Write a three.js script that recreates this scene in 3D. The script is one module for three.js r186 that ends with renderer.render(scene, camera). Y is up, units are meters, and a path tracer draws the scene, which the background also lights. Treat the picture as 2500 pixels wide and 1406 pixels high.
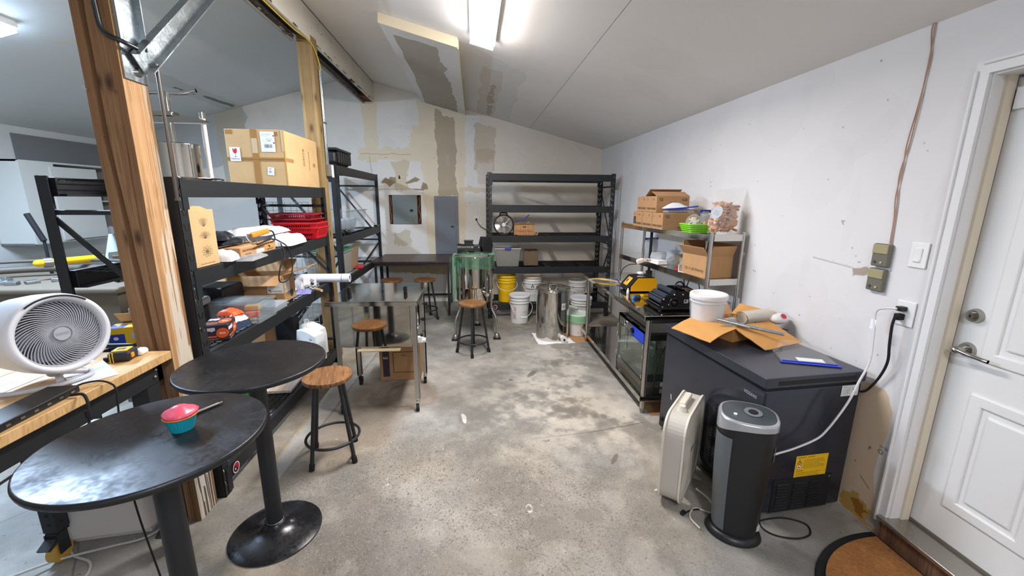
import * as THREE from 'three';
import { RoundedBoxGeometry } from 'three/addons/geometries/RoundedBoxGeometry.js';
import { mergeGeometries } from 'three/addons/utils/BufferGeometryUtils.js';
import { RectAreaLightUniformsLib } from 'three/addons/lights/RectAreaLightUniformsLib.js';

// ---------- camera, exposure, lights ----------
const scene = new THREE.Scene();
scene.background = new THREE.Color(0x000000);
const camera = new THREE.PerspectiveCamera(70.22, 2500 / 1406, 0.05, 60);
camera.position.set(0, 1.68, 0);
camera.quaternion.setFromRotationMatrix(new THREE.Matrix4().makeBasis(
  new THREE.Vector3(0.99587533, 0.00683481, 0.09047437),
  new THREE.Vector3(0.01265064, 0.97695884, -0.21305256),
  new THREE.Vector3(-0.08984591, 0.21331835, 0.97284274)));
const renderer = new THREE.WebGLRenderer();
renderer.toneMapping = THREE.LinearToneMapping;
renderer.toneMappingExposure = 4.4;
renderer.shadowMap.enabled = true;
RectAreaLightUniformsLib.init();
const SL = 0.254, SLL = 0.285;                       // roof slopes either side of the ridge
const ceilR = (x) => 2.972 - SL * x, ceilL = (x) => 3.908 + SLL * x;
// three 4-foot strip fittings: over the aisle, over the left bay, and one behind the viewer
const LAMPS = [
  { x: 0.095, z: -3.02, side: 1, color: 0xfdf8f6, power: 27, label: 'long white strip light glowing on the ceiling above the aisle' },
  { x: -3.48, z: -3.1, side: -1, color: 0xc6e0ff, power: 54, label: 'strip light on the left ceiling, only its end showing at the frame edge' },
  { x: 0.55, z: 0.9, side: 1, color: 0xf4f5ff, power: 12, label: 'strip light on the ceiling behind the viewer' },
];

// ---------- helpers ----------
let seed = 12345;
const rnd = () => ((seed = (seed * 1664525 + 1013904223) >>> 0) / 4294967296);
const rr = (a, b) => a + (b - a) * rnd();
const PI = Math.PI;
const V = (x, y, z) => new THREE.Vector3(x, y, z);
const used = new Map();
const numbered = (n) => { const k = used.get(n) || 0; used.set(n, k + 1); return k ? n + '_' + String(k).padStart(3, '0') : n; };
const tf = (g, x = 0, y = 0, z = 0, rx = 0, ry = 0, rz = 0) => {
  if (rx || ry || rz) g.applyMatrix4(new THREE.Matrix4().makeRotationFromEuler(new THREE.Euler(rx, ry, rz)));
  if (x || y || z) g.translate(x, y, z);
  return g;
};
const box = (w, h, d, x = 0, y = 0, z = 0, rx, ry, rz) => tf(new THREE.BoxGeometry(w, h, d), x, y, z, rx, ry, rz);
const rbox = (w, h, d, r, x = 0, y = 0, z = 0, rx, ry, rz) => tf(new RoundedBoxGeometry(w, h, d, 2, Math.min(r, w / 2.01, h / 2.01, d / 2.01)), x, y, z, rx, ry, rz);
const bxx = (x0, x1, y0, y1, z0, z1) => box(x1 - x0, y1 - y0, z1 - z0, (x0 + x1) / 2, (y0 + y1) / 2, (z0 + z1) / 2);
const cyl = (r0, r1, h, x = 0, y = 0, z = 0, rx, ry, rz, n = 24, open = false) => tf(new THREE.CylinderGeometry(r1, r0, h, n, 1, open), x, y, z, rx, ry, rz);   // r0 bottom, r1 top
const sph = (r, x = 0, y = 0, z = 0, sx = 1, sy = 1, sz = 1, n = 16) => { const g = new THREE.SphereGeometry(r, n, Math.ceil(n * 0.7)); g.scale(sx, sy, sz); return tf(g, x, y, z); };
const tor = (R, r, x = 0, y = 0, z = 0, rx, ry, rz, n = 32, m = 8, arc = PI * 2) => tf(new THREE.TorusGeometry(R, r, m, n, arc), x, y, z, rx, ry, rz);
const lathe = (pts, n = 32, x = 0, y = 0, z = 0) => tf(new THREE.LatheGeometry(pts.map((p) => new THREE.Vector2(p[0], p[1])), n), x, y, z);
const tube = (pts, r, n = 0, m = 8, closed = false) => new THREE.TubeGeometry(new THREE.CatmullRomCurve3(pts.map((p) => V(...p)), closed, 'centripetal'), n || pts.length * 8, r, m, closed);
const rod = (a, b, r, n = 10) => { const A = V(...a), B = V(...b), d = B.clone().sub(A), g = new THREE.CylinderGeometry(r, r, d.length(), n); g.applyQuaternion(new THREE.Quaternion().setFromUnitVectors(V(0, 1, 0), d.clone().normalize())); const c = A.add(B).multiplyScalar(0.5); g.translate(c.x, c.y, c.z); return g; };
const bar = (a, b, w, h, up = [0, 1, 0]) => {          // rectangular bar from a to b, w across, h along "up"
  const A = V(...a), B = V(...b), d = B.clone().sub(A), L = d.length(); d.normalize();
  const s = V(...up).cross(d).normalize(), u = d.clone().cross(s);
  const g = new THREE.BoxGeometry(w, h, L);
  g.applyMatrix4(new THREE.Matrix4().makeBasis(s, u, d)); const c = A.add(B).multiplyScalar(0.5); g.translate(c.x, c.y, c.z); return g;
};
const shape = (pts, holes = []) => { const s = new THREE.Shape(pts.map((p) => new THREE.Vector2(p[0], p[1]))); for (const h of holes) s.holes.push(new THREE.Path(h.map((p) => new THREE.Vector2(p[0], p[1])))); return s; };
const ext = (pts, depth, o = {}) => tf(new THREE.ExtrudeGeometry(pts instanceof THREE.Shape ? pts : shape(pts, o.holes), { depth, bevelEnabled: !!o.bevel, bevelSize: o.bevel || 0, bevelThickness: o.bevel || 0, bevelSegments: o.bs || 2, curveSegments: o.cs || 10, steps: 1 }), o.x, o.y, o.z, o.rx, o.ry, o.rz);
const quad = (w, h, x = 0, y = 0, z = 0, rx, ry, rz) => tf(new THREE.PlaneGeometry(w, h), x, y, z, rx, ry, rz);
const grid = (nu, nv, f) => {                           // surface from f(u,v)
  const g = new THREE.PlaneGeometry(1, 1, nu, nv), p = g.attributes.position;
  for (let i = 0; i < p.count; i++) { const q = f(p.getX(i) + 0.5, p.getY(i) + 0.5); p.setXYZ(i, q[0], q[1], q[2]); }
  g.computeVertexNormals(); return g;
};
const sheet = (nu, nv, t, f) => {                       // the same with thickness: two skins and a rim
  const a = grid(nu, nv, f), n = a.attributes.normal, p = a.attributes.position, b = a.clone(), q = b.attributes.position, bn = b.attributes.normal;
  for (let i = 0; i < p.count; i++) { q.setXYZ(i, p.getX(i) - n.getX(i) * t, p.getY(i) - n.getY(i) * t, p.getZ(i) - n.getZ(i) * t); bn.setXYZ(i, -n.getX(i), -n.getY(i), -n.getZ(i)); }
  const ix = b.index; for (let i = 0; i < ix.count; i += 3) { const s = ix.getX(i); ix.setX(i, ix.getX(i + 1)); ix.setX(i + 1, s); }
  const rim = [], W = nu + 1, H = nv + 1, at = (g, i) => V().fromBufferAttribute(g.attributes.position, i), ring = [];
  for (let i = 0; i < nu; i++) ring.push([i, i + 1], [(H - 1) * W + i + 1, (H - 1) * W + i]);
  for (let j = 0; j < nv; j++) ring.push([(j + 1) * W, j * W], [j * W + nu, (j + 1) * W + nu]);
  for (const [i, j] of ring) { const A = at(a, i), B = at(a, j), C = at(b, j), D = at(b, i); rim.push(A, D, C, A, C, B); }
  const rg = new THREE.BufferGeometry().setFromPoints(rim); rg.computeVertexNormals();
  rg.setAttribute('uv', new THREE.BufferAttribute(new Float32Array(rim.length * 2), 2));
  return join([a, b, rg]);
};
function join(gs) {
  gs = (Array.isArray(gs) ? gs : [gs]).flat(3).map((g) => { const h = g.index ? g.toNonIndexed() : g; for (const k of Object.keys(h.attributes)) if (!['position', 'normal', 'uv'].includes(k)) h.deleteAttribute(k); if (!h.attributes.uv) h.setAttribute('uv', new THREE.BufferAttribute(new Float32Array(h.attributes.position.count * 2), 2)); h.clearGroups(); return h; });
  return gs.length > 1 ? mergeGeometries(gs) : gs[0];
}
function metric(g, s = 1, ox = 0) {                     // uv in metres, from the side each triangle faces
  const p = g.attributes.position, uv = g.attributes.uv, a = V(), b = V(), c = V();
  for (let i = 0; i < p.count; i += 3) {
    a.fromBufferAttribute(p, i); b.fromBufferAttribute(p, i + 1); c.fromBufferAttribute(p, i + 2);
    const n = b.clone().sub(a).cross(c.clone().sub(a)), x = Math.abs(n.x), y = Math.abs(n.y), z = Math.abs(n.z);
    for (let k = 0; k < 3; k++) { const q = [a, b, c][k]; if (y >= x && y >= z) uv.setXY(i + k, q.x * s + ox, q.z * s); else if (x >= z) uv.setXY(i + k, q.z * s + ox, q.y * s); else uv.setXY(i + k, q.x * s + ox, q.y * s); }
  }
  return g;
}
function part(name, gs, mat, parent, o = {}) {
  let g = join(gs); if (!o.keep) g = metric(g, o.s || 1, o.ox || 0);
  const m = new THREE.Mesh(g, mat); m.name = name; m.castShadow = m.receiveShadow = true;
  if (o.label) m.userData.label = o.label; if (o.kind) m.userData.kind = o.kind;
  (parent || scene).add(m); return m;
}
function tag(o, label, category, group, kind) { o.userData.label = label; o.userData.category = category; if (group) o.userData.group = group; if (kind) o.userData.kind = kind; return o; }
function thing(name, label, category, [x, y, z] = [0, 0, 0], ry = 0, group) {
  const o = new THREE.Group(); o.name = numbered(name); o.position.set(x, y, z); o.rotation.y = ry; scene.add(o); return tag(o, label, category, group);
}
function solo(name, label, category, gs, mat, [x, y, z] = [0, 0, 0], ry = 0, group, o) {
  const m = part(numbered(name), gs, mat, scene, o); m.position.set(x, y, z); m.rotation.y = ry; return tag(m, label, category, group);
}
function struct(name, label, gs, mat, o = {}) { const m = part(name, gs, mat, scene, o); return tag(m, label, o.cat || 'structure', null, 'structure'); }
function copy(o, [x, y, z], ry, label, group) { const c = o.clone(); c.name = numbered(o.name.replace(/_\d{3}$/, '')); c.position.set(x, y, z); c.rotation.y = ry; c.userData = { ...o.userData, label }; if (group) c.userData.group = group; scene.add(c); return c; }

// ---------- textures ----------
const LAT = new Float32Array(65536); for (let i = 0; i < 65536; i++) LAT[i] = rnd();
const vn = (x, y) => { const xi = Math.floor(x), yi = Math.floor(y); let u = x - xi, v = y - yi; u = u * u * (3 - 2 * u); v = v * v * (3 - 2 * v); const a = xi & 255, b = (xi + 1) & 255, c = (yi & 255) << 8, d = ((yi + 1) & 255) << 8; const p = LAT[a + c], q = LAT[b + c], s = LAT[a + d], t = LAT[b + d]; return p + (q - p) * u + (s - p + (p - q + t - s) * u) * v; };
const fbm = (x, y, o = 4) => { let s = 0, a = 0.5, n = 0; for (let i = 0; i < o; i++) { s += a * vn(x, y); n += a; a *= 0.5; x = x * 2.03 + 17.3; y = y * 2.03 + 5.7; } return s / n; };
const clamp = (x, a = 0, b = 1) => Math.min(b, Math.max(a, x)), mix = (a, b, t) => a + (b - a) * t, ss = (a, b, x) => { const t = clamp((x - a) / (b - a)); return t * t * (3 - 2 * t); };
const mix3 = (a, b, t) => [mix(a[0], b[0], t), mix(a[1], b[1], t), mix(a[2], b[2], t)];
function dtex(w, h, f, srgb = true, rep) {
  const d = new Uint8Array(w * h * 4);
  for (let j = 0, k = 0; j < h; j++) for (let i = 0; i < w; i++, k += 4) { const c = f(i / w, j / h); if (c.length) { d[k] = clamp(c[0], 0, 255); d[k + 1] = clamp(c[1], 0, 255); d[k + 2] = clamp(c[2], 0, 255); } else d[k] = d[k + 1] = d[k + 2] = clamp(c, 0, 255); d[k + 3] = 255; }
  const t = new THREE.DataTexture(d, w, h, THREE.RGBAFormat); t.magFilter = THREE.LinearFilter; t.minFilter = THREE.LinearFilter; t.wrapS = t.wrapT = THREE.MirroredRepeatWrapping; if (srgb) t.colorSpace = THREE.SRGBColorSpace; if (rep) t.repeat.set(rep[0], rep[1]); t.needsUpdate = true; return t;
}
function ctex(w, h, draw) { const c = document.createElement('canvas'); c.width = w; c.height = h; const g = c.getContext('2d'); draw(g, w, h); const t = new THREE.CanvasTexture(c); t.colorSpace = THREE.SRGBColorSpace; t.anisotropy = 8; return t; }
const mat = (color, roughness = 0.6, metalness = 0, o = {}) => new THREE.MeshStandardMaterial({ color, roughness, metalness, ...o });
const phys = (o) => new THREE.MeshPhysicalMaterial(o);
const bumpFine = dtex(256, 256, (u, v) => 128 + 110 * (fbm(u * 60, v * 60, 3) - 0.5), false, [2, 2]);
const bumpSoft = dtex(256, 256, (u, v) => 128 + 200 * (fbm(u * 10, v * 10, 4) - 0.5), false, [1, 1]);
const roughMap = dtex(256, 256, (u, v) => 150 + 150 * (fbm(u * 9, v * 9, 5) - 0.5) + 60 * (vn(u * 120, v * 120) - 0.5), false, [1, 1]);

// printed sheets and labels: flat print on the object's face
const print = (w, h, bg, draw, o = {}) => mat(0xffffff, o.rough ?? 0.6, 0, { map: ctex(w, h, (g) => { if (bg) { g.fillStyle = bg; g.fillRect(0, 0, w, h); } draw(g, w, h); }), side: THREE.DoubleSide, ...(o.m || {}) });
const txt = (g, s, x, y, px, col = '#222', font = 'sans-serif', style = '') => { g.fillStyle = col; g.font = style + ' ' + px + 'px ' + font; g.fillText(s, x, y); };
const lines = (g, x, y, w, n, gap, col = '#777', t = 2) => { g.fillStyle = col; for (let i = 0; i < n; i++) { let cx = x; const e = x + w * (0.7 + 0.3 * rnd()); while (cx < e) { const l = rr(6, 22); g.fillRect(cx, y + i * gap, Math.min(l, e - cx), t); cx += l + 4; } } };
const barcode = (g, x, y, w, h) => { g.fillStyle = '#111'; let c = x; while (c < x + w) { const t = rr(1, 4); g.fillRect(c, y, t, h); c += t + rr(1, 4); } };

// ---------- materials ----------
const cb = (a, b, s) => { const A = new THREE.Color(a), t = dtex(256, 256, (u, v) => { const n = fbm(u * 6 + s, v * 6, 4) - 0.5, r = Math.sin(v * 256 * 0.9) * 0.02, f = vn(u * 90, v * 200 + s) - 0.5; const k = 1 + 0.16 * n + r + 0.07 * f; return [A.r, A.g, A.b].map((c) => 255 * Math.pow(clamp(c * k), 1 / 2.2)); }, true, [2, 2]); return mat(0xffffff, 0.85, 0, { map: t, side: THREE.DoubleSide }); };
const M = {
  black: mat(0x1b1e21, 0.5, 0.0, { bumpMap: bumpFine, bumpScale: 0.0004 }),
  blackMatte: mat(0x121314, 0.65),
  blackGloss: mat(0x0c0d0f, 0.22),
  plasticBlack: mat(0x151618, 0.45),
  tableBlack: mat(0x17191c, 0.72, 0, { roughnessMap: roughMap, bumpMap: bumpFine, bumpScale: 0.0002 }),
  steel: mat(0xc9c6c0, 0.16, 1, { roughnessMap: roughMap }),
  mirror: mat(0xc8c3b8, 0.05, 1),
  brushed: mat(0xb9b6b0, 0.3, 1),
  steelDull: mat(0x9d9a94, 0.38, 1),
  galv: mat(0x9fa8ac, 0.42, 0.85, { roughnessMap: roughMap }),
  chrome: mat(0xdddddd, 0.08, 1),
  white: mat(0xe9e8e4, 0.5), whitePl: mat(0xeceae6, 0.32), paper: mat(0xf1f2f4, 0.8, 0, { side: THREE.DoubleSide }),
  cream: mat(0xd9d2b4, 0.6), greyPl: mat(0x6c6f72, 0.5), lightGrey: mat(0xb5b3ae, 0.5),
  red: mat(0xc8141f, 0.4), darkRed: mat(0x8e1420, 0.4), blue: mat(0x1f3fc4, 0.4), green: mat(0x2f8a4c, 0.5), yellow: mat(0xe2b400, 0.42), orange: mat(0xe0561a, 0.5), rubber: mat(0x0f0f10, 0.8),
  card: cb(0xb58a5c, 0, 1), card2: cb(0xc9a878, 0, 9), card3: cb(0xc58f4c, 0, 21), card4: cb(0xa77f56, 0, 33),
  tapeTan: mat(0xa67c4a, 0.25), brass: mat(0xb08b3a, 0.3, 0.9),
  towel: mat(0xe8ebee, 0.95, 0, { side: THREE.DoubleSide, bumpMap: bumpFine, bumpScale: 0.002 }),
  film: phys({ color: 0xffffff, roughness: 0.1, transmission: 0.94, thickness: 0, ior: 1.3, side: THREE.DoubleSide }),
  milky: phys({ color: 0xe4e8ea, roughness: 0.35, transmission: 0.75, thickness: 0, ior: 1.3, side: THREE.DoubleSide }),
  clear: phys({ color: 0xf2f5f6, roughness: 0.1, transmission: 0.93, thickness: 0, ior: 1.35, side: THREE.DoubleSide }),
  crinkle: phys({ color: 0xe6eaee, roughness: 0.22, transmission: 0.6, thickness: 0, ior: 1.4, side: THREE.DoubleSide, bumpMap: bumpSoft, bumpScale: 0.01 }),
  greenFilm: phys({ color: 0xc4eed6, roughness: 0.12, transmission: 0.92, thickness: 0, ior: 1.35, side: THREE.DoubleSide }),
  glass: phys({ color: 0xe9f4ef, roughness: 0.02, transmission: 1, thickness: 0, ior: 1.45, side: THREE.DoubleSide }),
  blueZip: mat(0x1b37b8, 0.35, 0, { side: THREE.DoubleSide }),
};
// ---------- the setting ----------
const XL = -5.15, XR = 2.05, ZB = -6.7, ZF = 2.6, RX = -1.737, RY = 3.413;
// floor: worn concrete with its stains, scuffs, paint smears and cracks where the photograph has them
const gau = (x, z, cx, cz, rx, rz = rx, a = 0) => { const c = Math.cos(a), s = Math.sin(a), dx = x - cx, dz = z - cz, p = (dx * c + dz * s) / rx, q = (-dx * s + dz * c) / rz; return Math.exp(-(p * p + q * q)); };
const segd = (x, z, ax, az, bx, bz) => { const dx = bx - ax, dz = bz - az, t = clamp(((x - ax) * dx + (z - az) * dz) / (dx * dx + dz * dz)); return Math.hypot(x - ax - t * dx, z - az - t * dz); };
const floorMap = dtex(2048, 2048, (u, v) => {
  const x = u * 4.6 - 2.3, z = v * 6.4 - 6.8;
  const n1 = fbm(x * 1.3 + 40, z * 1.3, 4), n2 = fbm(x * 4 + 9, z * 4 + 3, 4), n3 = fbm(x * 17, z * 17 + 50, 3), n4 = vn(x * 150, z * 150), n5 = vn(x * 320 + 5, z * 320);
  let c = mix3([112, 110, 105], [150, 147, 141], ss(0.3, 0.7, n1 * 0.6 + n2 * 0.4));
  const warm = fbm(x * 0.9 + 70, z * 0.9 + 20, 3); c = mix3(c, [c[0] * 1.02, c[1] * 0.985, c[2] * 0.94], ss(0.42, 0.62, warm));
  const pale = clamp(gau(x, z, 0.6, -3.1, 0.55, 0.9, 0.5) + gau(x, z, 1.2, -2.7, 0.4, 0.3) + 0.7 * gau(x, z, 1.0, -4.1, 0.3, 0.5)); c = mix3(c, [196, 188, 174], 0.6 * pale * ss(0.36, 0.6, n2 * 0.6 + n3 * 0.4));
  // fine exposed aggregate
  const agg = clamp(gau(x, z, 0.1, -1.9, 1.1, 0.9) + 0.6 * gau(x, z, -0.7, -2.3, 0.6, 0.6)); const sp = ss(0.66, 0.82, n4) * agg, spl = ss(0.7, 0.9, n5) * agg;
  { const k = mix(1.1, 0.97, ss(0.25, 0.6, agg + 0.5 * (n2 - 0.5))); c = c.map((q) => q * k); } c = mix3(c, [84, 79, 72], 0.6 * sp); c = mix3(c, [205, 199, 188], 0.45 * spl);
  c = c.map((k) => k * (0.93 + 0.14 * n3) * (0.97 + 0.06 * n5));
  const st = (w, col, a) => { c = mix3(c, col, clamp(w) * a); };
  const wob = 0.12 * (n2 - 0.5) + 0.04 * (n3 - 0.5), wx = x + wob, wz = z + 0.12 * (n1 - 0.5);
  // damp brown stain under the trolley and the run-off towards the rack
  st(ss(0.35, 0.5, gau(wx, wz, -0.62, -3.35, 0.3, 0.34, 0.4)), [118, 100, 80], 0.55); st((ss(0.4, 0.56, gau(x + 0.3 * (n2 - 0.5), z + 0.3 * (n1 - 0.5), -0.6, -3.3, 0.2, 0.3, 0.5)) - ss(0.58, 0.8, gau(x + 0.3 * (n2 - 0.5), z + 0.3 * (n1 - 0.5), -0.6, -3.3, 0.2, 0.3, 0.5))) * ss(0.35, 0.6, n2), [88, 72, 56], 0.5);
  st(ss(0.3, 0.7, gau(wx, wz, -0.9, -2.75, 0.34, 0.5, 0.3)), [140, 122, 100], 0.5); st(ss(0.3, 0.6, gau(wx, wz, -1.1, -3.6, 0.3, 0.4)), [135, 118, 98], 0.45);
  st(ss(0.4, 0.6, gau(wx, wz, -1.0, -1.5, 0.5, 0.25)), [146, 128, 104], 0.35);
  st(ss(0.45, 0.55, gau(wx, wz, 0.36, -1.78, 0.12, 0.1)), [128, 120, 108], 0.6); st(ss(0.45, 0.55, gau(wx, wz, 0.62, -1.85, 0.08, 0.06)), [128, 120, 110], 0.6); st(ss(0.4, 0.55, gau(wx, wz, 0.0, -1.62, 0.3, 0.08)), [130, 121, 108], 0.5); st(ss(0.45, 0.5, gau(wx, wz, 1.0, -4.45, 0.14, 0.1)), [128, 120, 104], 0.6);
  // tyre and drag scuffs
  st(ss(0.4, 0.7, gau(x, z, 0.55, -3.73, 0.035, 0.13, 0.55)) * ss(0.25, 0.5, n3), [92, 90, 86], 0.8); st(ss(0.4, 0.7, gau(x, z, 0.85, -4.0, 0.04, 0.12, 0.9)) * ss(0.25, 0.5, n3), [98, 96, 92], 0.75); st(ss(0.4, 0.6, gau(x, z, 0.95, -3.93, 0.03, 0.03)), [100, 98, 94], 0.7); st(ss(0.5, 0.6, gau(x, z, 0.327, -3.597, 0.028, 0.024)), [88, 86, 84], 0.8);
  st(ss(0.3, 0.7, gau(wx, wz, 0.82, -2.62, 0.12, 0.09)), [128, 124, 116], 0.6); st(ss(0.3, 0.7, gau(wx, wz, 1.2, -3.55, 0.2, 0.3)), [140, 138, 132], 0.5); st(ss(0.3, 0.7, gau(wx, wz, 1.3, -2.4, 0.1, 0.25)), [128, 122, 112], 0.5); st(ss(0.5, 0.7, gau(x, z, 0.905, -2.338, 0.022, 0.09, 0.6)), [104, 88, 76], 0.7);
  // white paint smears
  st(ss(0.42, 0.5, gau(x + 0.02 * (n3 - 0.5), z, -0.1, -2.93, 0.022, 0.085, -0.15)), [226, 222, 212], 0.95); st(ss(0.45, 0.55, gau(x, z, 0.284, -1.946, 0.022, 0.04)) * ss(0.35, 0.5, n3 + 0.1), [228, 226, 220], 0.9); st(ss(0.45, 0.55, gau(x, z, 0.353, -1.941, 0.014, 0.035)) * ss(0.35, 0.5, n3 + 0.1), [228, 226, 220], 0.9);
  // hairline cracks and arcs
  const ck = (d, w, a) => st(1 - ss(w * 0.4, w, d), [92, 86, 78], a), q = 0.03 * (n2 - 0.5);
  ck(segd(x, z + q, 1.28, -2.768, 0.83, -2.661), 0.007, 0.8); ck(segd(x, z + q, 0.83, -2.661, 0.3, -2.6), 0.005, 0.5); ck(segd(x + q * 3, z, 0.073, -2.592, -0.039, -2.25), 0.02, 0.25 * ss(0.3, 0.6, n3)); ck(segd(x, z + q * 3, -0.039, -2.25, -0.24, -2.247), 0.018, 0.22 * ss(0.3, 0.6, n3)); ck(segd(x + q, z, -1.3, -1.0, -2.2, -2.2), 0.006, 0.6);
  // slab edge that runs beside the rack, with old paint flakes
  const e1 = x + 1.16 + 0.02 * (n2 - 0.5) + (z + 3) * 0.05; if (z > -4.4 && z < -2.25) { st(1 - ss(0.004, 0.014, Math.abs(e1)), [120, 112, 100], 0.6); st(ss(-0.16, -0.1, e1) - ss(-0.02, 0, e1), [186, 184, 178], 0.35); st((1 - ss(0.01, 0.03, Math.abs(x + 1.31))) * ss(0.45, 0.6, n3), [168, 150, 112], 0.7); }
  const fl = vn(x * 60 + 300, z * 60 + 90); st(ss(0.962, 0.985, fl) * ss(0.5, 0.7, n1 + 0.1), [222, 218, 208], 0.7); st(ss(0.52, 0.68, fbm(x * 2.6 + 31, z * 2.6 + 77, 5)), [112, 108, 102], 0.3); st(ss(0.55, 0.72, fbm(x * 5 + 131, z * 5 + 7, 5)), [190, 184, 172], 0.3); st(ss(0.955, 0.98, vn(x * 45 + 90, z * 45 + 7)), [92, 86, 80], 0.7);
  return c;
});
const floorBump = dtex(1024, 1024, (u, v) => { const x = u * 4.6, z = v * 6.4; return 128 + 90 * (fbm(x * 3, z * 3, 4) - 0.5) + 60 * (vn(x * 110, z * 110) - 0.5); }, false);
const floorRough = dtex(512, 512, (u, v) => { const x = u * 4.6, z = v * 6.4; return 185 + 110 * (fbm(x * 2 + 5, z * 2, 4) - 0.5); }, false);
const floorMat = mat(0xffffff, 0.95, 0, { map: floorMap, bumpMap: floorBump, bumpScale: 0.004, roughnessMap: floorRough });
{
  const g = join(bxx(XL - 0.15, XR + 0.25, -0.15, 0, ZB - 0.15, ZF + 0.15)), p = g.attributes.position, uv = g.attributes.uv;
  for (let i = 0; i < p.count; i++) uv.setXY(i, (p.getX(i) + 2.3) / 4.6, (p.getZ(i) + 6.8) / 6.4);
  struct('floor', 'worn stained grey concrete floor of the workshop', g, floorMat, { keep: true, cat: 'floor' });
}
// back wall: taped and part-painted drywall, gable shaped, with the cut-out round the breaker panel
const jag = (g, pts, col, n = 6, amp = 4) => { g.fillStyle = col; g.beginPath(); pts.forEach((p, i) => { const q = pts[(i + 1) % pts.length]; for (let k = 0; k < n; k++) { const t = k / n; g.lineTo(mix(p[0], q[0], t) + rr(-amp, amp), mix(p[1], q[1], t) + rr(-amp, amp)); } }); g.closePath(); g.fill(); };
const grain = (g, w, h, n, a) => { for (let i = 0; i < n; i++) { g.fillStyle = rnd() < 0.5 ? 'rgba(255,255,255,' + a + ')' : 'rgba(120,105,85,' + a + ')'; g.beginPath(); g.ellipse(rnd() * w, rnd() * h, rr(4, 60), rr(4, 60), rnd() * 3, 0, 7); g.fill(); } };
const BW = 2048, BH = 984, bs = 280;
const backMap = ctex(BW, BH, (g) => {
  const X = (x) => (x + 5.2) * bs, Y = (y) => (3.5 - y) * bs, P = (a) => a.map((p) => [X(p[0]), Y(p[1])]);
  g.fillStyle = '#e9e4dc'; g.fillRect(0, 0, BW, BH);
  g.fillStyle = '#ebdfcf'; g.fillRect(X(0.3), 0, BW, BH); jag(g, P([[0.1, 3.2], [2.2, 3.2], [2.2, 0], [0.25, 0]]), '#ebdfcf', 8, 10);
  const cream = '#e8d9be', tan = '#baa990', mud = '#cfc4b0', grey = '#c9ccce';
  jag(g, P([[-5.2, 2.5], [-3.3, 3.0], [-3.3, 2.3], [-5.2, 1.6]]), '#c5c8c8', 8, 12);
  jag(g, P([[-3.75, 2.9], [-3.35, 2.98], [-3.35, 2.0], [-3.7, 1.8]]), '#c9c3b3', 8, 8);
  jag(g, P([[-1.66, 3.06], [-1.42, 3.06], [-1.45, 2.2], [-1.62, 2.2]]), cream, 10, 5); jag(g, P([[-1.75, 2.42], [-0.68, 2.42], [-0.7, 2.2], [-1.75, 2.25]]), cream, 16, 10);
  jag(g, P([[-0.83, 3.1], [-0.12, 2.95], [-0.14, 0.8], [-0.74, 0.8]]), cream, 22, 7); jag(g, P([[-0.9, 2.75], [-0.66, 2.75], [-0.68, 2.3], [-1.0, 2.28]]), cream, 10, 8);
  jag(g, P([[-0.57, 3.0], [-0.48, 2.98], [-0.47, 2.9], [-0.29, 2.88], [-0.26, 2.4], [-0.29, 2.0], [-0.24, 1.72], [-0.56, 1.72], [-0.55, 2.3], [-0.58, 2.7]]), tan, 9, 4);
  jag(g, P([[-0.42, 2.32], [-0.38, 2.36], [-0.36, 2.15], [-0.42, 2.18]]), '#bfb3a0', 4, 3);
  jag(g, P([[0.02, 2.82], [0.34, 2.75], [0.34, 2.1], [0.02, 2.1]]), '#d3c5ae', 12, 5); jag(g, P([[0.04, 2.42], [0.3, 2.44], [0.33, 2.3], [0.2, 2.24], [0.05, 2.25]]), '#c7b79d', 8, 5); jag(g, P([[0.06, 2.22], [0.3, 2.22], [0.3, 1.9], [0.06, 1.9]]), '#ddd0c4', 8, 4);
  jag(g, P([[-0.22, 1.86], [0.25, 1.86], [0.25, 1.76], [-0.22, 1.78]]), '#dccdb2', 12, 7); jag(g, P([[-1.25, 2.2], [-1.0, 2.25], [-1.02, 1.8], [-1.2, 1.8]]), '#d8cbb0', 8, 8);
  jag(g, P([[-1.3, 1.1], [-1.05, 1.2], [-1.0, 0.95], [-1.25, 0.9]]), '#d3cab5', 8, 8);
  g.strokeStyle = '#b3a58b'; g.lineWidth = 2; g.beginPath(); g.moveTo(X(-1.7), Y(2.34)); for (let x = -1.7; x < -0.9; x += 0.05) g.lineTo(X(x), Y(2.33 + rr(-0.008, 0.008))); g.stroke(); g.beginPath(); g.moveTo(X(-1.5), Y(1.83)); for (let x = -1.5; x < -0.72; x += 0.05) g.lineTo(X(x), Y(1.81 + rr(-0.006, 0.006))); g.stroke(); g.beginPath(); g.moveTo(X(-1.58), Y(2.3)); g.lineTo(X(-1.56), Y(2.05)); g.stroke();
  // torn drywall paper
  for (const p of [[[-1.43, 1.9], [-1.36, 1.98], [-1.29, 1.95], [-1.3, 1.86], [-1.37, 1.9]], [[-1.3, 1.99], [-1.2, 1.99], [-1.2, 1.92], [-1.29, 1.86], [-1.32, 1.84]], [[-1.06, 1.91], [-0.9, 2.0], [-0.83, 1.96], [-0.9, 1.92], [-1.04, 1.89]], [[-0.82, 1.82], [-0.79, 1.92], [-0.72, 1.88], [-0.71, 1.81]], [[-0.95, 1.82], [-0.78, 1.81], [-0.78, 1.79], [-0.9, 1.8]]]) jag(g, P(p), '#9f8a6e', 3, 2);
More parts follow.
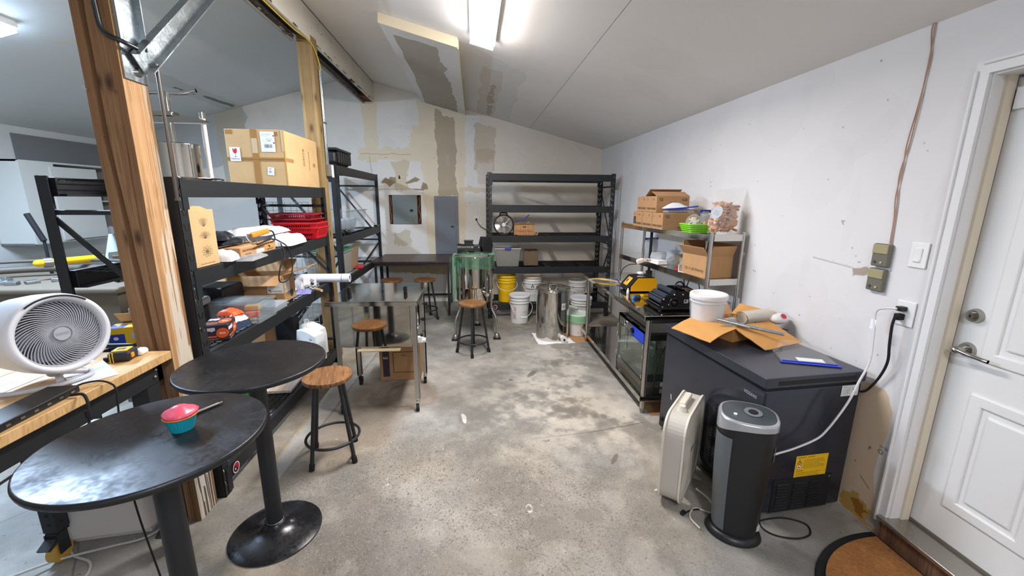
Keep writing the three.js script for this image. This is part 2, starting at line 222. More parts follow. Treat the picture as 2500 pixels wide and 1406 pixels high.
  jag(g, P([[-1.42, 0.78], [-0.42, 0.78], [-0.42, 0.46], [-1.42, 0.5]]), '#c9b391', 14, 4); for (let i = 0; i < 22; i++) { g.fillStyle = '#8c7350'; g.beginPath(); g.arc(X(rr(-1.2, -0.5)), Y(rr(0.4, 0.74)), rr(1, 2.6), 0, 7); g.fill(); }
  for (let i = 0; i < 60; i++) { g.fillStyle = ['#8f867a', '#b7ab97', '#c8bba2'][i % 3]; g.beginPath(); g.arc(X(rr(-1.7, 0.4)), Y(rr(0.9, 3)), rr(0.8, 2.2), 0, 7); g.fill(); }
  grain(g, BW, BH, 500, 0.02);
});
const wallBump = dtex(512, 512, (u, v) => 128 + 120 * (fbm(u * 40, v * 40, 4) - 0.5) + 60 * (fbm(u * 5, v * 5, 2) - 0.5), false, [1, 1]);
{
  const sh = shape([[XL - 0.15, -0.15], [XR + 0.25, -0.15], [XR + 0.25, ceilR(XR + 0.25) + 0.1], [RX, RY + 0.1], [XL - 0.15, ceilL(XL - 0.15) + 0.1]],
    [[[-1.332, 1.268], [-0.836, 1.268], [-0.832, 1.722], [-1.33, 1.722]], [[-1.165, 1.97], [-1.145, 1.962], [-1.13, 1.975], [-1.142, 2.015], [-1.158, 2.025]]]);
  const g = join(ext(sh, 0.13, { z: ZB - 0.13 })), p = g.attributes.position, uv = g.attributes.uv;
  for (let i = 0; i < p.count; i++) uv.setXY(i, (p.getX(i) + 5.2) / (BW / bs), p.getY(i) / (BH / bs) + (1 - 3.5 / (BH / bs)));
  struct('wall_back', 'patched drywall gable wall at the far end', g, mat(0xffffff, 0.85, 0, { map: backMap, bumpMap: wallBump, bumpScale: 0.002 }), { keep: true, cat: 'wall' });
  struct('wall_back_framing', 'dark stud cavity seen round the breaker panel', [bxx(-1.6, -0.6, 1.0, 2.2, ZB - 0.2, ZB - 0.14), bxx(-1.335, -1.29, 1.25, 1.74, ZB - 0.135, ZB - 0.07), bxx(-0.87, -0.83, 1.25, 1.74, ZB - 0.135, ZB - 0.09)], mat(0x6e3a2a, 0.9), { cat: 'wall' });
}
// right wall with the door opening
const rs = 222, RW = 2048, RH = 600;
const rightMap = ctex(RW, RH, (g) => {
  const X = (z) => (z + 6.7) * rs, Y = (y) => (2.7 - y) * rs, P = (a) => a.map((p) => [X(p[0]), Y(p[1])]);
  g.fillStyle = '#dedbd9'; g.fillRect(0, 0, RW, RH); grain(g, RW, RH, 300, 0.012);
  jag(g, P([[-2.7, 0.75], [-1.73, 0.75], [-1.66, 0.66], [-1.69, 0.3], [-1.64, 0.02], [-2.7, 0.02]]), '#cfb99c', 3, 2);
  jag(g, P([[-1.83, 0.09], [-1.76, 0.13], [-1.7, 0.1], [-1.63, 0.08], [-1.63, 0], [-1.84, 0]]), '#b8924a', 6, 3); jag(g, P([[-1.78, 0.09], [-1.72, 0.1], [-1.68, 0.06], [-1.72, 0.02], [-1.76, 0.05]]), '#96601c', 4, 3); jag(g, P([[-1.67, 0.08], [-1.62, 0.08], [-1.62, 0], [-1.68, 0.02]]), '#a8a092', 3, 2);
  jag(g, P([[-2.03, 1.325], [-1.975, 1.33], [-1.934, 1.345], [-1.933, 1.3], [-1.97, 1.295], [-2.015, 1.283]]), '#a8988a', 3, 1);
  g.strokeStyle = '#aaa49c'; g.lineWidth = 1.2; g.beginPath(); g.moveTo(X(-2.3), Y(1.345)); g.lineTo(X(-2.03), Y(1.325)); g.stroke();
  g.fillStyle = '#6a655f'; for (const [z, y, r] of [[-3.5, 1.83, 1.6], [-3.494, 1.795, 1.6], [-2.808, 1.174, 1.6], [-2.79, 1.17, 1.4], [-2.13, 1.57, 1.4], [-2.24, 2.08, 1.2], [-2.08, 2.37, 1.4], [-2.33, 0.97, 1.4], [-2.05, 1.43, 1.2], [-2.0, 1.36, 1], [-2.02, 1.39, 1], [-1.99, 1.36, 1], [-1.74, 0.42, 2], [-1.745, 0.41, 1.5], [-1.8, 0.3, 1.5]]) { g.beginPath(); g.arc(X(z), Y(y), r * 0.65, 0, 7); g.fill(); }
  g.fillStyle = '#8a857c'; for (let i = 0; i < 50; i++) { g.beginPath(); g.arc(X(rr(-4.5, -1.7)), Y(rr(0.8, 2.4)), rr(0.4, 0.9), 0, 7); g.fill(); }
  g.strokeStyle = '#5a554f'; g.lineWidth = 1; g.beginPath(); g.moveTo(X(-1.76), Y(0.24)); g.lineTo(X(-1.7), Y(0.2)); g.stroke(); g.beginPath(); g.moveTo(X(-2.145), Y(1.575)); g.lineTo(X(-2.13), Y(1.55)); g.stroke();
  txt(g, 'w-az', X(-1.695), Y(0.455), 5, '#57534d'); g.strokeStyle = '#57534d'; g.beginPath(); g.arc(X(-1.685), Y(0.43), 2.4, 0, 7); g.stroke();
});
const wallR = mat(0xffffff, 0.8, 0, { map: rightMap, bumpMap: wallBump, bumpScale: 0.0015 });
const DZ0 = -1.575, DZ1 = -0.66, DY0 = 0.13, DY1 = 2.17;      // door leaf opening
{
  const g = join([bxx(XR, XR + 0.15, -0.15, 2.62, ZB - 0.13, DZ0 - 0.014), bxx(XR, XR + 0.15, DY1 + 0.014, 2.62, DZ0 - 0.014, DZ1), bxx(XR, XR + 0.15, -0.15, 2.62, DZ1, ZF + 0.15), bxx(XR + 0.025, XR + 0.15, -0.15, DY0 - 0.05, DZ0 - 0.014, DZ1)]), p = g.attributes.position, uv = g.attributes.uv;
  for (let i = 0; i < p.count; i++) uv.setXY(i, (p.getZ(i) + 6.7) / (RW / rs), p.getY(i) / (RH / rs) + (1 - 2.7 / (RH / rs)));
  struct('wall_right', 'white painted drywall along the right side', g, wallR, { keep: true, cat: 'wall' });
}
const paint = mat(0xe2e1de, 0.85, 0, { bumpMap: wallBump, bumpScale: 0.0015 });
struct('wall_left', 'pale painted wall far on the left', bxx(XL - 0.15, XL, -0.15, 2.62, ZB - 0.13, ZF + 0.15), mat(0xd9dddd, 0.85), { cat: 'wall' });
struct('wall_front', 'wall behind the viewer', ext([[XL - 0.15, -0.15], [XR + 0.15, -0.15], [XR + 0.15, ceilR(XR) + 0.1], [RX, RY + 0.1], [XL - 0.15, ceilL(XL) + 0.1]], 0.15, { z: ZF }), paint, { cat: 'wall' });
// ceiling: two slopes of taped drywall sheets meeting over the beam; right slope shows an open joint between sheets
const slopeSlab = (xa, xb, f, z0, z1, t, lift = 0) => ext([[xa, f(xa) + lift], [xb, f(xb) + lift], [xb, f(xb) + lift + t], [xa, f(xa) + lift + t]], z1 - z0, { z: z0 });
const cw = 1024, ch = 1600, cs = 170;
const ceilMap = ctex(cw, ch, (g) => {
  const X = (x) => (x + 1.9) * cs, Z = (z) => (z + 6.8) * cs, P = (a) => a.map((p) => [X(p[0]), Z(p[1])]);
  g.fillStyle = '#e4e1dc'; g.fillRect(0, 0, cw, ch); grain(g, cw, ch, 260, 0.014);
  jag(g, P([[-0.14, -6.75], [0.55, -6.75], [0.5, -4.2], [-0.1, -3.9]]), '#d8d7d3', 14, 6); jag(g, P([[0.05, -6.75], [0.3, -6.75], [0.32, -4.4], [0.1, -4.4]]), '#cdc8bf', 14, 5);
  for (const p of [[[0.2, -6.6], [0.27, -6.6], [0.27, -5.95], [0.2, -6.0]], [[0.2, -5.9], [0.27, -5.7], [0.27, -5.1], [0.24, -4.9], [0.2, -5.2]]]) jag(g, P(p), '#b0a698', 5, 4);
  g.strokeStyle = '#e3dccf'; g.lineWidth = 3; g.beginPath(); g.moveTo(X(0.05), Z(-4.1)); g.lineTo(X(0.5), Z(-4.2)); g.moveTo(X(0.1), Z(-5.4)); g.lineTo(X(0.3), Z(-5.38)); g.stroke();
  jag(g, P([[-1.5, -3.5], [-0.9, -3.5], [-0.9, -2.2], [-1.5, -2.2]]), '#dedbd6', 8, 6);
});
const ceilUV = (g) => { const p = g.attributes.position, uv = g.attributes.uv; for (let i = 0; i < p.count; i++) uv.setXY(i, (p.getX(i) + 1.9) / (cw / cs), 1 - (p.getZ(i) + 6.8) / (ch / cs)); return g; };
const ceilMat = mat(0xffffff, 0.9, 0, { map: ceilMap, bumpMap: wallBump, bumpScale: 0.002 });
{
  const c = struct('ceiling', 'sloped white drywall ceiling', [slopeSlab(RX - 0.02, XR + 0.2, ceilR, ZB - 0.13, ZF + 0.15, 0.1, 0.014), slopeSlab(XL - 0.2, RX + 0.02, ceilL, ZB - 0.13, ZF + 0.15, 0.1, 0.014)], mat(0x4a453f, 0.9), { cat: 'ceiling' });
  part('drywall_panel', ceilUV(join(slopeSlab(RX, 0.873, ceilR, ZB - 0.1, ZF + 0.1, 0.014))), ceilMat, c, { keep: true });
  part('drywall_panel', ceilUV(join(slopeSlab(0.878, XR + 0.15, ceilR, ZB - 0.1, ZF + 0.1, 0.014))), ceilMat, c, { keep: true });
  const lm = ctex(1024, 1600, (g) => { const X = (x) => (x + 5.3) * 280, Z = (z) => (z + 6.8) * cs, P = (a) => a.map((p) => [X(p[0]), Z(p[1])]); g.fillStyle = '#d3d7d6'; g.fillRect(0, 0, 1024, 1600); grain(g, 1024, 1600, 200, 0.014); jag(g, P([[-3.55, -6.7], [-3.3, -6.7], [-3.3, -4.6], [-3.5, -4.6]]), '#c8cbc7', 16, 6); for (const p of [[[-3.47, -5.85], [-3.44, -5.85], [-3.45, -5.5], [-3.48, -5.5]], [[-3.42, -6.6], [-3.36, -6.6], [-3.4, -5.95], [-3.44, -5.95]]]) jag(g, P(p), '#7f7d76', 6, 3); jag(g, P([[-3.47, -4.15], [-3.33, -4.18], [-3.33, -4.12], [-3.47, -4.08]]), '#d6d4c8', 5, 2); });
  const g = join(slopeSlab(XL - 0.15, RX, ceilL, ZB - 0.1, ZF + 0.1, 0.014)), p = g.attributes.position, uv = g.attributes.uv; for (let i = 0; i < p.count; i++) uv.setXY(i, (p.getX(i) + 5.3) / (1024 / 280), 1 - (p.getZ(i) + 6.8) / (1600 / cs));
  part('drywall_panel', g, mat(0xffffff, 0.9, 0, { map: lm, bumpMap: wallBump, bumpScale: 0.002 }), c, { keep: true });
}
// boxed-down drywall panel fixed under the right slope
{
  const f = (x) => ceilR(x) - 0.001, pm = ctex(512, 1200, (g) => { const P = (a) => a.map((p) => [p[0] * 512, p[1] * 1200]); g.fillStyle = '#d5d4d0'; g.fillRect(0, 0, 512, 1200); jag(g, P([[0.12, 0.06], [0.72, 0.06], [0.72, 0.2], [0.8, 0.26], [0.72, 0.32], [0.82, 0.45], [0.8, 0.6], [0.86, 0.75], [0.84, 1], [0.1, 1], [0.14, 0.5]]), '#a7a092', 6, 9); grain(g, 512, 1200, 60, 0.03); });
  const a = -0.765, b = -0.125, z0 = ZB + 0.002, z1 = -3.86, g = join(slopeSlab(a, b, (x) => f(x) - 0.075, z0, z1, 0.075)), p = g.attributes.position, uv = g.attributes.uv;
  for (let i = 0; i < p.count; i++) uv.setXY(i, (p.getX(i) - a) / (b - a), (p.getZ(i) - z0) / (z1 - z0));
  const m = struct('ceiling_soffit_panel', 'raised drywall panel with bare grey centre under the ceiling by the far wall', g, mat(0xffffff, 0.9, 0, { map: pm, bumpMap: wallBump, bumpScale: 0.002 }), { keep: true, cat: 'ceiling panel' });
  part('end_board', [slopeSlab(a - 0.004, b + 0.004, (x) => f(x) - 0.08, z1, z1 + 0.02, 0.08)], mat(0xe4d6b8, 0.8), m); part('corner_bead', [slopeSlab(b - 0.001, b + 0.012, (x) => f(x) - 0.083, z0, z1, 0.08)], mat(0xdccfb4, 0.8), m);
}
// ridge beam: dark timber cased in drywall on its right side, open below
const woodTex = (A, B, D, s, knots = 0, rep = [1, 1]) => dtex(512, 1024, (u, v) => {
  const x = u + 0.03 * (fbm(u * 3 + s, v * 4, 3) - 0.5), y = v; let k = 0; const kn = []; for (let i = 0; i < knots; i++) { const kx = LAT[i * 7 + s], ky = LAT[i * 13 + s + 99], d = Math.hypot((x - kx) * 1, (y - ky) * 1.9); k = Math.max(k, Math.exp(-d * d * 900)); kn.push(d); }
  const g1 = fbm(x * 26 + s + k * 3, y * 1.6, 4), g2 = vn(x * 140 + s, y * 5), g3 = fbm(x * 3 + s, y * 2 + 8, 3), pore = ss(0.72, 0.85, vn(x * 210, y * 14 + s));
  let c = mix3(A, B, ss(0.3, 0.7, g1)); c = mix3(c, D, 0.35 * ss(0.5, 0.8, g2) + 0.25 * ss(0.55, 0.75, g3) + 0.35 * pore); c = mix3(c, [D[0] * 0.7, D[1] * 0.65, D[2] * 0.6], k); return c;
}, true, rep);
{
  const dark = mat(0x241c17, 0.85, 0, { bumpMap: bumpSoft, bumpScale: 0.01 }), z0 = ZB + 0.004;
  const b = struct('beam_ridge', 'dark ridge beam cased in scuffed white board, running into the far wall', [bxx(-1.6, -1.484, 3.12, 3.36, z0, ZF)], dark, { cat: 'beam' });
  const bm = ctex(2048, 96, (g) => { g.fillStyle = '#d2ccbf'; g.fillRect(0, 0, 2048, 96); grain(g, 2048, 96, 60, 0.03); g.strokeStyle = '#5a5048'; g.lineWidth = 1.5; for (let i = 0; i < 46; i++) { const x = rnd() * 2048, y = rnd() * 96; g.beginPath(); g.moveTo(x, y); g.lineTo(x + rr(-24, 24), y + rr(-8, 8)); g.stroke(); } g.fillStyle = '#2a231d'; g.fillRect(0, 0, 2048, 3); for (let i = 0; i < 90; i++) g.fillRect(rnd() * 2048, 90, rr(4, 30), rr(2, 6)); });
  const fg = join(bxx(-1.484, -1.46, 3.068, ceilR(-1.46), z0, ZF)), p = fg.attributes.position, uv = fg.attributes.uv; for (let i = 0; i < p.count; i++) uv.setXY(i, (p.getZ(i) + 6.7) / 9.3, clamp((p.getY(i) - 3.068) / 0.275));
  part('casing_board', fg, mat(0xffffff, 0.85, 0, { map: bm }), b, { keep: true });
  part('casing_board', [bxx(-1.625, -1.6, 3.045, ceilL(-1.61), z0, -4.42), bxx(-1.625, -1.6, 3.05, ceilL(-1.61), -4.24, ZF)], mat(0x8d8a84, 0.9), b, { label: 'thin grey left casing board' });
  const rag = []; for (let z = -6.6; z < -2; z += rr(0.05, 0.14)) if (z < -4.45 || z > -4.2) rag.push(box(0.03 + rnd() * 0.03, 0.008, rr(0.05, 0.12), -1.59, 3.055 + rnd() * 0.02, z, 0, rr(-0.5, 0.5), rr(-0.4, 0.4)));
  part('torn_paper_edge', rag, mat(0x4b4038, 0.9), b); part('end_block', bxx(-1.6, -1.484, 3.07, 3.12, z0, z0 + 0.35), mat(0x6b3d28, 0.9), b);
  solo('cable', 'thin yellow cable tucked along the lower edge of the ridge beam', 'cable', tube([[-1.475, 3.058, -3.0], [-1.478, 3.05, -3.5], [-1.478, 3.05, -3.95], [-1.45, 3.04, -4.25], [-1.442, 2.95, -4.36], [-1.437, 2.86, -4.402]], 0.006, 60, 6), mat(0xd2b13a, 0.5));
}
// door on the right with casing, jamb and metal sill
{
  const dw = mat(0xe6e4e0, 0.45, 0, { bumpMap: wallBump, bumpScale: 0.0006 }), tw = mat(0xe0dedb, 0.5), tc = mat(0xd9cdb6, 0.55);
  const d = struct('door_1', 'white panelled door with lever handle and deadbolt on the right', [bxx(2.152, 2.192, DY0 + 0.01, DY1 - 0.01, DZ0 + 0.004, DZ1 - 0.004)], dw, { cat: 'door' });
  const pan = (y0, y1, z0, z1) => { const f = 0.035, gs = [], fr = shape([[z0, y0], [z1, y0], [z1, y1], [z0, y1]], [[[z0 + f, y0 + f], [z1 - f, y0 + f], [z1 - f, y1 - f], [z0 + f, y1 - f]]]); gs.push(ext(fr, 0.004, { bevel: 0.006, bs: 3, ry: -PI / 2, x: 2.152 })); gs.push(ext([[z0 + 0.075, y0 + 0.075], [z1 - 0.075, y0 + 0.075], [z1 - 0.075, y1 - 0.075], [z0 + 0.075, y1 - 0.075]], 0.002, { bevel: 0.008, ry: -PI / 2, x: 2.152 })); const o = part('door_panel', gs, dw, d); return o; };
  pan(0.31, 0.86, -1.45, -1.16); pan(1.02, 1.98, -1.45, -1.16); pan(0.31, 0.86, -1.07, -0.78); pan(1.02, 1.98, -1.07, -0.78);
  const nk = mat(0xa8a49c, 0.22, 1);
  const hx = 2.152;
  const db = part('deadbolt', [cyl(0.032, 0.026, 0.022, hx - 0.011, 1.2, -1.512, 0, 0, PI / 2), cyl(0.016, 0.016, 0.012, hx - 0.026, 1.2, -1.512, 0, 0, PI / 2)], nk, d, { label: 'round nickel deadbolt' }); part('keyway', box(0.004, 0.012, 0.003, hx - 0.033, 1.2, -1.512), M.blackMatte, db);
  part('lever_handle', [cyl(0.034, 0.028, 0.014, hx - 0.007, 1.045, -1.512, 0, 0, PI / 2), cyl(0.015, 0.012, 0.05, hx - 0.035, 1.045, -1.512, 0, 0, PI / 2), sph(0.017, hx - 0.06, 1.045, -1.512, 0.9, 0.9, 1.2), tube([[hx - 0.06, 1.045, -1.525], [hx - 0.066, 1.047, -1.5], [hx - 0.062, 1.042, -1.46], [hx - 0.052, 1.035, -1.415], [hx - 0.05, 1.034, -1.4]], 0.0085, 24, 10)], nk, d, { label: 'nickel lever handle' });
  part('weatherstrip', [bxx(2.14, 2.152, DY0, DY1, DZ0, DZ0 + 0.006), bxx(2.146, 2.152, DY0 + 0.0, DY0 + 0.012, DZ0, DZ1)], mat(0x6d665c, 0.8), d); part('peg', [bxx(2.135, 2.152, 2.04, 2.12, DZ0 + 0.02, DZ0 + 0.07)], tw, d);
  const j = struct('trim_1', 'white stepped door jamb and casing round the door', [bxx(XR - 0.001, 2.21, DY0, DY1, DZ0 - 0.013, DZ0), bxx(XR - 0.001, 2.21, DY1, DY1 + 0.013, DZ0 - 0.013, DZ1 - 0.001)], tw, { cat: 'trim' });
  part('stop_strip', [bxx(2.1, 2.14, DY0, DY1, DZ0, DZ0 + 0.012)], tc, j, { label: 'cream door stop' });
  part('casing_board', [bxx(XR - 0.017, XR - 0.0005, 0.1, DY1 + 0.008, DZ0 - 0.058, DZ0 - 0.008), rbox(0.012, DY1 - 0.06, 0.014, 0.005, XR - 0.02, 1.14, DZ0 - 0.05), bxx(XR - 0.0175, XR - 0.0005, DY1 + 0.008, DY1 + 0.06, DZ0 - 0.058, DZ1 + 0.06), rbox(0.012, 0.014, 0.98, 0.005, XR - 0.02, DY1 + 0.05, (DZ0 + DZ1) / 2)], tw, j);
  const s = struct('door_sill', 'worn metal sill on a dark wood riser below the door', [bxx(XR - 0.035, 2.2, DY0 - 0.022, DY0, DZ0 - 0.03, DZ1), rbox(0.016, 0.022, DZ1 - DZ0 + 0.03, 0.007, XR - 0.037, DY0 - 0.008, (DZ0 + DZ1 - 0.03) / 2)], mat(0xa7a29a, 0.4, 0.85, { roughnessMap: roughMap }), { cat: 'sill' });
  part('riser_board', bxx(XR - 0.02, XR + 0.02, 0.002, DY0 - 0.023, DZ0 - 0.03, DZ1), mat(0xffffff, 0.8, 0, { map: woodTex([104, 70, 50], [130, 92, 66], [60, 42, 32], 77, 3) }), s);
}
// timber posts: checked and knotted; long crack cut into the near post
function post(name, label, cx, cz, w, d, h, m, crack, mIns) {
  const nx = crack ? 96 : 24, ny = crack ? 260 : 60, t = thing(name, label, 'post', [cx, 0, cz]);
  const dep = (s, y) => { if (!crack) return 0.0015 * (fbm(s * 60, y * 3, 2) - 0.5); const c1 = 0.012 * Math.sin(y * 2.1) + 0.03 * (fbm(y * 1.7, 3.3, 3) - 0.5) - 0.012 + (y - 1.4) * -0.008, wd = 0.006 + 0.007 * fbm(y * 2.2, 9, 2), dd = Math.abs(s - c1), c2 = 0.042 + 0.02 * (fbm(y * 2.3, 40, 3) - 0.5), d2 = Math.abs(s - c2); return -0.04 * (1 - ss(wd * 0.4, wd * 1.3, dd)) - 0.007 * (1 - ss(0.001, 0.004, d2)) * ss(0.4, 0.6, fbm(y * 1.3, 77, 2)) + 0.003 * (fbm(s * 40, y * 2.5, 3) - 0.5); };
  const edge = (y, k) => 0.004 * (fbm(y * 6, k, 3) - 0.5);
  const face = (f) => grid(nx, ny, (u, v) => f(u, v * h));
  const front = face((u, y) => { const s = (u - 0.5) * w; return [s + (u < 0.02 ? edge(y, 1) : u > 0.98 ? edge(y, 2) : 0), y, d / 2 + (u > 0.02 && u < 0.98 ? dep(s, y) : 0)]; });
  const right = face((u, y) => { const s = (u - 0.5) * d; return [w / 2 + (u > 0.02 && u < 0.98 ? dep(s * 0.8 + 0.03, y + 4) * 0.12 : edge(y, 2) * (u < 0.5 ? 1 : 0)), y, d / 2 - u * d]; });
  const rest = [bxx(-w / 2, w / 2, 0, h, -d / 2, -d / 2 + 0.02), bxx(-w / 2, -w / 2 + 0.02, 0, h, -d / 2, d / 2 - 0.03)];
  return [t, part('shaft', [front, ...rest], m, t), part('painted_face', right, mIns || m, t)];
}
const woodOld = mat(0xffffff, 0.8, 0, { map: woodTex([138, 102, 68], [158, 121, 84], [96, 70, 48], 3, 3, [2.2, 0.55]), bumpMap: bumpSoft, bumpScale: 0.003 });
const woodNew = mat(0xffffff, 0.8, 0, { map: woodTex([150, 122, 78], [172, 146, 98], [104, 80, 48], 31, 6, [2.2, 0.55]), bumpMap: bumpSoft, bumpScale: 0.002 });
const flakeMap = dtex(256, 1024, (u, v) => { const y = v * 3.07, wd = fbm(u * 24 + 3, y * 1.6, 4), pore = ss(0.72, 0.85, vn(u * 60, y * 10)); let c = mix3([166, 124, 80], [194, 154, 108], ss(0.3, 0.7, wd)); c = mix3(c, [110, 74, 44], 0.4 * pore); const band = ss(0.22, 0.34, u + 0.1 * (fbm(y * 3, 5, 3) - 0.5) + 0.28 * ss(1.0, 0.4, y) * 1 - 0.5 * ss(1.35, 1.7, y)); const fl = ss(0.42, 0.5, fbm(u * 16, y * 5, 3) + 0.12 * ss(1.5, 0.6, y)); const low = ss(0.62, 0.3, y); const streak = ss(0.4, 0.55, vn(u * 26, y * 3 + 4)); c = mix3(c, [198, 190, 176], clamp(band * fl) * 0.9 * (1 - low)); c = mix3(c, streak > 0.5 ? [214, 210, 200] : [86, 76, 64], low * 0.9); return c; });
const postFace = mat(0xffffff, 0.8, 0, { map: flakeMap, bumpMap: bumpSoft, bumpScale: 0.002 });
{
  const [t, sh, rf] = post('timber_post', 'thick weathered brown timber post with a long crack, beside the fan', -1.533, -2.07, 0.148, 0.14, 3.07, woodOld, true, postFace);
  { const g = rf.geometry, p = g.attributes.position, uv = g.attributes.uv; for (let i = 0; i < p.count; i++) uv.setXY(i, 0.5 - p.getZ(i) / 0.14, p.getY(i) / 3.07); }
  const nails = []; for (const [x, y] of [[-0.09, 2.13], [-0.06, 1.95], [0.02, 2.12]]) part('nail', rod([x, y, 0.06], [x + 0.03, y - 0.02, 0.078], 0.0018, 6), M.steelDull, t);
  const [t2] = post('timber_post', 'pale treated timber post under the far part of the ridge beam', -1.52, -4.33, 0.13, 0.14, 3.115, woodNew, false); for (const [x, y] of [[0.01, 2.2], [0.015, 2.07], [0.02, 1.95]]) part('nail', cyl(0.005, 0.005, 0.004, x, y, 0.072, PI / 2), M.steelDull, t2);
  // galvanised knee brace bolted to the near post
  const b = thing('knee_brace', 'galvanised steel knee brace and plate bolted to the brown timber post', 'bracket', [-1.4545, 0, -2.07]);
  part('plate', [bxx(-0.004, 0.003, 2.165, 2.32, -0.07, 0.06)], M.galv, b); const bo = part('bolt', [cyl(0.016, 0.016, 0.012, 0.009, 2.205, -0.015, 0, 0, PI / 2, 6), cyl(0.02, 0.02, 0.003, 0.003, 2.205, -0.015, 0, 0, PI / 2)], M.steel, b);
  const A = [0.02, 2.235, 0.0], B = [0.02, 3.0, -0.82]; part('diagonal_channel', [bar(A, B, 0.005, 0.085, [0, 1, 0]), bar([0.038, 2.268, 0.03], [0.038, 3.033, -0.79], 0.04, 0.005), bar([0.038, 2.205, -0.03], [0.038, 2.97, -0.85], 0.04, 0.005)], M.galv, b);
  part('upright_channel', [bxx(-0.004, 0.002, 2.3, 3.04, -0.06, 0.06), bxx(0.002, 0.03, 2.3, 3.04, -0.06, -0.055), bxx(0.002, 0.012, 2.3, 3.04, 0.055, 0.06)], M.galv, b);
  solo('conduit_pipe', 'bent dark conduit at the top of the brown timber post', 'pipe', tube([[-1.5, 3.0, -1.985], [-1.5, 2.55, -1.985], [-1.5, 2.42, -1.984], [-1.485, 2.33, -1.984], [-1.43, 2.3, -2.0], [-1.415, 2.29, -2.05]], 0.009, 40), mat(0x4a4d4f, 0.35, 0.9));
  solo('threaded_rod', 'dark vertical rod hanging beside the brown timber post', 'rod', [rod([-1.415, 2.26, -2.15], [-1.418, 1.66, -2.15], 0.008), cyl(0.011, 0.011, 0.012, -1.418, 1.665, -2.15), bxx(-1.45, -1.41, 2.245, 2.26, -2.16, -2.14)], mat(0x6a6560, 0.4, 0.9));
  const c = thing('conduit_run', 'pair of grey conduits down the pale timber post to a junction box', 'conduit', [0, 0, 0]);
  part('conduit', rod([-1.445, 2.86, -4.405], [-1.445, 1.99, -4.405], 0.011), M.galv, c); part('conduit', rod([-1.445, 2.86, -4.375], [-1.445, 1.99, -4.375], 0.011), M.galv, c); part('strap', [bxx(-1.456, -1.43, 2.38, 2.395, -4.43, -4.36)], M.galv, c);
  const jb = part('junction_box', [rbox(0.05, 0.11, 0.09, 0.004, -1.43, 1.94, -4.385)], M.galv, c); part('paper_tag', box(0.002, 0.12, 0.06, -1.403, 1.935, -4.4), M.paper, jb);
}
// strip lights
for (const L of LAMPS) {
  const f = L.side > 0 ? ceilR : ceilL, sl = L.side > 0 ? -Math.atan(SL) : Math.atan(SLL), y = f(L.x), t = thing('strip_light', L.label, 'light', [L.x, y, L.z]); t.rotation.z = sl;
  part('housing', [box(0.204, 0.05, 1.24, 0, -0.025, 0)], mat(0xf2f2f0, 0.5), t);
  const lens = ext([[-0.095, 0], [0.095, 0], [0.092, -0.022], [0.078, -0.034], [-0.078, -0.034], [-0.092, -0.022]], 1.2, { y: -0.05, z: -0.6 });
  part('lens', lens, mat(0xffffff, 0.5, 0, { emissive: L.color, emissiveIntensity: 12 }), t);
  for (const e of [-1, 1]) part('end_cap', [box(0.19, 0.012, 0.014, 0, -0.082, e * 0.607)], mat(0xf4f6f8, 0.4), t);
  const r = new THREE.RectAreaLight(L.color, L.power, 0.17, 1.18); r.position.set(0, -0.092, 0); r.lookAt(0, -1, 0); r.rotation.set(-PI / 2, 0, 0); r.castShadow = true; t.add(r);
}
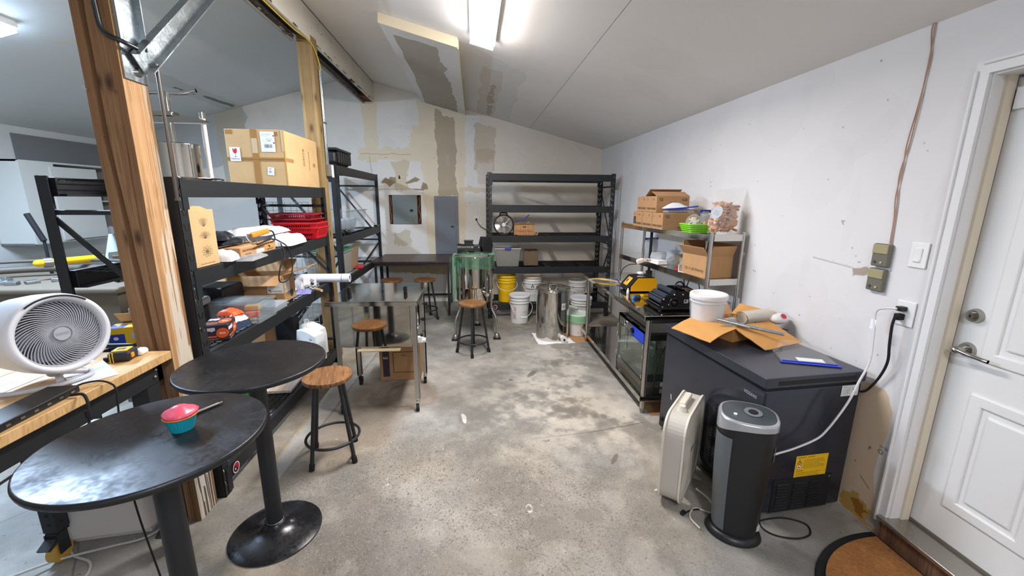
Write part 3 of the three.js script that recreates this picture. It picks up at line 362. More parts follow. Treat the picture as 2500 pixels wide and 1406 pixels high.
// ---------- steel racks ----------
const badgeMat = print(128, 128, '#111', (g) => { g.fillStyle = '#e9e2e2'; g.beginPath(); g.arc(64, 64, 62, 0, 7); g.fill(); g.fillStyle = '#b3142c'; g.beginPath(); g.arc(64, 64, 52, 0, 7); g.fill(); g.fillStyle = '#16161a'; g.beginPath(); g.moveTo(8, 70); g.lineTo(50, 36); g.lineTo(66, 60); g.lineTo(84, 40); g.lineTo(78, 78); g.lineTo(112, 92); g.lineTo(56, 118); g.closePath(); g.fill(); g.fillStyle = '#f2f2f2'; g.beginPath(); g.moveTo(34, 70); g.lineTo(62, 66); g.lineTo(50, 92); g.closePath(); g.fill(); });
function rack(label, L, D, H, lv, pos, ry, o = {}) {
  const t = thing('storage_rack', label, 'rack', pos, ry, null), bh = o.bh || 0.09, uw = 0.06;
  const slotFace = (mir) => { const holes = []; for (let y = 0.06; y < H - 0.03; y += 0.0762) for (const s of [-1, 1]) { const cx = uw / 2 + s * 0.013, k = s * 0.006; holes.push([[cx - 0.004 - k, y], [cx + 0.004 - k, y], [cx + 0.004 + k, y + 0.036], [cx - 0.004 + k, y + 0.036]].map((p) => (mir ? [uw - p[0], p[1]] : p))); } return ext(shape([[0, 0], [uw, 0], [uw, H], [0, H]], holes), 0.0025); };
  for (const sx of [-1, 1]) for (const sz of [-1, 1]) {
    const f = slotFace(false), x0 = sx < 0 ? -L / 2 : L / 2 - uw; tf(f, x0, 0, sz * D / 2 - (sz > 0 ? 0.0025 : 0));
    const side = bxx(sx < 0 ? -L / 2 : L / 2 - 0.0025, sx < 0 ? -L / 2 + 0.0025 : L / 2, 0, H, Math.min(sz * D / 2, sz * (D / 2 - 0.05)), Math.max(sz * D / 2, sz * (D / 2 - 0.05)));
    const u = part('upright', [f, side, bxx(x0, x0 + uw, 0, 0.004, Math.min(sz * D / 2, sz * (D / 2 - 0.05)), Math.max(sz * D / 2, sz * (D / 2 - 0.05)))], M.black, t);
    for (const y of lv) part('beam_bracket', [bxx(sx < 0 ? -L / 2 + 0.028 : L / 2 - 0.07, sx < 0 ? -L / 2 + 0.07 : L / 2 - 0.028, y - 0.15, y, Math.min(sz * (D / 2 + 0.0035), sz * D / 2), Math.max(sz * (D / 2 + 0.0035), sz * D / 2))], M.black, u);
  }
  for (const y of lv) {
    for (const sz of [-1, 1]) { const zc = sz * (D / 2 - 0.016), b = part('beam', [rbox(L - 2 * 0.062, bh, 0.03, 0.004, 0, y - bh / 2, zc), bxx(-L / 2 + 0.065, L / 2 - 0.065, y - bh, y - bh + 0.012, Math.min(zc, zc - sz * 0.05), Math.max(zc, zc - sz * 0.05))], M.black, t); }
    const w = []; if (!(o.noDeck || []).includes(y)) {
      const step = o.step || 0.05; for (let x = -L / 2 + 0.08; x < L / 2 - 0.06; x += step) w.push(box(0.0036, 0.0036, D - 0.06, x, y - 0.008, 0));
      for (const z of o.long || [-0.2, 0, 0.2]) w.push(box(L - 0.15, 0.004, 0.004, 0, y - 0.013, z * D / 0.61));
      part('wire_deck', w, M.blackGloss, t, { kind: 'stuff' });
      for (const x of [-0.3, 0, 0.3]) part('support_bar', box(0.065, 0.02, D - 0.07, x * L, y - 0.028, 0), M.black, t);
    }
  }
  for (const sx of [-1, 1]) { const x = sx * (L / 2 - 0.02), br = []; for (const y of [0.25, H * 0.52, H - 0.17]) br.push(rod([x, y, -D / 2 + 0.03], [x, y, D / 2 - 0.03], 0.012)); br.push(bar([x, 0.27, -D / 2 + 0.03], [x, H * 0.5, D / 2 - 0.03], 0.025, 0.008, [1, 0, 0]), bar([x, H * 0.54, D / 2 - 0.03], [x, H - 0.2, -D / 2 + 0.03], 0.025, 0.008, [1, 0, 0])); for (const b of br) part('brace', b, M.black, t); }
  if (o.badge) part('badge', tf(new THREE.CircleGeometry(0.035, 28), o.badge[0], o.badge[1], D / 2 + 0.0035), badgeMat, t, { keep: true, label: 'round red and black emblem sticker' });
  return t;
}
rack('black steel rack behind the round tables, crowded with boxes and baskets', 2.04, 0.61, 1.77, [1.765, 1.31, 0.86, 0.16], [-1.735, 0, -3.19], PI / 2, { badge: [-0.9, 0.11], step: 0.075, long: [-0.24, -0.19, -0.14, -0.09, -0.04, 0.01, 0.06, 0.11, 0.16, 0.21, 0.25] });
rack('black steel rack between the pale timber post and the far wall', 1.95, 0.61, 2.02, [2.015, 1.25, 0.79, 0.16], [-1.745, 0, -5.56], PI / 2, {});
rack('black steel rack standing against the far wall, mostly empty', 1.76, 0.61, 2.02, [2.006, 1.584, 1.176, 0.737, 0.211], [1.06, 0, -5.955], 0, { badge: [-0.78, 0.165], step: 0.036 });

// ---------- left bay: bench, cabinet, clutter ----------
const oak = mat(0xffffff, 0.45, 0, { map: woodTex([196, 156, 102], [214, 176, 122], [172, 130, 80], 55, 0, [1.2, 3]) });
{
  const b = thing('workbench', 'workbench with a pale wooden top and black steel frame on casters', 'workbench', [0, 0, 0]); const x0 = -2.03, x1 = -1.42, z0 = -1.945, z1 = -0.45;
  const planks = [x0, x0 + 0.15, x0 + 0.31, x0 + 0.46, x1]; for (let i = 0; i < 4; i++) part('top_plank', rbox(planks[i + 1] - planks[i] - 0.0008, 0.038, z1 - z0, 0.003, (planks[i] + planks[i + 1]) / 2, 0.956, (z0 + z1) / 2), oak, b, { ox: i * 0.37 });
  part('apron', [bxx(x1 - 0.06, x1 - 0.03, 0.85, 0.936, z0 + 0.03, z1), bxx(x0 + 0.03, x0 + 0.06, 0.85, 0.936, z0 + 0.03, z1), bxx(x0 + 0.03, x1 - 0.03, 0.85, 0.936, z0 + 0.03, z0 + 0.06)], M.black, b);
  part('bolt', [[x1 - 0.028, 0.91, z0 + 0.07], [x1 - 0.028, 0.88, z0 + 0.08]].map((p) => sph(0.007, ...p, 1, 1, 1, 8)), M.steelDull, b);
  for (const [x, z] of [[x1 - 0.07, z0 + 0.09], [x0 + 0.07, z0 + 0.13], [x1 - 0.07, z1 - 0.1], [x0 + 0.07, z1 - 0.1]]) {
    const l = part('leg', [bxx(x - 0.03, x + 0.03, 0.16, 0.9, z - 0.03, z + 0.03), bxx(x - 0.036, x + 0.036, 0.42, 0.9, z - 0.036, z + 0.036)], M.black, b);
    const holes = []; for (let y = 0.2; y < 0.42; y += 0.05) holes.push(cyl(0.006, 0.006, 0.002, x, y, z + 0.031, PI / 2), cyl(0.006, 0.006, 0.002, x + 0.031, y, z, 0, 0, PI / 2)); part('peg_hole', holes, M.rubber, l);
    const c = part('caster', [box(0.05, 0.012, 0.06, x, 0.15, z), box(0.004, 0.1, 0.05, x - 0.026, 0.1, z + 0.01), box(0.004, 0.1, 0.05, x + 0.026, 0.1, z + 0.01), box(0.05, 0.012, 0.05, x, 0.115, z + 0.055, 0.5)], M.black, l); part('caster_wheel', [cyl(0.048, 0.048, 0.035, x, 0.05, z + 0.012, 0, 0, PI / 2)], mat(0xb48f3c, 0.5), c);
  }
  part('sticker', tf(new THREE.CircleGeometry(0.014, 20), x0 + 0.1015, 0.36, z0 + 0.13, 0, PI / 2), mat(0xd8d6cf, 0.6), b);
}
// air circulator on the bench
{
  const t = thing('air_circulator_fan', 'white round air circulator fan with swirled grille on the workbench', 'fan', [-1.63, 0.975, -1.63], 0);
  const y = 0.195, pl = mat(0xdcdde2, 0.35), gp = mat(0xa9abb2, 0.5), yaw = 1.22;
  const Mx = new THREE.Matrix4().makeRotationFromEuler(new THREE.Euler(0, yaw, 0)).multiply(new THREE.Matrix4().makeRotationX(-0.1)).multiply(new THREE.Matrix4().makeScale(0.88, 0.88, 0.95)).setPosition(0, y, 0), ap = (g) => { g.applyMatrix4(Mx); return g; };
  const prof = (pts) => { const g = lathe(pts, 56); g.rotateX(PI / 2); return g; };      // axis to +z
  part('shell', ap(prof([[0.0, -0.17], [0.08, -0.168], [0.135, -0.15], [0.158, -0.1], [0.168, 0.0], [0.17, 0.1], [0.166, 0.122], [0.155, 0.128], [0.143, 0.124], [0.14, 0.105], [0.143, 0.02]])), pl, t);
  part('trim_slot', ap(tor(0.159, 0.004, 0, 0, 0.1275, 0, 0, PI * 0.28, 20, 6, PI * 0.42)), M.blackMatte, t);
  part('grille_ring', ap(tor(0.138, 0.004, 0, 0, 0.106)), gp, t);
  const vanes = []; for (let i = 0; i < 54; i++) { const a0 = i / 54 * PI * 2, pts = []; for (let k = 0; k <= 7; k++) { const q = k / 7, rad = mix(0.03, 0.138, q), a = a0 + 1.15 * Math.pow(q, 0.85); pts.push([rad * Math.cos(a), rad * Math.sin(a), mix(0.112, 0.104, q) + 0.006 * Math.sin(q * PI)]); } vanes.push(tube(pts, 0.0023, 12, 4)); }
  part('grille_vanes', ap(join(vanes)), gp, t);
  const hub = part('hub', [ap(cyl(0.034, 0.032, 0.014, 0, 0, 0.113, PI / 2))], gp, t); part('hub_ring', ap(tor(0.03, 0.002, 0, 0, 0.12)), mat(0x777b84, 0.4), hub);
  part('hub_name', ap(quad(0.044, 0.012, 0, 0, 0.1207)), print(256, 64, '#9b9ea6', (g) => txt(g, 'VORNADO', 12, 48, 46, '#83868e', 'sans-serif', 'bold')), hub, { keep: true });
  part('foot_name', ap(quad(0.04, 0.01, 0.05, -0.147, 0.1265, -0.3)), print(128, 32, '#d9dade', (g) => txt(g, 'FLEX', 20, 26, 24, '#a3a5ab', 'sans-serif', 'bold')), t, { keep: true });
  const bl = []; for (let i = 0; i < 3; i++) { const b = grid(6, 6, (u, v) => { const a = i * 2.094 + u * 1.5, rad = 0.04 + v * 0.085; return [rad * Math.cos(a), rad * Math.sin(a), 0.02 + 0.05 * (u - 0.5)]; }); bl.push(b); } for (const b of bl) part('fan_blade', ap(b), mat(0x7d828c, 0.5, 0, { side: THREE.DoubleSide }), t);
  part('motor', ap(cyl(0.05, 0.045, 0.1, 0, 0, -0.03, PI / 2)), mat(0x55585f, 0.6), t);
  part('base', [tube([[-0.14, 0.01, 0.12], [-0.02, 0.012, 0.13], [0.08, 0.014, 0.06], [0.1, 0.012, -0.04], [0.02, 0.01, -0.1], [-0.12, 0.01, -0.1]], 0.009, 40)], mat(0xb9bcc2, 0.4), t);
  part('stand_neck', [rbox(0.05, 0.05, 0.05, 0.012, 0.02, 0.05, 0.0), rod([0.02, 0.04, 0.0], [0.07, 0.012, 0.05], 0.011), rod([0.02, 0.04, 0.0], [0.06, 0.012, -0.07], 0.011)], mat(0xc9c7c9, 0.4), t);
}
const paperPrint = print(256, 360, '#eef1f5', (g) => { lines(g, 24, 30, 200, 10, 26, '#8f99a8', 6); g.fillStyle = '#98a4b4'; g.fillRect(150, 210, 80, 60); lines(g, 24, 300, 200, 3, 16, '#a8b0bc', 4); });
solo('paper_sheet', 'white printed leaflet curling on the workbench under the fan', 'paper', sheet(8, 8, 0.0006, (u, v) => { const x = (u - 0.5) * 0.13, z = (v - 0.5) * 0.2; return [x, 0.001 + 0.015 * Math.max(0, u - 0.6) * 2 * (1 - v), z]; }), paperPrint, [-1.555, 0.9752, -1.69], 0.9, null, { keep: true });
{
  const t = thing('tape_measure', 'yellow and black tape measure lying on the workbench', 'tape measure', [-1.545, 0.975, -1.845], 0.25);
  part('case', rbox(0.082, 0.048, 0.082, 0.016, 0, 0.024, 0), mat(0x1c1d1e, 0.6), t); part('face_plate', rbox(0.056, 0.006, 0.056, 0.003, 0, 0.048, 0), M.yellow, t); part('face_print', quad(0.03, 0.026, 0, 0.0515, 0.002, -PI / 2), print(64, 64, '#2a2a28', (g) => { lines(g, 8, 14, 48, 3, 16, '#c8a820', 5); }), t, { keep: true });
  part('stripe', [box(0.003, 0.046, 0.003, -0.028, 0.024, 0.0405), box(0.003, 0.046, 0.003, -0.018, 0.024, 0.0405)], M.yellow, t); part('lock', rbox(0.006, 0.02, 0.02, 0.002, 0.042, 0.026, 0.02), mat(0xe0901a, 0.5), t); part('hook', box(0.014, 0.02, 0.012, -0.052, 0.012, 0.02), M.blackMatte, t);
}
{ const t = thing('puck_speaker', 'small white round puck with dark top on the bench end', 'device', [-1.535, 0.975, -1.905]); part('body', rbox(0.075, 0.03, 0.05, 0.014, 0, 0.015, 0), M.whitePl, t); part('dark_top', tf(new THREE.CircleGeometry(0.02, 24).scale(1.2, 0.8, 1), -0.012, 0.0306, 0, -PI / 2), mat(0x2a2b2d, 0.4), t); }
{
  const t = thing('docking_station', 'flat black docking station at the front edge of the workbench', 'dock', [-1.49, 0.975, -1.3], 0.06);
  part('body', rbox(0.1, 0.026, 0.46, 0.003, 0, 0.013, 0), M.plasticBlack, t); for (let i = 0; i < 6; i++) part('port', box(0.002, 0.006, 0.014, 0.0505, 0.012, -0.2 + i * 0.045), M.steelDull, t);
  solo('power_cable', 'black cord with ferrite bead hanging from the docking station', 'cord', [tube([[-1.44, 0.985, -1.48], [-1.405, 0.985, -1.485], [-1.385, 0.965, -1.475], [-1.38, 0.93, -1.465]], 0.005), cyl(0.009, 0.009, 0.03, -1.38, 0.92, -1.463), tube([[-1.38, 0.905, -1.463], [-1.378, 0.885, -1.455], [-1.385, 0.87, -1.43], [-1.4, 0.86, -1.36], [-1.405, 0.84, -1.1]], 0.004)], M.rubber);
  solo('thin_cord', 'thin dark cord looping from the dock over the bench apron', 'cord', tube([[-1.49, 0.985, -1.535], [-1.46, 0.995, -1.56], [-1.42, 0.99, -1.585], [-1.385, 0.965, -1.59], [-1.378, 0.9, -1.58], [-1.378, 0.82, -1.57], [-1.378, 0.5, -1.56], [-1.37, 0.02, -1.6]], 0.0035, 60), M.rubber);
}
// dehumidifier under the bench
{
  const t = thing('dehumidifier', 'white dehumidifier standing under the workbench', 'dehumidifier', [-1.83, 0, -2.025], 0.12); const w = mat(0xcfcac6, 0.5);
  const prof = []; for (let i = 0; i <= 20; i++) { const a = -PI / 2 + i / 20 * PI; prof.push([0.13 + 0.04 * Math.cos(a), 0.11 * Math.sin(a)]); }
  part('body', [ext([[-0.21, -0.11], ...prof, [-0.21, 0.11]], 0.5, { bevel: 0.012, rx: -PI / 2, y: 0.035 }), box(0.37, 0.02, 0.2, -0.03, 0.012, 0)], w, t);
  part('rating_label', quad(0.09, 0.11, -0.1, 0.36, 0.1235), print(128, 160, '#b9b9b4', (g) => { lines(g, 10, 14, 108, 9, 16, '#6a6a66', 4); g.fillStyle = '#6a6a66'; g.fillRect(12, 90, 30, 26); }), t, { keep: true }); part('drain_port', [tor(0.02, 0.006, 0.0, 0.23, 0.123), rbox(0.03, 0.14, 0.014, 0.006, 0.0, 0.36, 0.126)], w, t); part('port_hole', cyl(0.016, 0.016, 0.004, 0, 0.23, 0.122, PI / 2), mat(0x4a3d3a, 0.6), t);
  solo('cord', 'pale grey cord running over the floor under the workbench', 'cord', tube([[-1.98, 0.05, -1.95], [-2.0, 0.008, -1.9], [-1.93, 0.008, -1.82], [-1.8, 0.008, -1.76], [-1.76, 0.008, -1.68], [-1.8, 0.008, -1.6], [-1.86, 0.008, -1.55], [-1.95, 0.008, -1.45]], 0.0055, 70), mat(0xb9b8b2, 0.6));
  solo('cord', 'pale grey cord crossing in front of the dehumidifier to the wall side', 'cord', tube([[-1.58, 0.008, -2.05], [-1.66, 0.008, -1.9], [-1.78, 0.012, -1.85], [-1.95, 0.02, -1.78], [-2.05, 0.03, -1.7], [-2.2, 0.008, -1.66]], 0.0055, 50), mat(0xb9b8b2, 0.6));
  solo('black_bag', 'black object at the lower left corner on the floor', 'bag', [rbox(0.3, 0.2, 0.2, 0.04, 0, 0.1, 0)], M.blackMatte, [-2.15, 0, -1.5], 0.5);
}
// left wall: grey board, white cabinet, shelf clutter
solo('grey_board', 'grey board fixed high on the left wall above the cabinet', 'board', bxx(XL + 0.001, XL + 0.012, 2.08, 2.36, -6.42, -5.32), mat(0x7f8285, 0.8));
{
  const t = thing('wall_cabinet', 'white wall cabinet on the left wall with one door open', 'cabinet', [-4.97, 0, -5.6]); const w = mat(0xcfd1cc, 0.6);
  part('body', [bxx(-0.17, 0.17, 1.14, 1.16, -0.65, 0.65), bxx(-0.17, 0.17, 2.03, 2.05, -0.65, 0.65), bxx(-0.17, 0.17, 1.14, 2.05, 0.63, 0.65), bxx(-0.17, 0.17, 1.14, 2.05, -0.65, -0.63), bxx(-0.17, -0.155, 1.14, 2.05, -0.65, 0.65), bxx(-0.15, 0.15, 1.6, 1.615, -0.63, 0.63)], w, t);
  part('door', bxx(0.17, 0.19, 1.15, 2.04, 0.28, 0.65), w, t); part('door', bxx(0.19, 0.205, 1.17, 2.0, -0.24, 0.34), w, t); part('liner', bxx(-0.154, -0.15, 1.17, 2.03, -0.62, 0.62), mat(0x5a4236, 0.8), t);
  solo('paper_roll', 'blue and white roll on the lower cabinet shelf', 'roll', cyl(0.06, 0.06, 0.18, 0, 0.06, 0, 0, 0, PI / 2), mat(0xc3cfdc, 0.6), [-4.93, 1.165, -5.98]); solo('can', 'dark container on the upper cabinet shelf', 'container', cyl(0.06, 0.05, 0.14, 0, 0.07, 0), mat(0x3a3a40, 0.6), [-4.93, 1.62, -5.98]);
}
{
  const t = thing('machine_table', 'low steel machine bed cluttered with metal parts in the left bay', 'machine', [-3.6, 0, -3.9]); const st = mat(0x6c655c, 0.6, 0.5);
  part('bed', [rbox(1.7, 0.05, 1.1, 0.02, 0, 0.96, 0), bxx(-0.8, 0.8, 0.55, 0.94, -0.5, 0.5)], mat(0x6f6455, 0.8), t); const rim = []; for (let i = 0; i <= 24; i++) { const a = PI * 0.95 + i / 24 * PI * 1.1; rim.push([0.75 * Math.cos(a) + 0.1, 1.05, 0.5 * Math.sin(a) + 0.45]); } part('rim', [tube(rim, 0.03, 60), tube(rim.map((p) => [p[0] * 1.02, 1.12, p[2]]), 0.014, 60)], st, t);
  for (const [x, z] of [[-0.75, -0.45], [0.75, -0.45], [-0.75, 0.45], [0.75, 0.45]]) part('leg', bxx(x - 0.04, x + 0.04, 0, 0.94, z - 0.04, z + 0.04), st, t);
  const cl = []; for (let i = 0; i < 14; i++) cl.push(rbox(0.05, 0.03, 0.08, 0.006, -0.75 + i * 0.09, 1.0, 0.3 + 0.1 * Math.sin(i), 0, i, 0.2)); part('metal_block', cl, M.galv, t);
  const y = thing('pipe_tool', 'yellow capped cylinder tool lying on the machine bed', 'tool', [-3.48, 1.13, -3.86], 1.0); part('grip', cyl(0.03, 0.03, 0.4, 0, 0, 0, 0, 0, PI / 2), M.yellow, y); part('cap', sph(0.03, -0.2, 0, 0, 1.2, 1, 1), M.yellow, y); part('band', [cyl(0.042, 0.042, 0.05, -0.15, 0, 0, 0, 0, PI / 2), cyl(0.043, 0.043, 0.06, 0.28, 0, 0, 0, 0, PI / 2)], M.steelDull, y); part('shaft', rod([0.3, 0, 0], [0.75, 0, 0], 0.025), st, y);
  solo('lever', 'black upright lever behind the yellow tool', 'lever', [rod([0, 0, 0], [0.02, -0.3, 0.02], 0.012), rod([0, 0, 0], [-0.09, 0.24, 0], 0.022)], M.rubber, [-3.85, 1.28, -4.05]);
  solo('plastic_funnel', 'pale blue cone standing behind the brown post', 'cone', [cyl(0.1, 0.015, 0.34, 0, 0.17, 0)], mat(0xaebfca, 0.5), [-3.45, 0.985, -4.25]);
}
// ---------- bistro tables, cupcake, stools ----------
function bistro(label, pos) {
  const t = thing('bistro_table', label, 'table', pos, 0, 'black round bistro tables');
  part('table_top', lathe([[0, 0.905], [0.296, 0.905], [0.303, 0.91], [0.306, 0.92], [0.304, 0.928], [0.298, 0.931], [0, 0.931]], 72), M.tableBlack, t);
  part('top_plate', [box(0.3, 0.006, 0.04, 0, 0.902, 0), box(0.04, 0.006, 0.3, 0, 0.902, 0), cyl(0.05, 0.05, 0.012, 0, 0.896, 0)], M.black, t);
  part('pole', cyl(0.037, 0.037, 0.85, 0, 0.47, 0, 0, 0, 0, 32), M.black, t);
  const b = part('base', lathe([[0, 0], [0.206, 0], [0.213, 0.004], [0.212, 0.01], [0.17, 0.02], [0.11, 0.032], [0.07, 0.048], [0.048, 0.07], [0.046, 0.075], [0, 0.075]], 64), mat(0x141518, 0.55, 0, { roughnessMap: roughMap }), t); part('base_ring', tor(0.0395, 0.0025, 0, 0.075, 0, PI / 2), M.steelDull, b);
  return t;
}
const bt = bistro('black round bistro table with bare top, beside the rustic stool', [-1.03, 0, -1.89]);
copy(bt, [-1.02, 0, -1.275], 0.4, 'black round bistro table with the cupcake on it, nearest the workbench', 'black round bistro tables');
{
  const t = thing('cupcake_timer', 'pink-topped cupcake in a pleated teal cup on the round table', 'cupcake', [-0.965, 0.931, -1.312], 0.3);
  const n = 120, cup = new THREE.CylinderGeometry(0.043, 0.03, 0.05, n, 6), p = cup.attributes.position; for (let i = 0; i < p.count; i++) { const x = p.getX(i), z = p.getZ(i), r0 = Math.hypot(x, z); if (r0 < 1e-4) continue; const a = Math.atan2(z, x), k = 1 + 0.035 * Math.sin(a * 30); p.setX(i, x * k); p.setZ(i, z * k); } cup.computeVertexNormals();
  part('cup', tf(cup, 0, 0.0255, 0), mat(0x1295a6, 0.4), t); part('rim', tor(0.044, 0.004, 0, 0.052, 0, PI / 2), mat(0xe08a3c, 0.4), t);
  const ic = lathe([[0, 0.086], [0.01, 0.085], [0.02, 0.08], [0.03, 0.073], [0.041, 0.067], [0.048, 0.06], [0.047, 0.054], [0, 0.053]], 48), q = ic.attributes.position; for (let i = 0; i < q.count; i++) { const a = Math.atan2(q.getZ(i), q.getX(i)), y = q.getY(i); if (y > 0.056) { const k = 1 + 0.09 * Math.sin(a * 3 + y * 60); q.setX(i, q.getX(i) * k); q.setZ(i, q.getZ(i) * k); } } ic.computeVertexNormals(); part('icing', ic, mat(0xe0566e, 0.3), t);
}
solo('pen', 'silver pen lying behind the cupcake on the round table', 'pen', [rod([0, 0.006, 0.06], [0, 0.006, -0.05], 0.0055), rod([0, 0.006, -0.05], [0, 0.006, -0.062], 0.003)], M.brushed, [-0.97, 0.931, -1.43], -0.55);
const rustic = mat(0xffffff, 0.5, 0, { map: dtex(512, 512, (u, v) => { const x = u * 2, y = v * 2, g1 = fbm(x * 14, y * 1.6 + 9, 4), sc = fbm(x * 26 + y * 9, y * 5 - x * 3, 3), bl = fbm(x * 3 + 5, y * 2.2, 4); let c = mix3([122, 82, 46], [150, 106, 64], ss(0.3, 0.7, g1)); c = mix3(c, [52, 34, 24], 0.8 * ss(0.5, 0.66, bl) * ss(0.35, 0.55, sc)); c = mix3(c, [84, 54, 32], 0.5 * ss(0.55, 0.75, vn(x * 90, y * 4))); return c; }, true, [2, 2]) });
function stool(label, pos, ry, group) {
  const t = thing('stool', label, 'stool', pos, ry, group), h = 0.575; part('seat', lathe([[0, h - 0.028], [0.146, h - 0.028], [0.15, h - 0.024], [0.15, h - 0.004], [0.147, h], [0, h]], 56), rustic, t);
  part('seat_ring', cyl(0.11, 0.11, 0.012, 0, h - 0.034, 0), M.black, t);
  for (let i = 0; i < 4; i++) { const a = PI / 4 + i * PI / 2, c = Math.cos(a), s = Math.sin(a), l = part('leg', rod([0.1 * c, h - 0.03, 0.1 * s], [0.178 * c, 0.012, 0.178 * s], 0.0125, 12), M.black, t); part('foot_cap', rod([0.1735 * c, 0.04, 0.1735 * s], [0.18 * c, 0.0, 0.18 * s], 0.017, 12), M.rubber, l); }
  part('foot_ring', tor(0.163, 0.009, 0, 0.145, 0, PI / 2, 0, 0, 48), M.black, t); return t;
}
const SG = 'rustic round stools';
const st0 = stool('rustic wood stool with black legs, nearest, beside the round tables', [-0.945, 0, -2.53], 0.25, SG);
copy(st0, [-0.03, 0, -4.34], 0.05 + PI / 4 - 0.1, 'rustic wood stool standing in front of the green-wrapped extractor', SG);
copy(st0, [-0.7, 0, -5.7], 0.5, 'rustic wood stool at the right under the desk by the far wall', SG);
copy(st0, [-1.15, 0, -5.7], 0.9, 'rustic wood stool at the left under the desk, beside the rack', SG);
// ---------- on the near rack ----------
{ // hand press on the rack top
  const t = thing('honey_press', 'stainless hand press with screw handle on top of the near rack', 'press', [-1.7, 1.766, -2.62]);
  part('base_tray', lathe([[0, 0.0], [0.2, 0.0], [0.215, 0.008], [0.218, 0.016], [0.21, 0.018], [0.2, 0.012], [0, 0.012]], 48), M.steel, t);
  part('basket', [lathe([[0.115, 0.02], [0.118, 0.02], [0.118, 0.195], [0.122, 0.2], [0.118, 0.205], [0.113, 0.2], [0.113, 0.022]], 48)], M.mirror, t); part('seam', rod([0.11, 0.02, 0.045], [0.11, 0.2, 0.045], 0.004), M.steelDull, t);
  for (const s of [-1, 1]) part('post', rod([s * 0.175, 0.012, 0], [s * 0.175, 0.35, 0], 0.013, 14), M.white, t, { label: 'pale tie post' });
  for (const s of [-1, 1]) part('post_cap', cyl(0.016, 0.016, 0.03, s * 0.175, 0.36, 0), M.chrome, t);
  part('cross_bar', [ext([[-0.2, 0.318], [0.2, 0.318], [0.19, 0.335], [0.08, 0.352], [-0.08, 0.352], [-0.19, 0.335]], 0.04, { z: -0.02 }), rbox(0.12, 0.03, 0.07, 0.01, -0.02, 0.362, 0)], M.steel, t);
  part('screw', cyl(0.014, 0.014, 0.28, 0, 0.335, 0), M.steel, t); part('press_plate', cyl(0.1, 0.1, 0.012, 0, 0.19, 0), M.steel, t); part('handle', [tube([[-0.17, 0.46, 0.02], [-0.08, 0.472, 0.01], [0, 0.475, 0], [0.08, 0.478, -0.01], [0.15, 0.495, -0.02]], 0.012), cyl(0.02, 0.02, 0.04, 0, 0.46, 0)], M.chrome, t);
}
const cardLabel = print(256, 384, '#e8eaec', (g) => { lines(g, 20, 36, 200, 3, 22, '#9097a0', 5); g.fillStyle = '#222'; g.fillRect(226, 68, 26, 20); g.fillRect(226, 200, 26, 24); txt(g, '# XX X #', 100, 150, 28, '#444'); lines(g, 30, 150, 60, 3, 16, '#a5abb3', 4); txt(g, 'F BXX', 110, 184, 30, '#333', 'sans-serif', 'bold'); lines(g, 60, 216, 150, 1, 10, '#9aa', 4); barcode(g, 60, 240, 140, 66); lines(g, 20, 350, 200, 1, 10, '#99a', 4); });
const fragile = print(256, 340, '#e6ecf2', (g) => { g.fillStyle = '#c5122c'; g.beginPath(); g.moveTo(78, 30); g.lineTo(100, 30); g.lineTo(110, 66); g.lineTo(122, 46); g.lineTo(132, 30); g.lineTo(176, 32); g.bezierCurveTo(186, 96, 178, 150, 132, 156); g.bezierCurveTo(86, 150, 70, 96, 78, 30); g.fill(); g.fillRect(127, 150, 9, 70); g.beginPath(); g.ellipse(132, 226, 34, 8, 0, 0, 7); g.fill(); txt(g, 'FRAGILE', 18, 300, 52, '#23385e', 'sans-serif', 'bold'); });
const arrows = print(128, 384, null, (g) => { g.strokeStyle = '#4a3a26'; g.lineWidth = 5; const ar = (y, k) => { g.strokeRect(22, y, 84, 96); g.beginPath(); if (k === 0) { g.moveTo(44, y + 84); g.lineTo(44, y + 20); g.moveTo(30, y + 40); g.lineTo(44, y + 18); g.lineTo(58, y + 40); g.moveTo(84, y + 84); g.lineTo(84, y + 20); g.moveTo(70, y + 40); g.lineTo(84, y + 18); g.lineTo(98, y + 40); } else if (k === 1) { g.moveTo(64, y + 90); g.lineTo(64, y + 60); g.arc(64, y + 44, 18, PI / 2, PI * 2.5); g.moveTo(40, y + 90); g.lineTo(88, y + 90); } else { g.moveTo(30, y + 50); g.lineTo(98, y + 50); g.moveTo(64, y + 14); g.lineTo(64, y + 84); } g.stroke(); }; ar(16, 0); ar(144, 1); ar(272, 2); }, { m: { transparent: true, alphaTest: 0.5 } });
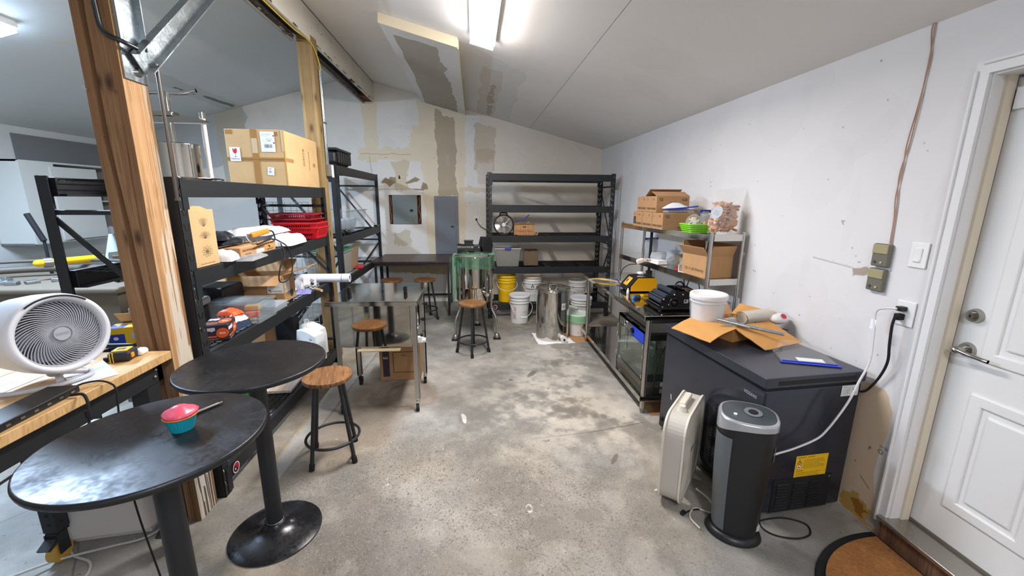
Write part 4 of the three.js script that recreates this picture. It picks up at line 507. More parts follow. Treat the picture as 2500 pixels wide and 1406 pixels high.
{ // big shipping carton
  const t = thing('shipping_carton', 'large taped shipping carton with a fragile sticker on top of the near rack', 'box', [-1.685, 1.766, -3.85]); const w = 0.425, h = 0.42, d = 0.7;
  part('carton', [rbox(w, h, d, 0.004, 0, h / 2 + 0.001, 0)], M.card2, t); const F = d / 2 + 0.0012, R = w / 2 + 0.0012;
  part('tape', [box(w + 0.004, 0.028, 0.001, 0, 0.2, F), box(0.045, h, 0.001, 0.0, h / 2, F + 0.0006), box(0.05, 0.03, 0.001, -0.18, h - 0.02, F), box(0.05, 0.03, 0.001, 0.15, h - 0.03, F), box(0.001, 0.028, 0.16, R, 0.2, d / 2 - 0.08), box(0.001, 0.03, 0.05, R, 0.2, -d / 2 + 0.1), box(0.004, h, 0.02, R - 0.002, h / 2, d / 2 - 0.01)], M.tapeTan, t); part('shiny_tape', [box(0.042, 0.11, 0.001, 0.0, 0.3, F + 0.0014), box(0.014, 0.16, 0.002, w / 2 - 0.006, 0.34, F + 0.001)], mat(0xcdb896, 0.12), t);
  part('fold_line', [box(w, 0.002, 0.0015, 0, 0.2, F + 0.001)], mat(0x7d6444, 0.9), t);
  part('sticker', quad(0.078, 0.104, -0.15, 0.235, F + 0.0022), fragile, t, { keep: true, label: 'white fragile sticker with a red broken glass' }); part('shipping_label', quad(0.105, 0.15, 0.1, 0.33, F + 0.0022), cardLabel, t, { keep: true, label: 'white printed shipping label' });
  part('small_label', quad(0.05, 0.06, 0.1, 0.11, F + 0.0022, 0, 0, -0.12), print(128, 150, '#dfe5ea', (g) => { txt(g, '17', 24, 50, 40, '#444', 'sans-serif', 'bold'); txt(g, '(8)', 24, 100, 44, '#333', 'sans-serif', 'bold'); }), t, { keep: true });
  part('handling_marks', quad(0.05, 0.15, R + 0.002, 0.25, -0.02, 0, PI / 2), arrows, t, { keep: true }); part('print_line', box(0.0008, 0.16, 0.004, R + 0.001, 0.23, -0.14), mat(0x7b6748, 0.9), t);
}
const lotus = print(384, 1024, null, (g) => { g.strokeStyle = '#5b5040'; g.lineWidth = 3; const pet = (cx, cy, a, l, w) => { g.save(); g.translate(cx, cy); g.rotate(a); g.beginPath(); g.moveTo(0, 0); g.quadraticCurveTo(w, -l * 0.5, 0, -l); g.quadraticCurveTo(-w, -l * 0.5, 0, 0); g.stroke(); g.restore(); }; for (const a of [-0.5, -0.22, 0, 0.22, 0.5]) pet(200, 300, a, 150, 50); for (const a of [-1, -0.6, -0.25, 0, 0.25, 0.6, 1]) pet(200, 520, a, 130, 40); for (let i = 0; i < 9; i++) pet(200, 760, i / 9 * PI * 2, 110, 48); g.beginPath(); g.arc(200, 760, 24, 0, 7); g.stroke(); txt(g, 'decorative garden light', 40, 985, 28, '#5b5040'); }, { m: { transparent: true, alphaTest: 0.4 } });
{ const t = thing('tall_carton', 'tall narrow cardboard carton with lotus line drawings on the second shelf', 'box', [-1.495, 1.311, -2.345], PI / 2); part('carton', rbox(0.2, 0.3, 0.11, 0.003, 0, 0.151, 0), M.card2, t); part('line_art', quad(0.16, 0.296, 0, 0.151, 0.0562), lotus, t, { keep: true }); part('top_flap', ext([[-0.09, 0], [0.09, 0], [0.03, 0.018], [-0.03, 0.02]], 0.002, { y: 0.3, z: 0.03 }), M.card2, t); }
const wavy = (w, d, h, s, f = 0.25) => (u, v) => { const x = (u - 0.5) * w, z = (v - 0.5) * d, e = Math.min(u, 1 - u, v, 1 - v), k = Math.pow(clamp(e / f), 0.5); return [x * (1 + 0.08 * (vn(v * 5 + s, 2) - 0.5)), 0.004 + h * k * (0.75 + 0.5 * (fbm(u * 4 + s, v * 4, 3) - 0.3)), z * (1 + 0.1 * (vn(u * 5 + s, 9) - 0.5))]; };
const pillow = (w, d, h, s, f) => [grid(22, 22, wavy(w, d, h, s, f)), grid(2, 2, (u, v) => [(u - 0.5) * w * 0.94, 0.002, (0.5 - v) * d * 0.94])];
solo('plastic_bag', 'crumpled white plastic bag beside the lotus carton', 'bag', pillow(0.12, 0.14, 0.07, 3), mat(0xe3e4e6, 0.4, 0, { side: THREE.DoubleSide }), [-1.46, 1.311, -2.525], 0.2);
solo('plastic_bag', 'flat clear plastic bag of cream packets on the second shelf edge', 'bag', pillow(0.1, 0.26, 0.03, 7), M.milky, [-1.385, 1.3, -2.68], 0.1);
{ const t = thing('flat_carton', 'long flat cardboard carton with printed front lying on the second shelf', 'box', [-1.545, 1.311, -2.855], PI / 2 + 0.03); part('carton', rbox(0.48, 0.062, 0.24, 0.003, 0, 0.032, 0), M.card, t);
  part('front_print', quad(0.46, 0.056, 0, 0.032, 0.1212), print(820, 128, null, (g) => { txt(g, 'UNCAPPING TOOL FOR BEES', 20, 54, 38, '#6e553a', 'sans-serif', 'bold'); txt(g, '1/4 X 6-4', 70, 106, 34, '#6e553a', 'sans-serif', 'bold'); g.fillStyle = '#e4e0da'; g.fillRect(330, 62, 190, 54); lines(g, 344, 78, 150, 2, 18, '#7a4a4a', 5); g.fillStyle = '#d99a1c'; g.beginPath(); g.ellipse(690, 44, 50, 28, 0.2, 0, 7); g.fill(); g.fillStyle = '#3a2c14'; g.beginPath(); g.moveTo(640, 30); g.lineTo(700, 60); g.lineTo(660, 84); g.closePath(); g.fill(); txt(g, 'HONEY BEE CO', 590, 112, 26, '#4a3a26', 'sans-serif', 'bold'); }, { m: { transparent: true, alphaTest: 0.4 } }), t, { keep: true }); }
{ const t = thing('hot_knife', 'electric uncapping knife with an orange wooden handle on the flat carton', 'knife', [-1.5, 1.376, -2.88], PI / 2 - 0.1); part('handle', rbox(0.2, 0.036, 0.03, 0.012, 0.1, 0.06, 0.02, 0, 0, 0.09), mat(0xc98a34, 0.4), t); part('bracket', tube([[0.0, 0.05, 0.02], [-0.05, 0.06, 0.03], [-0.08, 0.03, 0.05], [-0.05, 0.0, 0.07], [0.0, 0.02, 0.06]], 0.005), M.steelDull, t); part('blade', box(0.3, 0.005, 0.04, -0.2, 0.012, 0, 0, 0.05), M.steel, t);
  part('cord', tube([[0.2, 0.07, 0.02], [0.235, 0.06, 0.03], [0.22, 0.01, 0.05], [0.1, 0.02, 0.09], [0.0, 0.01, 0.1], [-0.1, 0.005, 0.12]], 0.0055, 60), M.rubber, t); part('hanging_cord', tube([[0.22, 0.01, 0.05], [0.26, -0.05, 0.11], [0.27, -0.15, 0.13], [0.24, -0.25, 0.13], [0.16, -0.29, 0.13], [0.08, -0.27, 0.13], [0.09, -0.18, 0.14], [0.16, -0.1, 0.14], [0.2, -0.02, 0.1]], 0.0045, 80), M.rubber, t); }
for (const [i, dx, dy, dz] of [[0, 0, 0, 0], [1, -0.02, 0.028, 0.02]]) solo('glove_pack', i ? 'dark wrapped tool resting on the other wrapped pack, second shelf' : 'dark shrink-wrapped pack lying behind the lotus carton', 'pack', [grid(16, 12, wavy(0.3, 0.12, 0.045, 11 + i))], mat(0x23272e, 0.2, 0, { side: THREE.DoubleSide }), [-1.6 + dx, 1.376 + dy * 1.3, -2.8 + dz], PI / 2 + 0.1 + i * 0.2);
for (const [i, x, y, z, w, d, h, ry, lab] of [[0, -1.7, 1.311, -3.42, 0.26, 0.46, 0.085, 0.0, 'folded white towel under the others on the second shelf'], [1, -1.66, 1.4, -3.34, 0.28, 0.52, 0.05, 0.06, 'white towel on top of the pile beside the red baskets'], [2, -1.48, 1.311, -3.42, 0.16, 0.36, 0.085, 0.05, 'crumpled white towel hanging to the second shelf edge']]) solo('towel', lab, 'towel', sheet(30, 22, 0.004, wavy(w, d, h, 20 + i * 7, 0.18)), M.towel, [x, y, z], ry, 'white towels on the second shelf');
function basket(label, pos, ry, m, w, d, h, slots) {
  const t = thing('plastic_basket', label, 'basket', pos, ry, 'red plastic baskets'), k = 0.84, hole = (n, W) => { const a = []; for (let i = 0; i < n; i++) { const x = mix(-W * 0.42, W * 0.42, (i + 0.5) / n); for (const [y0, y1] of slots) a.push([[x - W * 0.26 / n, y0 * h], [x + W * 0.26 / n, y0 * h], [x + W * 0.26 / n, y1 * h], [x - W * 0.26 / n, y1 * h]]); } return a; };
  const lean = Math.atan(w * (1 - k) / 2 / h), lean2 = Math.atan(d * (1 - k) / 2 / h), side = (W, n) => ext(shape([[-W * k / 2, 0], [W * k / 2, 0], [W / 2, h], [-W / 2, h]], hole(n, W * k)), 0.0022);
  for (const s of [0, 1]) { part('side', tf(tf(side(w, 14), 0, 0, 0, lean2, 0, 0), 0, 0.002, d * k / 2, 0, 0, 0).applyMatrix4(new THREE.Matrix4().makeRotationY(s * PI)), m, t); part('side', tf(tf(side(d, 12), 0, 0, 0, lean, 0, 0), 0, 0.002, w * k / 2).applyMatrix4(new THREE.Matrix4().makeRotationY(PI / 2 + s * PI)), m, t); }
  part('bottom', box(w * k, 0.003, d * k, 0, 0.002, 0), m, t); part('rim', ext(shape([[-w / 2 - 0.008, -d / 2 - 0.008], [w / 2 + 0.008, -d / 2 - 0.008], [w / 2 + 0.008, d / 2 + 0.008], [-w / 2 - 0.008, d / 2 + 0.008]], [[[-w / 2 + 0.003, -d / 2 + 0.003], [w / 2 - 0.003, -d / 2 + 0.003], [w / 2 - 0.003, d / 2 - 0.003], [-w / 2 + 0.003, d / 2 - 0.003]]]), 0.012, { rx: -PI / 2, y: h - 0.01 }), m, t); return t;
}
basket('bright red basket at the bottom of the basket stack, near its edge', [-1.575, 1.311, -3.98], 0.0, M.red, 0.36, 0.3, 0.105, [[0.25, 0.75]]);
basket('bright red basket second from the bottom of the basket stack', [-1.585, 1.358, -3.965], 0.03, M.red, 0.37, 0.31, 0.1, [[0.25, 0.8]]);
basket('dark red basket just below the top one of the stack', [-1.62, 1.43, -3.98], -0.02, M.darkRed, 0.36, 0.29, 0.06, [[0.2, 0.5]]);
basket('dark red basket with round holes on top of the stack', [-1.62, 1.475, -3.97], 0.0, M.darkRed, 0.36, 0.29, 0.06, [[0.2, 0.45], [0.55, 0.85]]);
function openCarton(t, w, h, d, m, fl, th = 0.004) {   // four walls, bottom and four flaps; fl = flap [length, angle from vertical outward] front, back, left, right
  part('carton', [box(w, th, d, 0, th / 2, 0), box(w, h, th, 0, h / 2, d / 2), box(w, h, th, 0, h / 2, -d / 2), box(th, h, d, -w / 2, h / 2, 0), box(th, h, d, w / 2, h / 2, 0)], m, t);
  const flap = (W, l, a) => { const g = box(W, l, th, 0, l / 2, 0); g.rotateX(a); return g; };
  const Q = [[w, d / 2, 0], [w, d / 2, PI], [d, w / 2, -PI / 2], [d, w / 2, PI / 2]]; fl.forEach((f, i) => { if (!f) return; const g = flap(Q[i][0] * 0.985, f[0], f[1]); g.translate(0, h, Q[i][1]); g.rotateY(Q[i][2]); part('flap', g, m, t); });
}
{ const t = thing('open_carton', 'open cardboard carton with spread flaps on the third shelf of the near rack', 'box', [-1.735, 0.861, -3.41], 0.05); openCarton(t, 0.45, 0.215, 0.23, M.card, [[0.12, 2.1], [0.14, 0.9], [0.13, 1.2], [0.2, 1.25]]);
  part('shipping_label', [quad(0.12, 0.1, 0.165, 0.125, 0.1182)], print(256, 200, '#e3e0d8', (g) => { lines(g, 14, 30, 220, 4, 24, '#8a8882', 4); txt(g, '## VIN1053', 40, 180, 34, '#444', 'sans-serif', 'bold'); g.fillStyle = '#333'; g.fillRect(14, 140, 40, 16); }), t, { keep: true }); part('side_label', quad(0.1, 0.1, 0.2282, 0.125, 0.05, 0, PI / 2), print(200, 200, '#ddd5c4', (g) => { lines(g, 30, 30, 150, 6, 24, '#8a8882', 4); g.fillStyle = '#2e5a4a'; g.fillRect(16, 140, 24, 24); }), t, { keep: true });
  part('logo', tf(new THREE.CircleGeometry(0.07, 32, 0, PI).scale(1, 0.5, 1), 0.1, 0.02, 0.1186), print(128, 64, '#2c3f2c', (g) => txt(g, 'GROVE', 20, 40, 26, '#8a9a5a')), t, { keep: true }); part('logo', tf(new THREE.CircleGeometry(0.03, 24), 0.2288, 0.05, -0.03, 0, PI / 2), mat(0x2c3f2c, 0.7), t); }
{ const t = thing('clear_tote', 'clear plastic tote with brushes and packs on the third shelf', 'tote', [-1.59, 0.861, -2.85]); const w = 0.34, d = 0.24, h = 0.125, k = 0.95; part('tub', [box(w * k, 0.002, d * k, 0, 0.001, 0), box(w, h, 0.002, 0, h / 2, d / 2), box(w, h, 0.002, 0, h / 2, -d / 2), box(0.002, h, d, w / 2, h / 2, 0), box(0.002, h, d, -w / 2, h / 2, 0)], M.clear, t); part('lid', [rbox(w + 0.014, 0.012, d + 0.014, 0.004, 0, h + 0.006, 0), box(w * 0.8, 0.004, d * 0.6, 0, h + 0.013, 0)], M.clear, t);
  solo('brush', 'pale bristle brush inside the clear tote', 'brush', rbox(0.03, 0.02, 0.18, 0.008, 0, 0.01, 0, 0.3), M.cream, [-1.6, 0.89, -2.84], 1.0); solo('brush', 'long wooden brush at the bottom of the clear tote', 'brush', rbox(0.2, 0.016, 0.02, 0.006, 0, 0.008, 0), mat(0xc9a878, 0.6), [-1.57, 0.866, -2.79], 0.1); solo('pack', 'yellow pack in the clear tote', 'pack', rbox(0.09, 0.03, 0.06, 0.006, 0, 0.015, 0), mat(0xd9a84a, 0.5), [-1.51, 0.93, -2.85], 0.2); solo('pack', 'orange printed pack in the clear tote', 'pack', rbox(0.08, 0.04, 0.05, 0.006, 0, 0.02, 0), M.orange, [-1.5, 0.885, -2.82], 0.4); }
for (let i = 0; i < 3; i++) solo('plastic_cover', ['bottom clear plastic lid of the pile beside the clear tote', 'middle clear plastic lid of the pile beside the clear tote', 'top clear plastic lid of the pile beside the clear tote'][i], 'lid', [rbox(0.18, 0.014, 0.22, 0.005, 0, 0.007, 0), box(0.15, 0.003, 0.18, 0, 0.0155, 0)], M.milky, [-1.53 + i * 0.004, 0.861 + i * 0.018, -3.09], 0.02 * i, 'clear lids');
{ const bagM = print(256, 256, '#2a2228', (g) => { g.fillStyle = '#d8d2da'; g.fillRect(0, 40, 120, 50); g.fillStyle = '#e2571c'; g.beginPath(); g.ellipse(190, 130, 62, 80, 0.2, 0, 7); g.fill(); txt(g, 'BSS', 160, 146, 36, '#f2f0ea', 'sans-serif', 'bold'); g.fillStyle = '#c8ccd8'; g.beginPath(); g.ellipse(90, 70, 24, 34, 0.3, 0, 7); g.fill(); g.fillStyle = '#e2571c'; g.fillRect(0, 170, 130, 24); lines(g, 10, 214, 150, 2, 16, '#bbb', 5); });
  solo('tool_package', 'black and orange retail pack at the near end of the third shelf', 'package', [rbox(0.13, 0.1, 0.17, 0.01, 0, 0.051, 0)], bagM, [-1.51, 0.861, -2.47], 0.3, null, { keep: true });
  for (const [i, x, z, lab] of [[0, -1.62, -2.38, 'striped chip bag behind the brown post on the third shelf'], [1, -1.55, -2.66, 'striped chip bag with orange top behind the near rack upright']]) { const t = thing('snack_bag', lab, 'bag', [x, 0.861, z], 0.4 + i); part('bag', [grid(16, 16, wavy(0.15, 0.16, 0.1, 40 + i))], print(128, 128, '#e8e2e6', (g) => { for (let k = 0; k < 6; k++) { g.fillStyle = ['#22304a', '#d9451a', '#1d2a3e'][k % 3]; g.fillRect(0, k * 22, 128, 9); } }), t, { keep: true }); part('orange_tuft', [grid(12, 12, (u, v) => { const [a, b, c] = wavy(0.09, 0.11, 0.04, 60 + i)(u, v); return [a, b + 0.085, c]; })], M.orange, t); } }
solo('cream_sheet_metal', 'cream metal panel with a slot leaning at the back of the third shelf', 'panel', [ext(shape([[0, 0], [0.09, 0], [0.09, 0.34], [0, 0.34]], [[[0.03, 0.2], [0.055, 0.2], [0.055, 0.26], [0.03, 0.26]]]), 0.02, { x: -0.045 })], mat(0xbdb694, 0.5), [-1.9, 0.861, -2.9], 0.5);
solo('black_case', 'black plastic tool case behind the open carton', 'case', [rbox(0.26, 0.2, 0.26, 0.02, 0, 0.1, 0), box(0.262, 0.008, 0.262, 0, 0.12, 0)], M.plasticBlack, [-1.87, 0.861, -3.07], 0.0);
{ const t = thing('drill_case', 'grey and black case with lid ribs behind the brown post', 'case', [-1.86, 0.861, -2.62], 0.1); part('body', rbox(0.3, 0.14, 0.26, 0.02, 0, 0.07, 0), M.plasticBlack, t); part('lid', [rbox(0.31, 0.05, 0.27, 0.015, 0, 0.165, 0), rbox(0.16, 0.02, 0.04, 0.008, 0, 0.195, 0.08)], mat(0x8c918c, 0.5), t); }
{ const t = thing('yellow_carton', 'opened yellow and blue printed carton on the third shelf behind the post', 'box', [-1.9, 0.861, -2.36], 0.3); part('carton', rbox(0.18, 0.12, 0.1, 0.004, 0, 0.061, 0), print(256, 200, '#e0b41c', (g) => { g.fillStyle = '#1f3a9c'; g.fillRect(0, 60, 100, 140); g.fillStyle = '#a9c2d8'; g.fillRect(140, 60, 40, 50); g.fillRect(196, 54, 40, 50); g.fillStyle = '#d8dcec'; g.beginPath(); g.arc(44, 100, 16, 0, 7); g.fill(); lines(g, 10, 150, 80, 2, 16, '#dce', 5); }), t, { keep: true }); part('flap', box(0.17, 0.002, 0.08, 0, 0.15, -0.07, -0.8), mat(0xd8b07c, 0.8), t); }
{ const t = thing('whisk', 'wire whisk with a wooden handle on the third shelf edge', 'whisk', [-1.45, 0.861, -3.76], -0.75); part('handle', rod([0.02, 0.014, 0], [0.14, 0.014, 0], 0.012), mat(0xc8a066, 0.5), t); const w = []; for (let i = 0; i < 5; i++) { const a = i * PI / 5; w.push(tube([[0.02, 0.014, 0], [-0.06, 0.014 + 0.012 * Math.sin(a), 0.03 * Math.cos(a)], [-0.14, 0.014 + 0.012 * Math.sin(a), 0.025 * Math.cos(a)], [-0.16, 0.014, 0]], 0.0016, 20, 5)); } part('wires', w, M.steel, t, { kind: 'stuff' }); }
{ const t = thing('paper_roll', 'white paper roll sticking out over the third shelf end', 'roll', [-1.5, 0.905, -4.1], 0); part('roll', [tf(new THREE.CylinderGeometry(0.042, 0.042, 0.5, 28, 1, true), 0.02, 0, 0, 0, 0, PI / 2), cyl(0.03, 0.03, 0.48, 0.02, 0, 0, 0, 0, PI / 2, 24, true), tf(new THREE.RingGeometry(0.02, 0.042, 28), 0.27, 0, 0, 0, PI / 2)], mat(0xdfe1ec, 0.7, 0, { side: THREE.DoubleSide }), t); part('rubber_band', tor(0.043, 0.0015, 0.2, 0, 0, 0, PI / 2), M.rubber, t);
  const s = thing('switch_box', 'white plastic box with two switches beside the paper roll', 'box', [-1.545, 0.862, -3.93], 0.3); part('body', rbox(0.11, 0.09, 0.06, 0.006, 0, 0.046, 0), M.whitePl, s); for (const y of [0.06, 0.03]) part('switch', [tor(0.014, 0.003, 0.02, y, 0.031), cyl(0.012, 0.012, 0.006, 0.02, y, 0.031, PI / 2)], M.chrome, s);
  solo('plastic_bag', 'clear bag of silver utensils between the open carton and the switch box', 'bag', pillow(0.16, 0.2, 0.1, 15), mat(0xc9ccd2, 0.2, 0.4, { side: THREE.DoubleSide }), [-1.62, 0.861, -3.77], 0.4); solo('purple_pouch', 'pale purple pouch under the whisk', 'pouch', pillow(0.14, 0.14, 0.03, 18), mat(0x8f8fc8, 0.5, 0, { side: THREE.DoubleSide }), [-1.5, 0.861, -3.63], 0.3); }
// bottom shelf and what leans there
solo('wood_panel', 'pale scuffed board lying on the bottom shelf of the near rack', 'board', bxx(-0.2, 0.2, 0, 0.02, -0.28, 0.28), mat(0xffffff, 0.7, 0, { map: woodTex([196, 184, 168], [212, 202, 188], [150, 120, 100], 41, 1) }), [-1.68, 0.161, -3.42], 0.05);
solo('green_plastic_sheet', 'green plastic sheet leaning on the bottom shelf behind the round table', 'panel', [box(0.3, 0.42, 0.008, 0, 0.21, 0, -0.16)], mat(0x2a7a3c, 0.5), [-1.86, 0.161, -3.1], 0.3);
{ const jug = (label, pos, ry, m) => { const t = thing('plastic_jug', label, 'jug', pos, ry, 'white jugs'), sh = shape([[-0.1, 0], [0.1, 0], [0.1, 0.17], [0.09, 0.23], [0.02, 0.265], [-0.04, 0.28], [-0.09, 0.27], [-0.1, 0.2]], [[[0.03, 0.17], [0.07, 0.17], [0.07, 0.205], [0.03, 0.225]]]); part('body', ext(sh, 0.1, { bevel: 0.014, bs: 3, z: -0.05, y: 0.014 }), m, t); part('cap', cyl(0.024, 0.022, 0.035, -0.06, 0.325, 0), mat(0xd8d8d0, 0.5), t); part('label_panel', quad(0.14, 0.1, 0, 0.09, 0.0645), print(128, 96, '#2b2f63', (g) => { g.strokeStyle = '#8fa6c8'; g.lineWidth = 5; g.strokeRect(70, 20, 40, 50); }), t, { keep: true }); return t; };
  jug('white plastic jug with a blue label at the far end of the bottom shelf', [-1.56, 0.163, -3.86], -0.35, mat(0xdfe4e6, 0.4)); jug('white plastic jug behind the other one on the bottom shelf', [-1.6, 0.163, -4.02], -0.3, mat(0xe2e5e6, 0.4)); }
{ const sp = (label, pos, c) => { const t = thing('spray_bottle', label, 'bottle', pos, 0.4, 'spray bottles'); part('body', lathe([[0, 0], [0.04, 0], [0.042, 0.01], [0.042, 0.14], [0.03, 0.18], [0.014, 0.2], [0.014, 0.22], [0, 0.22]], 24), phys({ color: 0x9fb6c8, roughness: 0.1, transmission: 0.6, thickness: 0 }), t); part('trigger_head', [rbox(0.08, 0.035, 0.026, 0.008, 0.01, 0.24, 0), box(0.01, 0.05, 0.012, 0.035, 0.21, 0, 0, 0, 0.4)], M.red, t); }; sp('spray bottle with a red trigger behind the wire grid', [-1.62, 0.163, -4.14]); sp('second spray bottle with a red trigger further left behind the wire grid', [-1.86, 0.163, -4.1]); }
solo('dark_bin', 'dark bin standing at the far end of the bottom shelf', 'bin', rbox(0.22, 0.4, 0.1, 0.01, 0, 0.2, 0), mat(0x141a1e, 0.4), [-1.85, 0.161, -4.02]); solo('carton', 'brown carton at the back of the bottom shelf', 'box', rbox(0.12, 0.36, 0.2, 0.004, 0, 0.18, 0), M.card4, [-1.95, 0.161, -3.8]);
{ const t = thing('wire_grid_panel', 'white wire grid panel standing at the far end of the near rack', 'grid panel', [-1.83, 0, -4.235]); const w = []; for (let x = -0.22; x <= 0.2201; x += 0.055) w.push(rod([x, 0.02, 0], [x, 1.63, 0], 0.0022, 6)); for (let y = 0.02; y <= 1.631; y += 0.0805) w.push(rod([-0.222, y, 0.004], [0.222, y, 0.004], 0.0022, 6)); part('wires', w, mat(0xc9cccc, 0.35, 0.5), t, { kind: 'stuff' }); }
// ---------- on the rack by the far wall (left) ----------
function tote(label, pos, ry, w, d, h, body, lidM, o = {}) { const t = thing('storage_tote', label, 'tote', pos, ry), k = 0.86; const s = (W, D) => [[-W / 2, -D / 2], [W / 2, -D / 2], [W / 2, D / 2], [-W / 2, D / 2]]; const g = new THREE.CylinderGeometry(0.7071, 0.7071 * k, 1, 4, 1, true); g.rotateY(PI / 4); g.scale(w, h, d); g.translate(0, h / 2, 0); const fl = g.toNonIndexed(); fl.computeVertexNormals(); part('tub', [fl, box(w * k, 0.003, d * k, 0, 0.0025, 0)], body, t); part('rim', ext(shape(s(w + 0.02, d + 0.02), [s(w - 0.006, d - 0.006)]), 0.014, { rx: -PI / 2, y: h - 0.012 }), o.rimM || body, t); if (lidM) part('lid', [rbox(w + 0.024, 0.02, d + 0.024, 0.005, 0, h + 0.012, 0), box(w * 0.85, 0.006, d * 0.8, 0, h + 0.024, 0)], lidM, t); if (o.label) part('paper_label', quad(0.06, 0.07, w * 0.46, h * 0.55, o.lz || 0, 0, PI / 2, 0), M.paper, t); return t; }
tote('clear open tote of glass bowls on the second rack shelf', [-1.73, 1.251, -5.55], 0, 0.44, 0.95, 0.27, M.clear, null); for (let i = 0; i < 4; i++) solo('bowl', ['clear bowl nearest in the open tote', 'clear bowl second in the open tote', 'clear bowl third in the open tote', 'clear bowl at the far end of the open tote'][i], 'bowl', lathe([[0, 0], [0.05, 0], [0.09, 0.05], [0.106, 0.14], [0.102, 0.14], [0.086, 0.054], [0, 0.006]], 28), M.milky, [-1.72, 1.256, -5.22 - i * 0.22], 0, 'bowls in the tote');
{ const t = thing('mixing_bowls', 'small stainless pan in front of the open tote', 'pan', [-1.52, 1.251, -5.02]); part('pan', lathe([[0, 0], [0.06, 0], [0.075, 0.06], [0.08, 0.062], [0.07, 0.06], [0.056, 0.006], [0, 0.006]], 28), M.steel, t); part('handle', bar([0.05, 0.05, 0.05], [0.1, 0.055, 0.13], 0.012, 0.005), M.steel, t); }
tote('grey tote with a green lid on the third rack shelf', [-1.72, 0.791, -4.98], 0, 0.44, 0.36, 0.28, mat(0xa9aaa4, 0.5), M.green, { label: 1 }); tote('tan tote with a paper label beside the green-lidded tote', [-1.73, 0.791, -5.4], 0, 0.42, 0.34, 0.3, mat(0xb39c80, 0.6), mat(0xc9c8bd, 0.6), { label: 1 });
solo('red_tray', 'red plastic tray lying on the third rack shelf', 'tray', [rbox(0.1, 0.02, 0.26, 0.006, 0, 0.01, 0)], M.red, [-1.5, 0.791, -5.45], 0.2);
{ const t = thing('black_crate', 'black ribbed plastic crate on top of the rack behind the pale post', 'crate', [-1.66, 2.016, -4.95]); part('body', [rbox(0.42, 0.16, 0.5, 0.05, 0, 0.081, 0)], M.plasticBlack, t); const rb = []; for (let i = 0; i < 6; i++) part('rib', rbox(0.03, 0.12, 0.035, 0.008, 0.215, 0.085, -0.2 + i * 0.08), M.plasticBlack, t); part('rim', rbox(0.45, 0.03, 0.53, 0.012, 0, 0.165, 0), M.plasticBlack, t); }
solo('clamp_light', 'small metal clamp at the far post of the second rack shelf', 'clamp', [rbox(0.06, 0.03, 0.05, 0.006, 0, 0.016, 0), cyl(0.012, 0.012, 0.05, 0.045, 0.02, 0, 0, 0, PI / 2)], M.steel, [-1.47, 1.251, -6.38]);
// ---------- back wall fixtures ----------
{ const g1 = mat(0x7b8584, 0.45, 0.1), t = thing('breaker_panel', 'grey-green breaker panel in the cut-out of the far wall', 'breaker panel', [-1.083, 1.495, ZB]); part('cover', [rbox(0.385, 0.445, 0.012, 0.003, 0, 0, 0.004), ext(shape([[-0.13, -0.17], [0.15, -0.17], [0.15, 0.18], [-0.13, 0.18]], [[[-0.125, -0.165], [0.145, -0.165], [0.145, 0.175], [-0.125, 0.175]]]), 0.003, { z: 0.009 })], g1, t); part('latch', box(0.05, 0.035, 0.006, 0.1, -0.01, 0.012), M.blackMatte, t); for (const [x, y] of [[-0.17, 0.1], [-0.17, -0.1], [0.17, 0.1], [0.17, -0.1]]) part('screw', cyl(0.006, 0.006, 0.004, x, y, 0.011, PI / 2), M.steel, t); part('back_box', box(0.37, 0.43, 0.06, 0, 0, -0.035), mat(0x55504a, 0.7), t);
  for (const [i, p] of [[[-0.86, 1.7, ZB - 0.03], [-0.853, 1.6, ZB - 0.02], [-0.875, 1.5, ZB - 0.02], [-0.85, 1.42, ZB - 0.02], [-0.872, 1.3, ZB - 0.03]], [[-1.305, 1.7, ZB - 0.03], [-1.295, 1.6, ZB - 0.02], [-1.31, 1.48, ZB - 0.02], [-1.3, 1.38, ZB - 0.02], [-1.31, 1.3, ZB - 0.03]]].entries()) solo('house_wire', i ? 'loose wire in the gap left of the breaker panel' : 'yellowish loose wires in the gap right of the breaker panel', 'wire', tube(p, 0.004, 30, 6), mat(0xb09a68, 0.6)); }
{ const g2 = mat(0x757b84, 0.5, 0.1), t = thing('breaker_panel', 'tall grey breaker panel door on the far wall above the desk', 'breaker panel', [-0.437, 1.253, ZB]); part('cover', rbox(0.375, 0.915, 0.014, 0.003, 0, 0, 0.008), g2, t); part('door', rbox(0.29, 0.82, 0.008, 0.003, 0, -0.01, 0.018), g2, t); part('latch', box(0.05, 0.03, 0.006, 0.09, -0.02, 0.024), mat(0x34363e, 0.5), t); for (const [x, y] of [[-0.165, 0.43], [0.165, 0.43], [-0.165, -0.03], [0.165, -0.03], [-0.165, -0.43], [0.165, -0.43]]) part('screw', cyl(0.006, 0.006, 0.004, x, y, 0.0165, PI / 2), M.steel, t); }
{ const t = thing('wall_outlet', 'white outlet with a grey plug on the far wall left of the rack', 'outlet', [0.035, 1.34, ZB]); part('plate', rbox(0.085, 0.13, 0.008, 0.003, 0, 0, 0.005), M.whitePl, t); part('plug', [box(0.03, 0.03, 0.03, 0, 0.01, 0.02)], M.blackMatte, t); part('tag', box(0.05, 0.03, 0.002, 0.06, -0.06, 0.012, 0, 0, 0.6), M.paper, t); part('cord', tube([[0, 0.01, 0.03], [0.03, -0.05, 0.03], [0.08, -0.11, 0.03], [0.15, -0.15, 0.03], [0.2, -0.2, 0.06], [0.24, -0.4, 0.08], [0.25, -0.8, 0.08], [0.2, -1.0, 0.1]], 0.005, 60), mat(0x55585a, 0.6), t); }
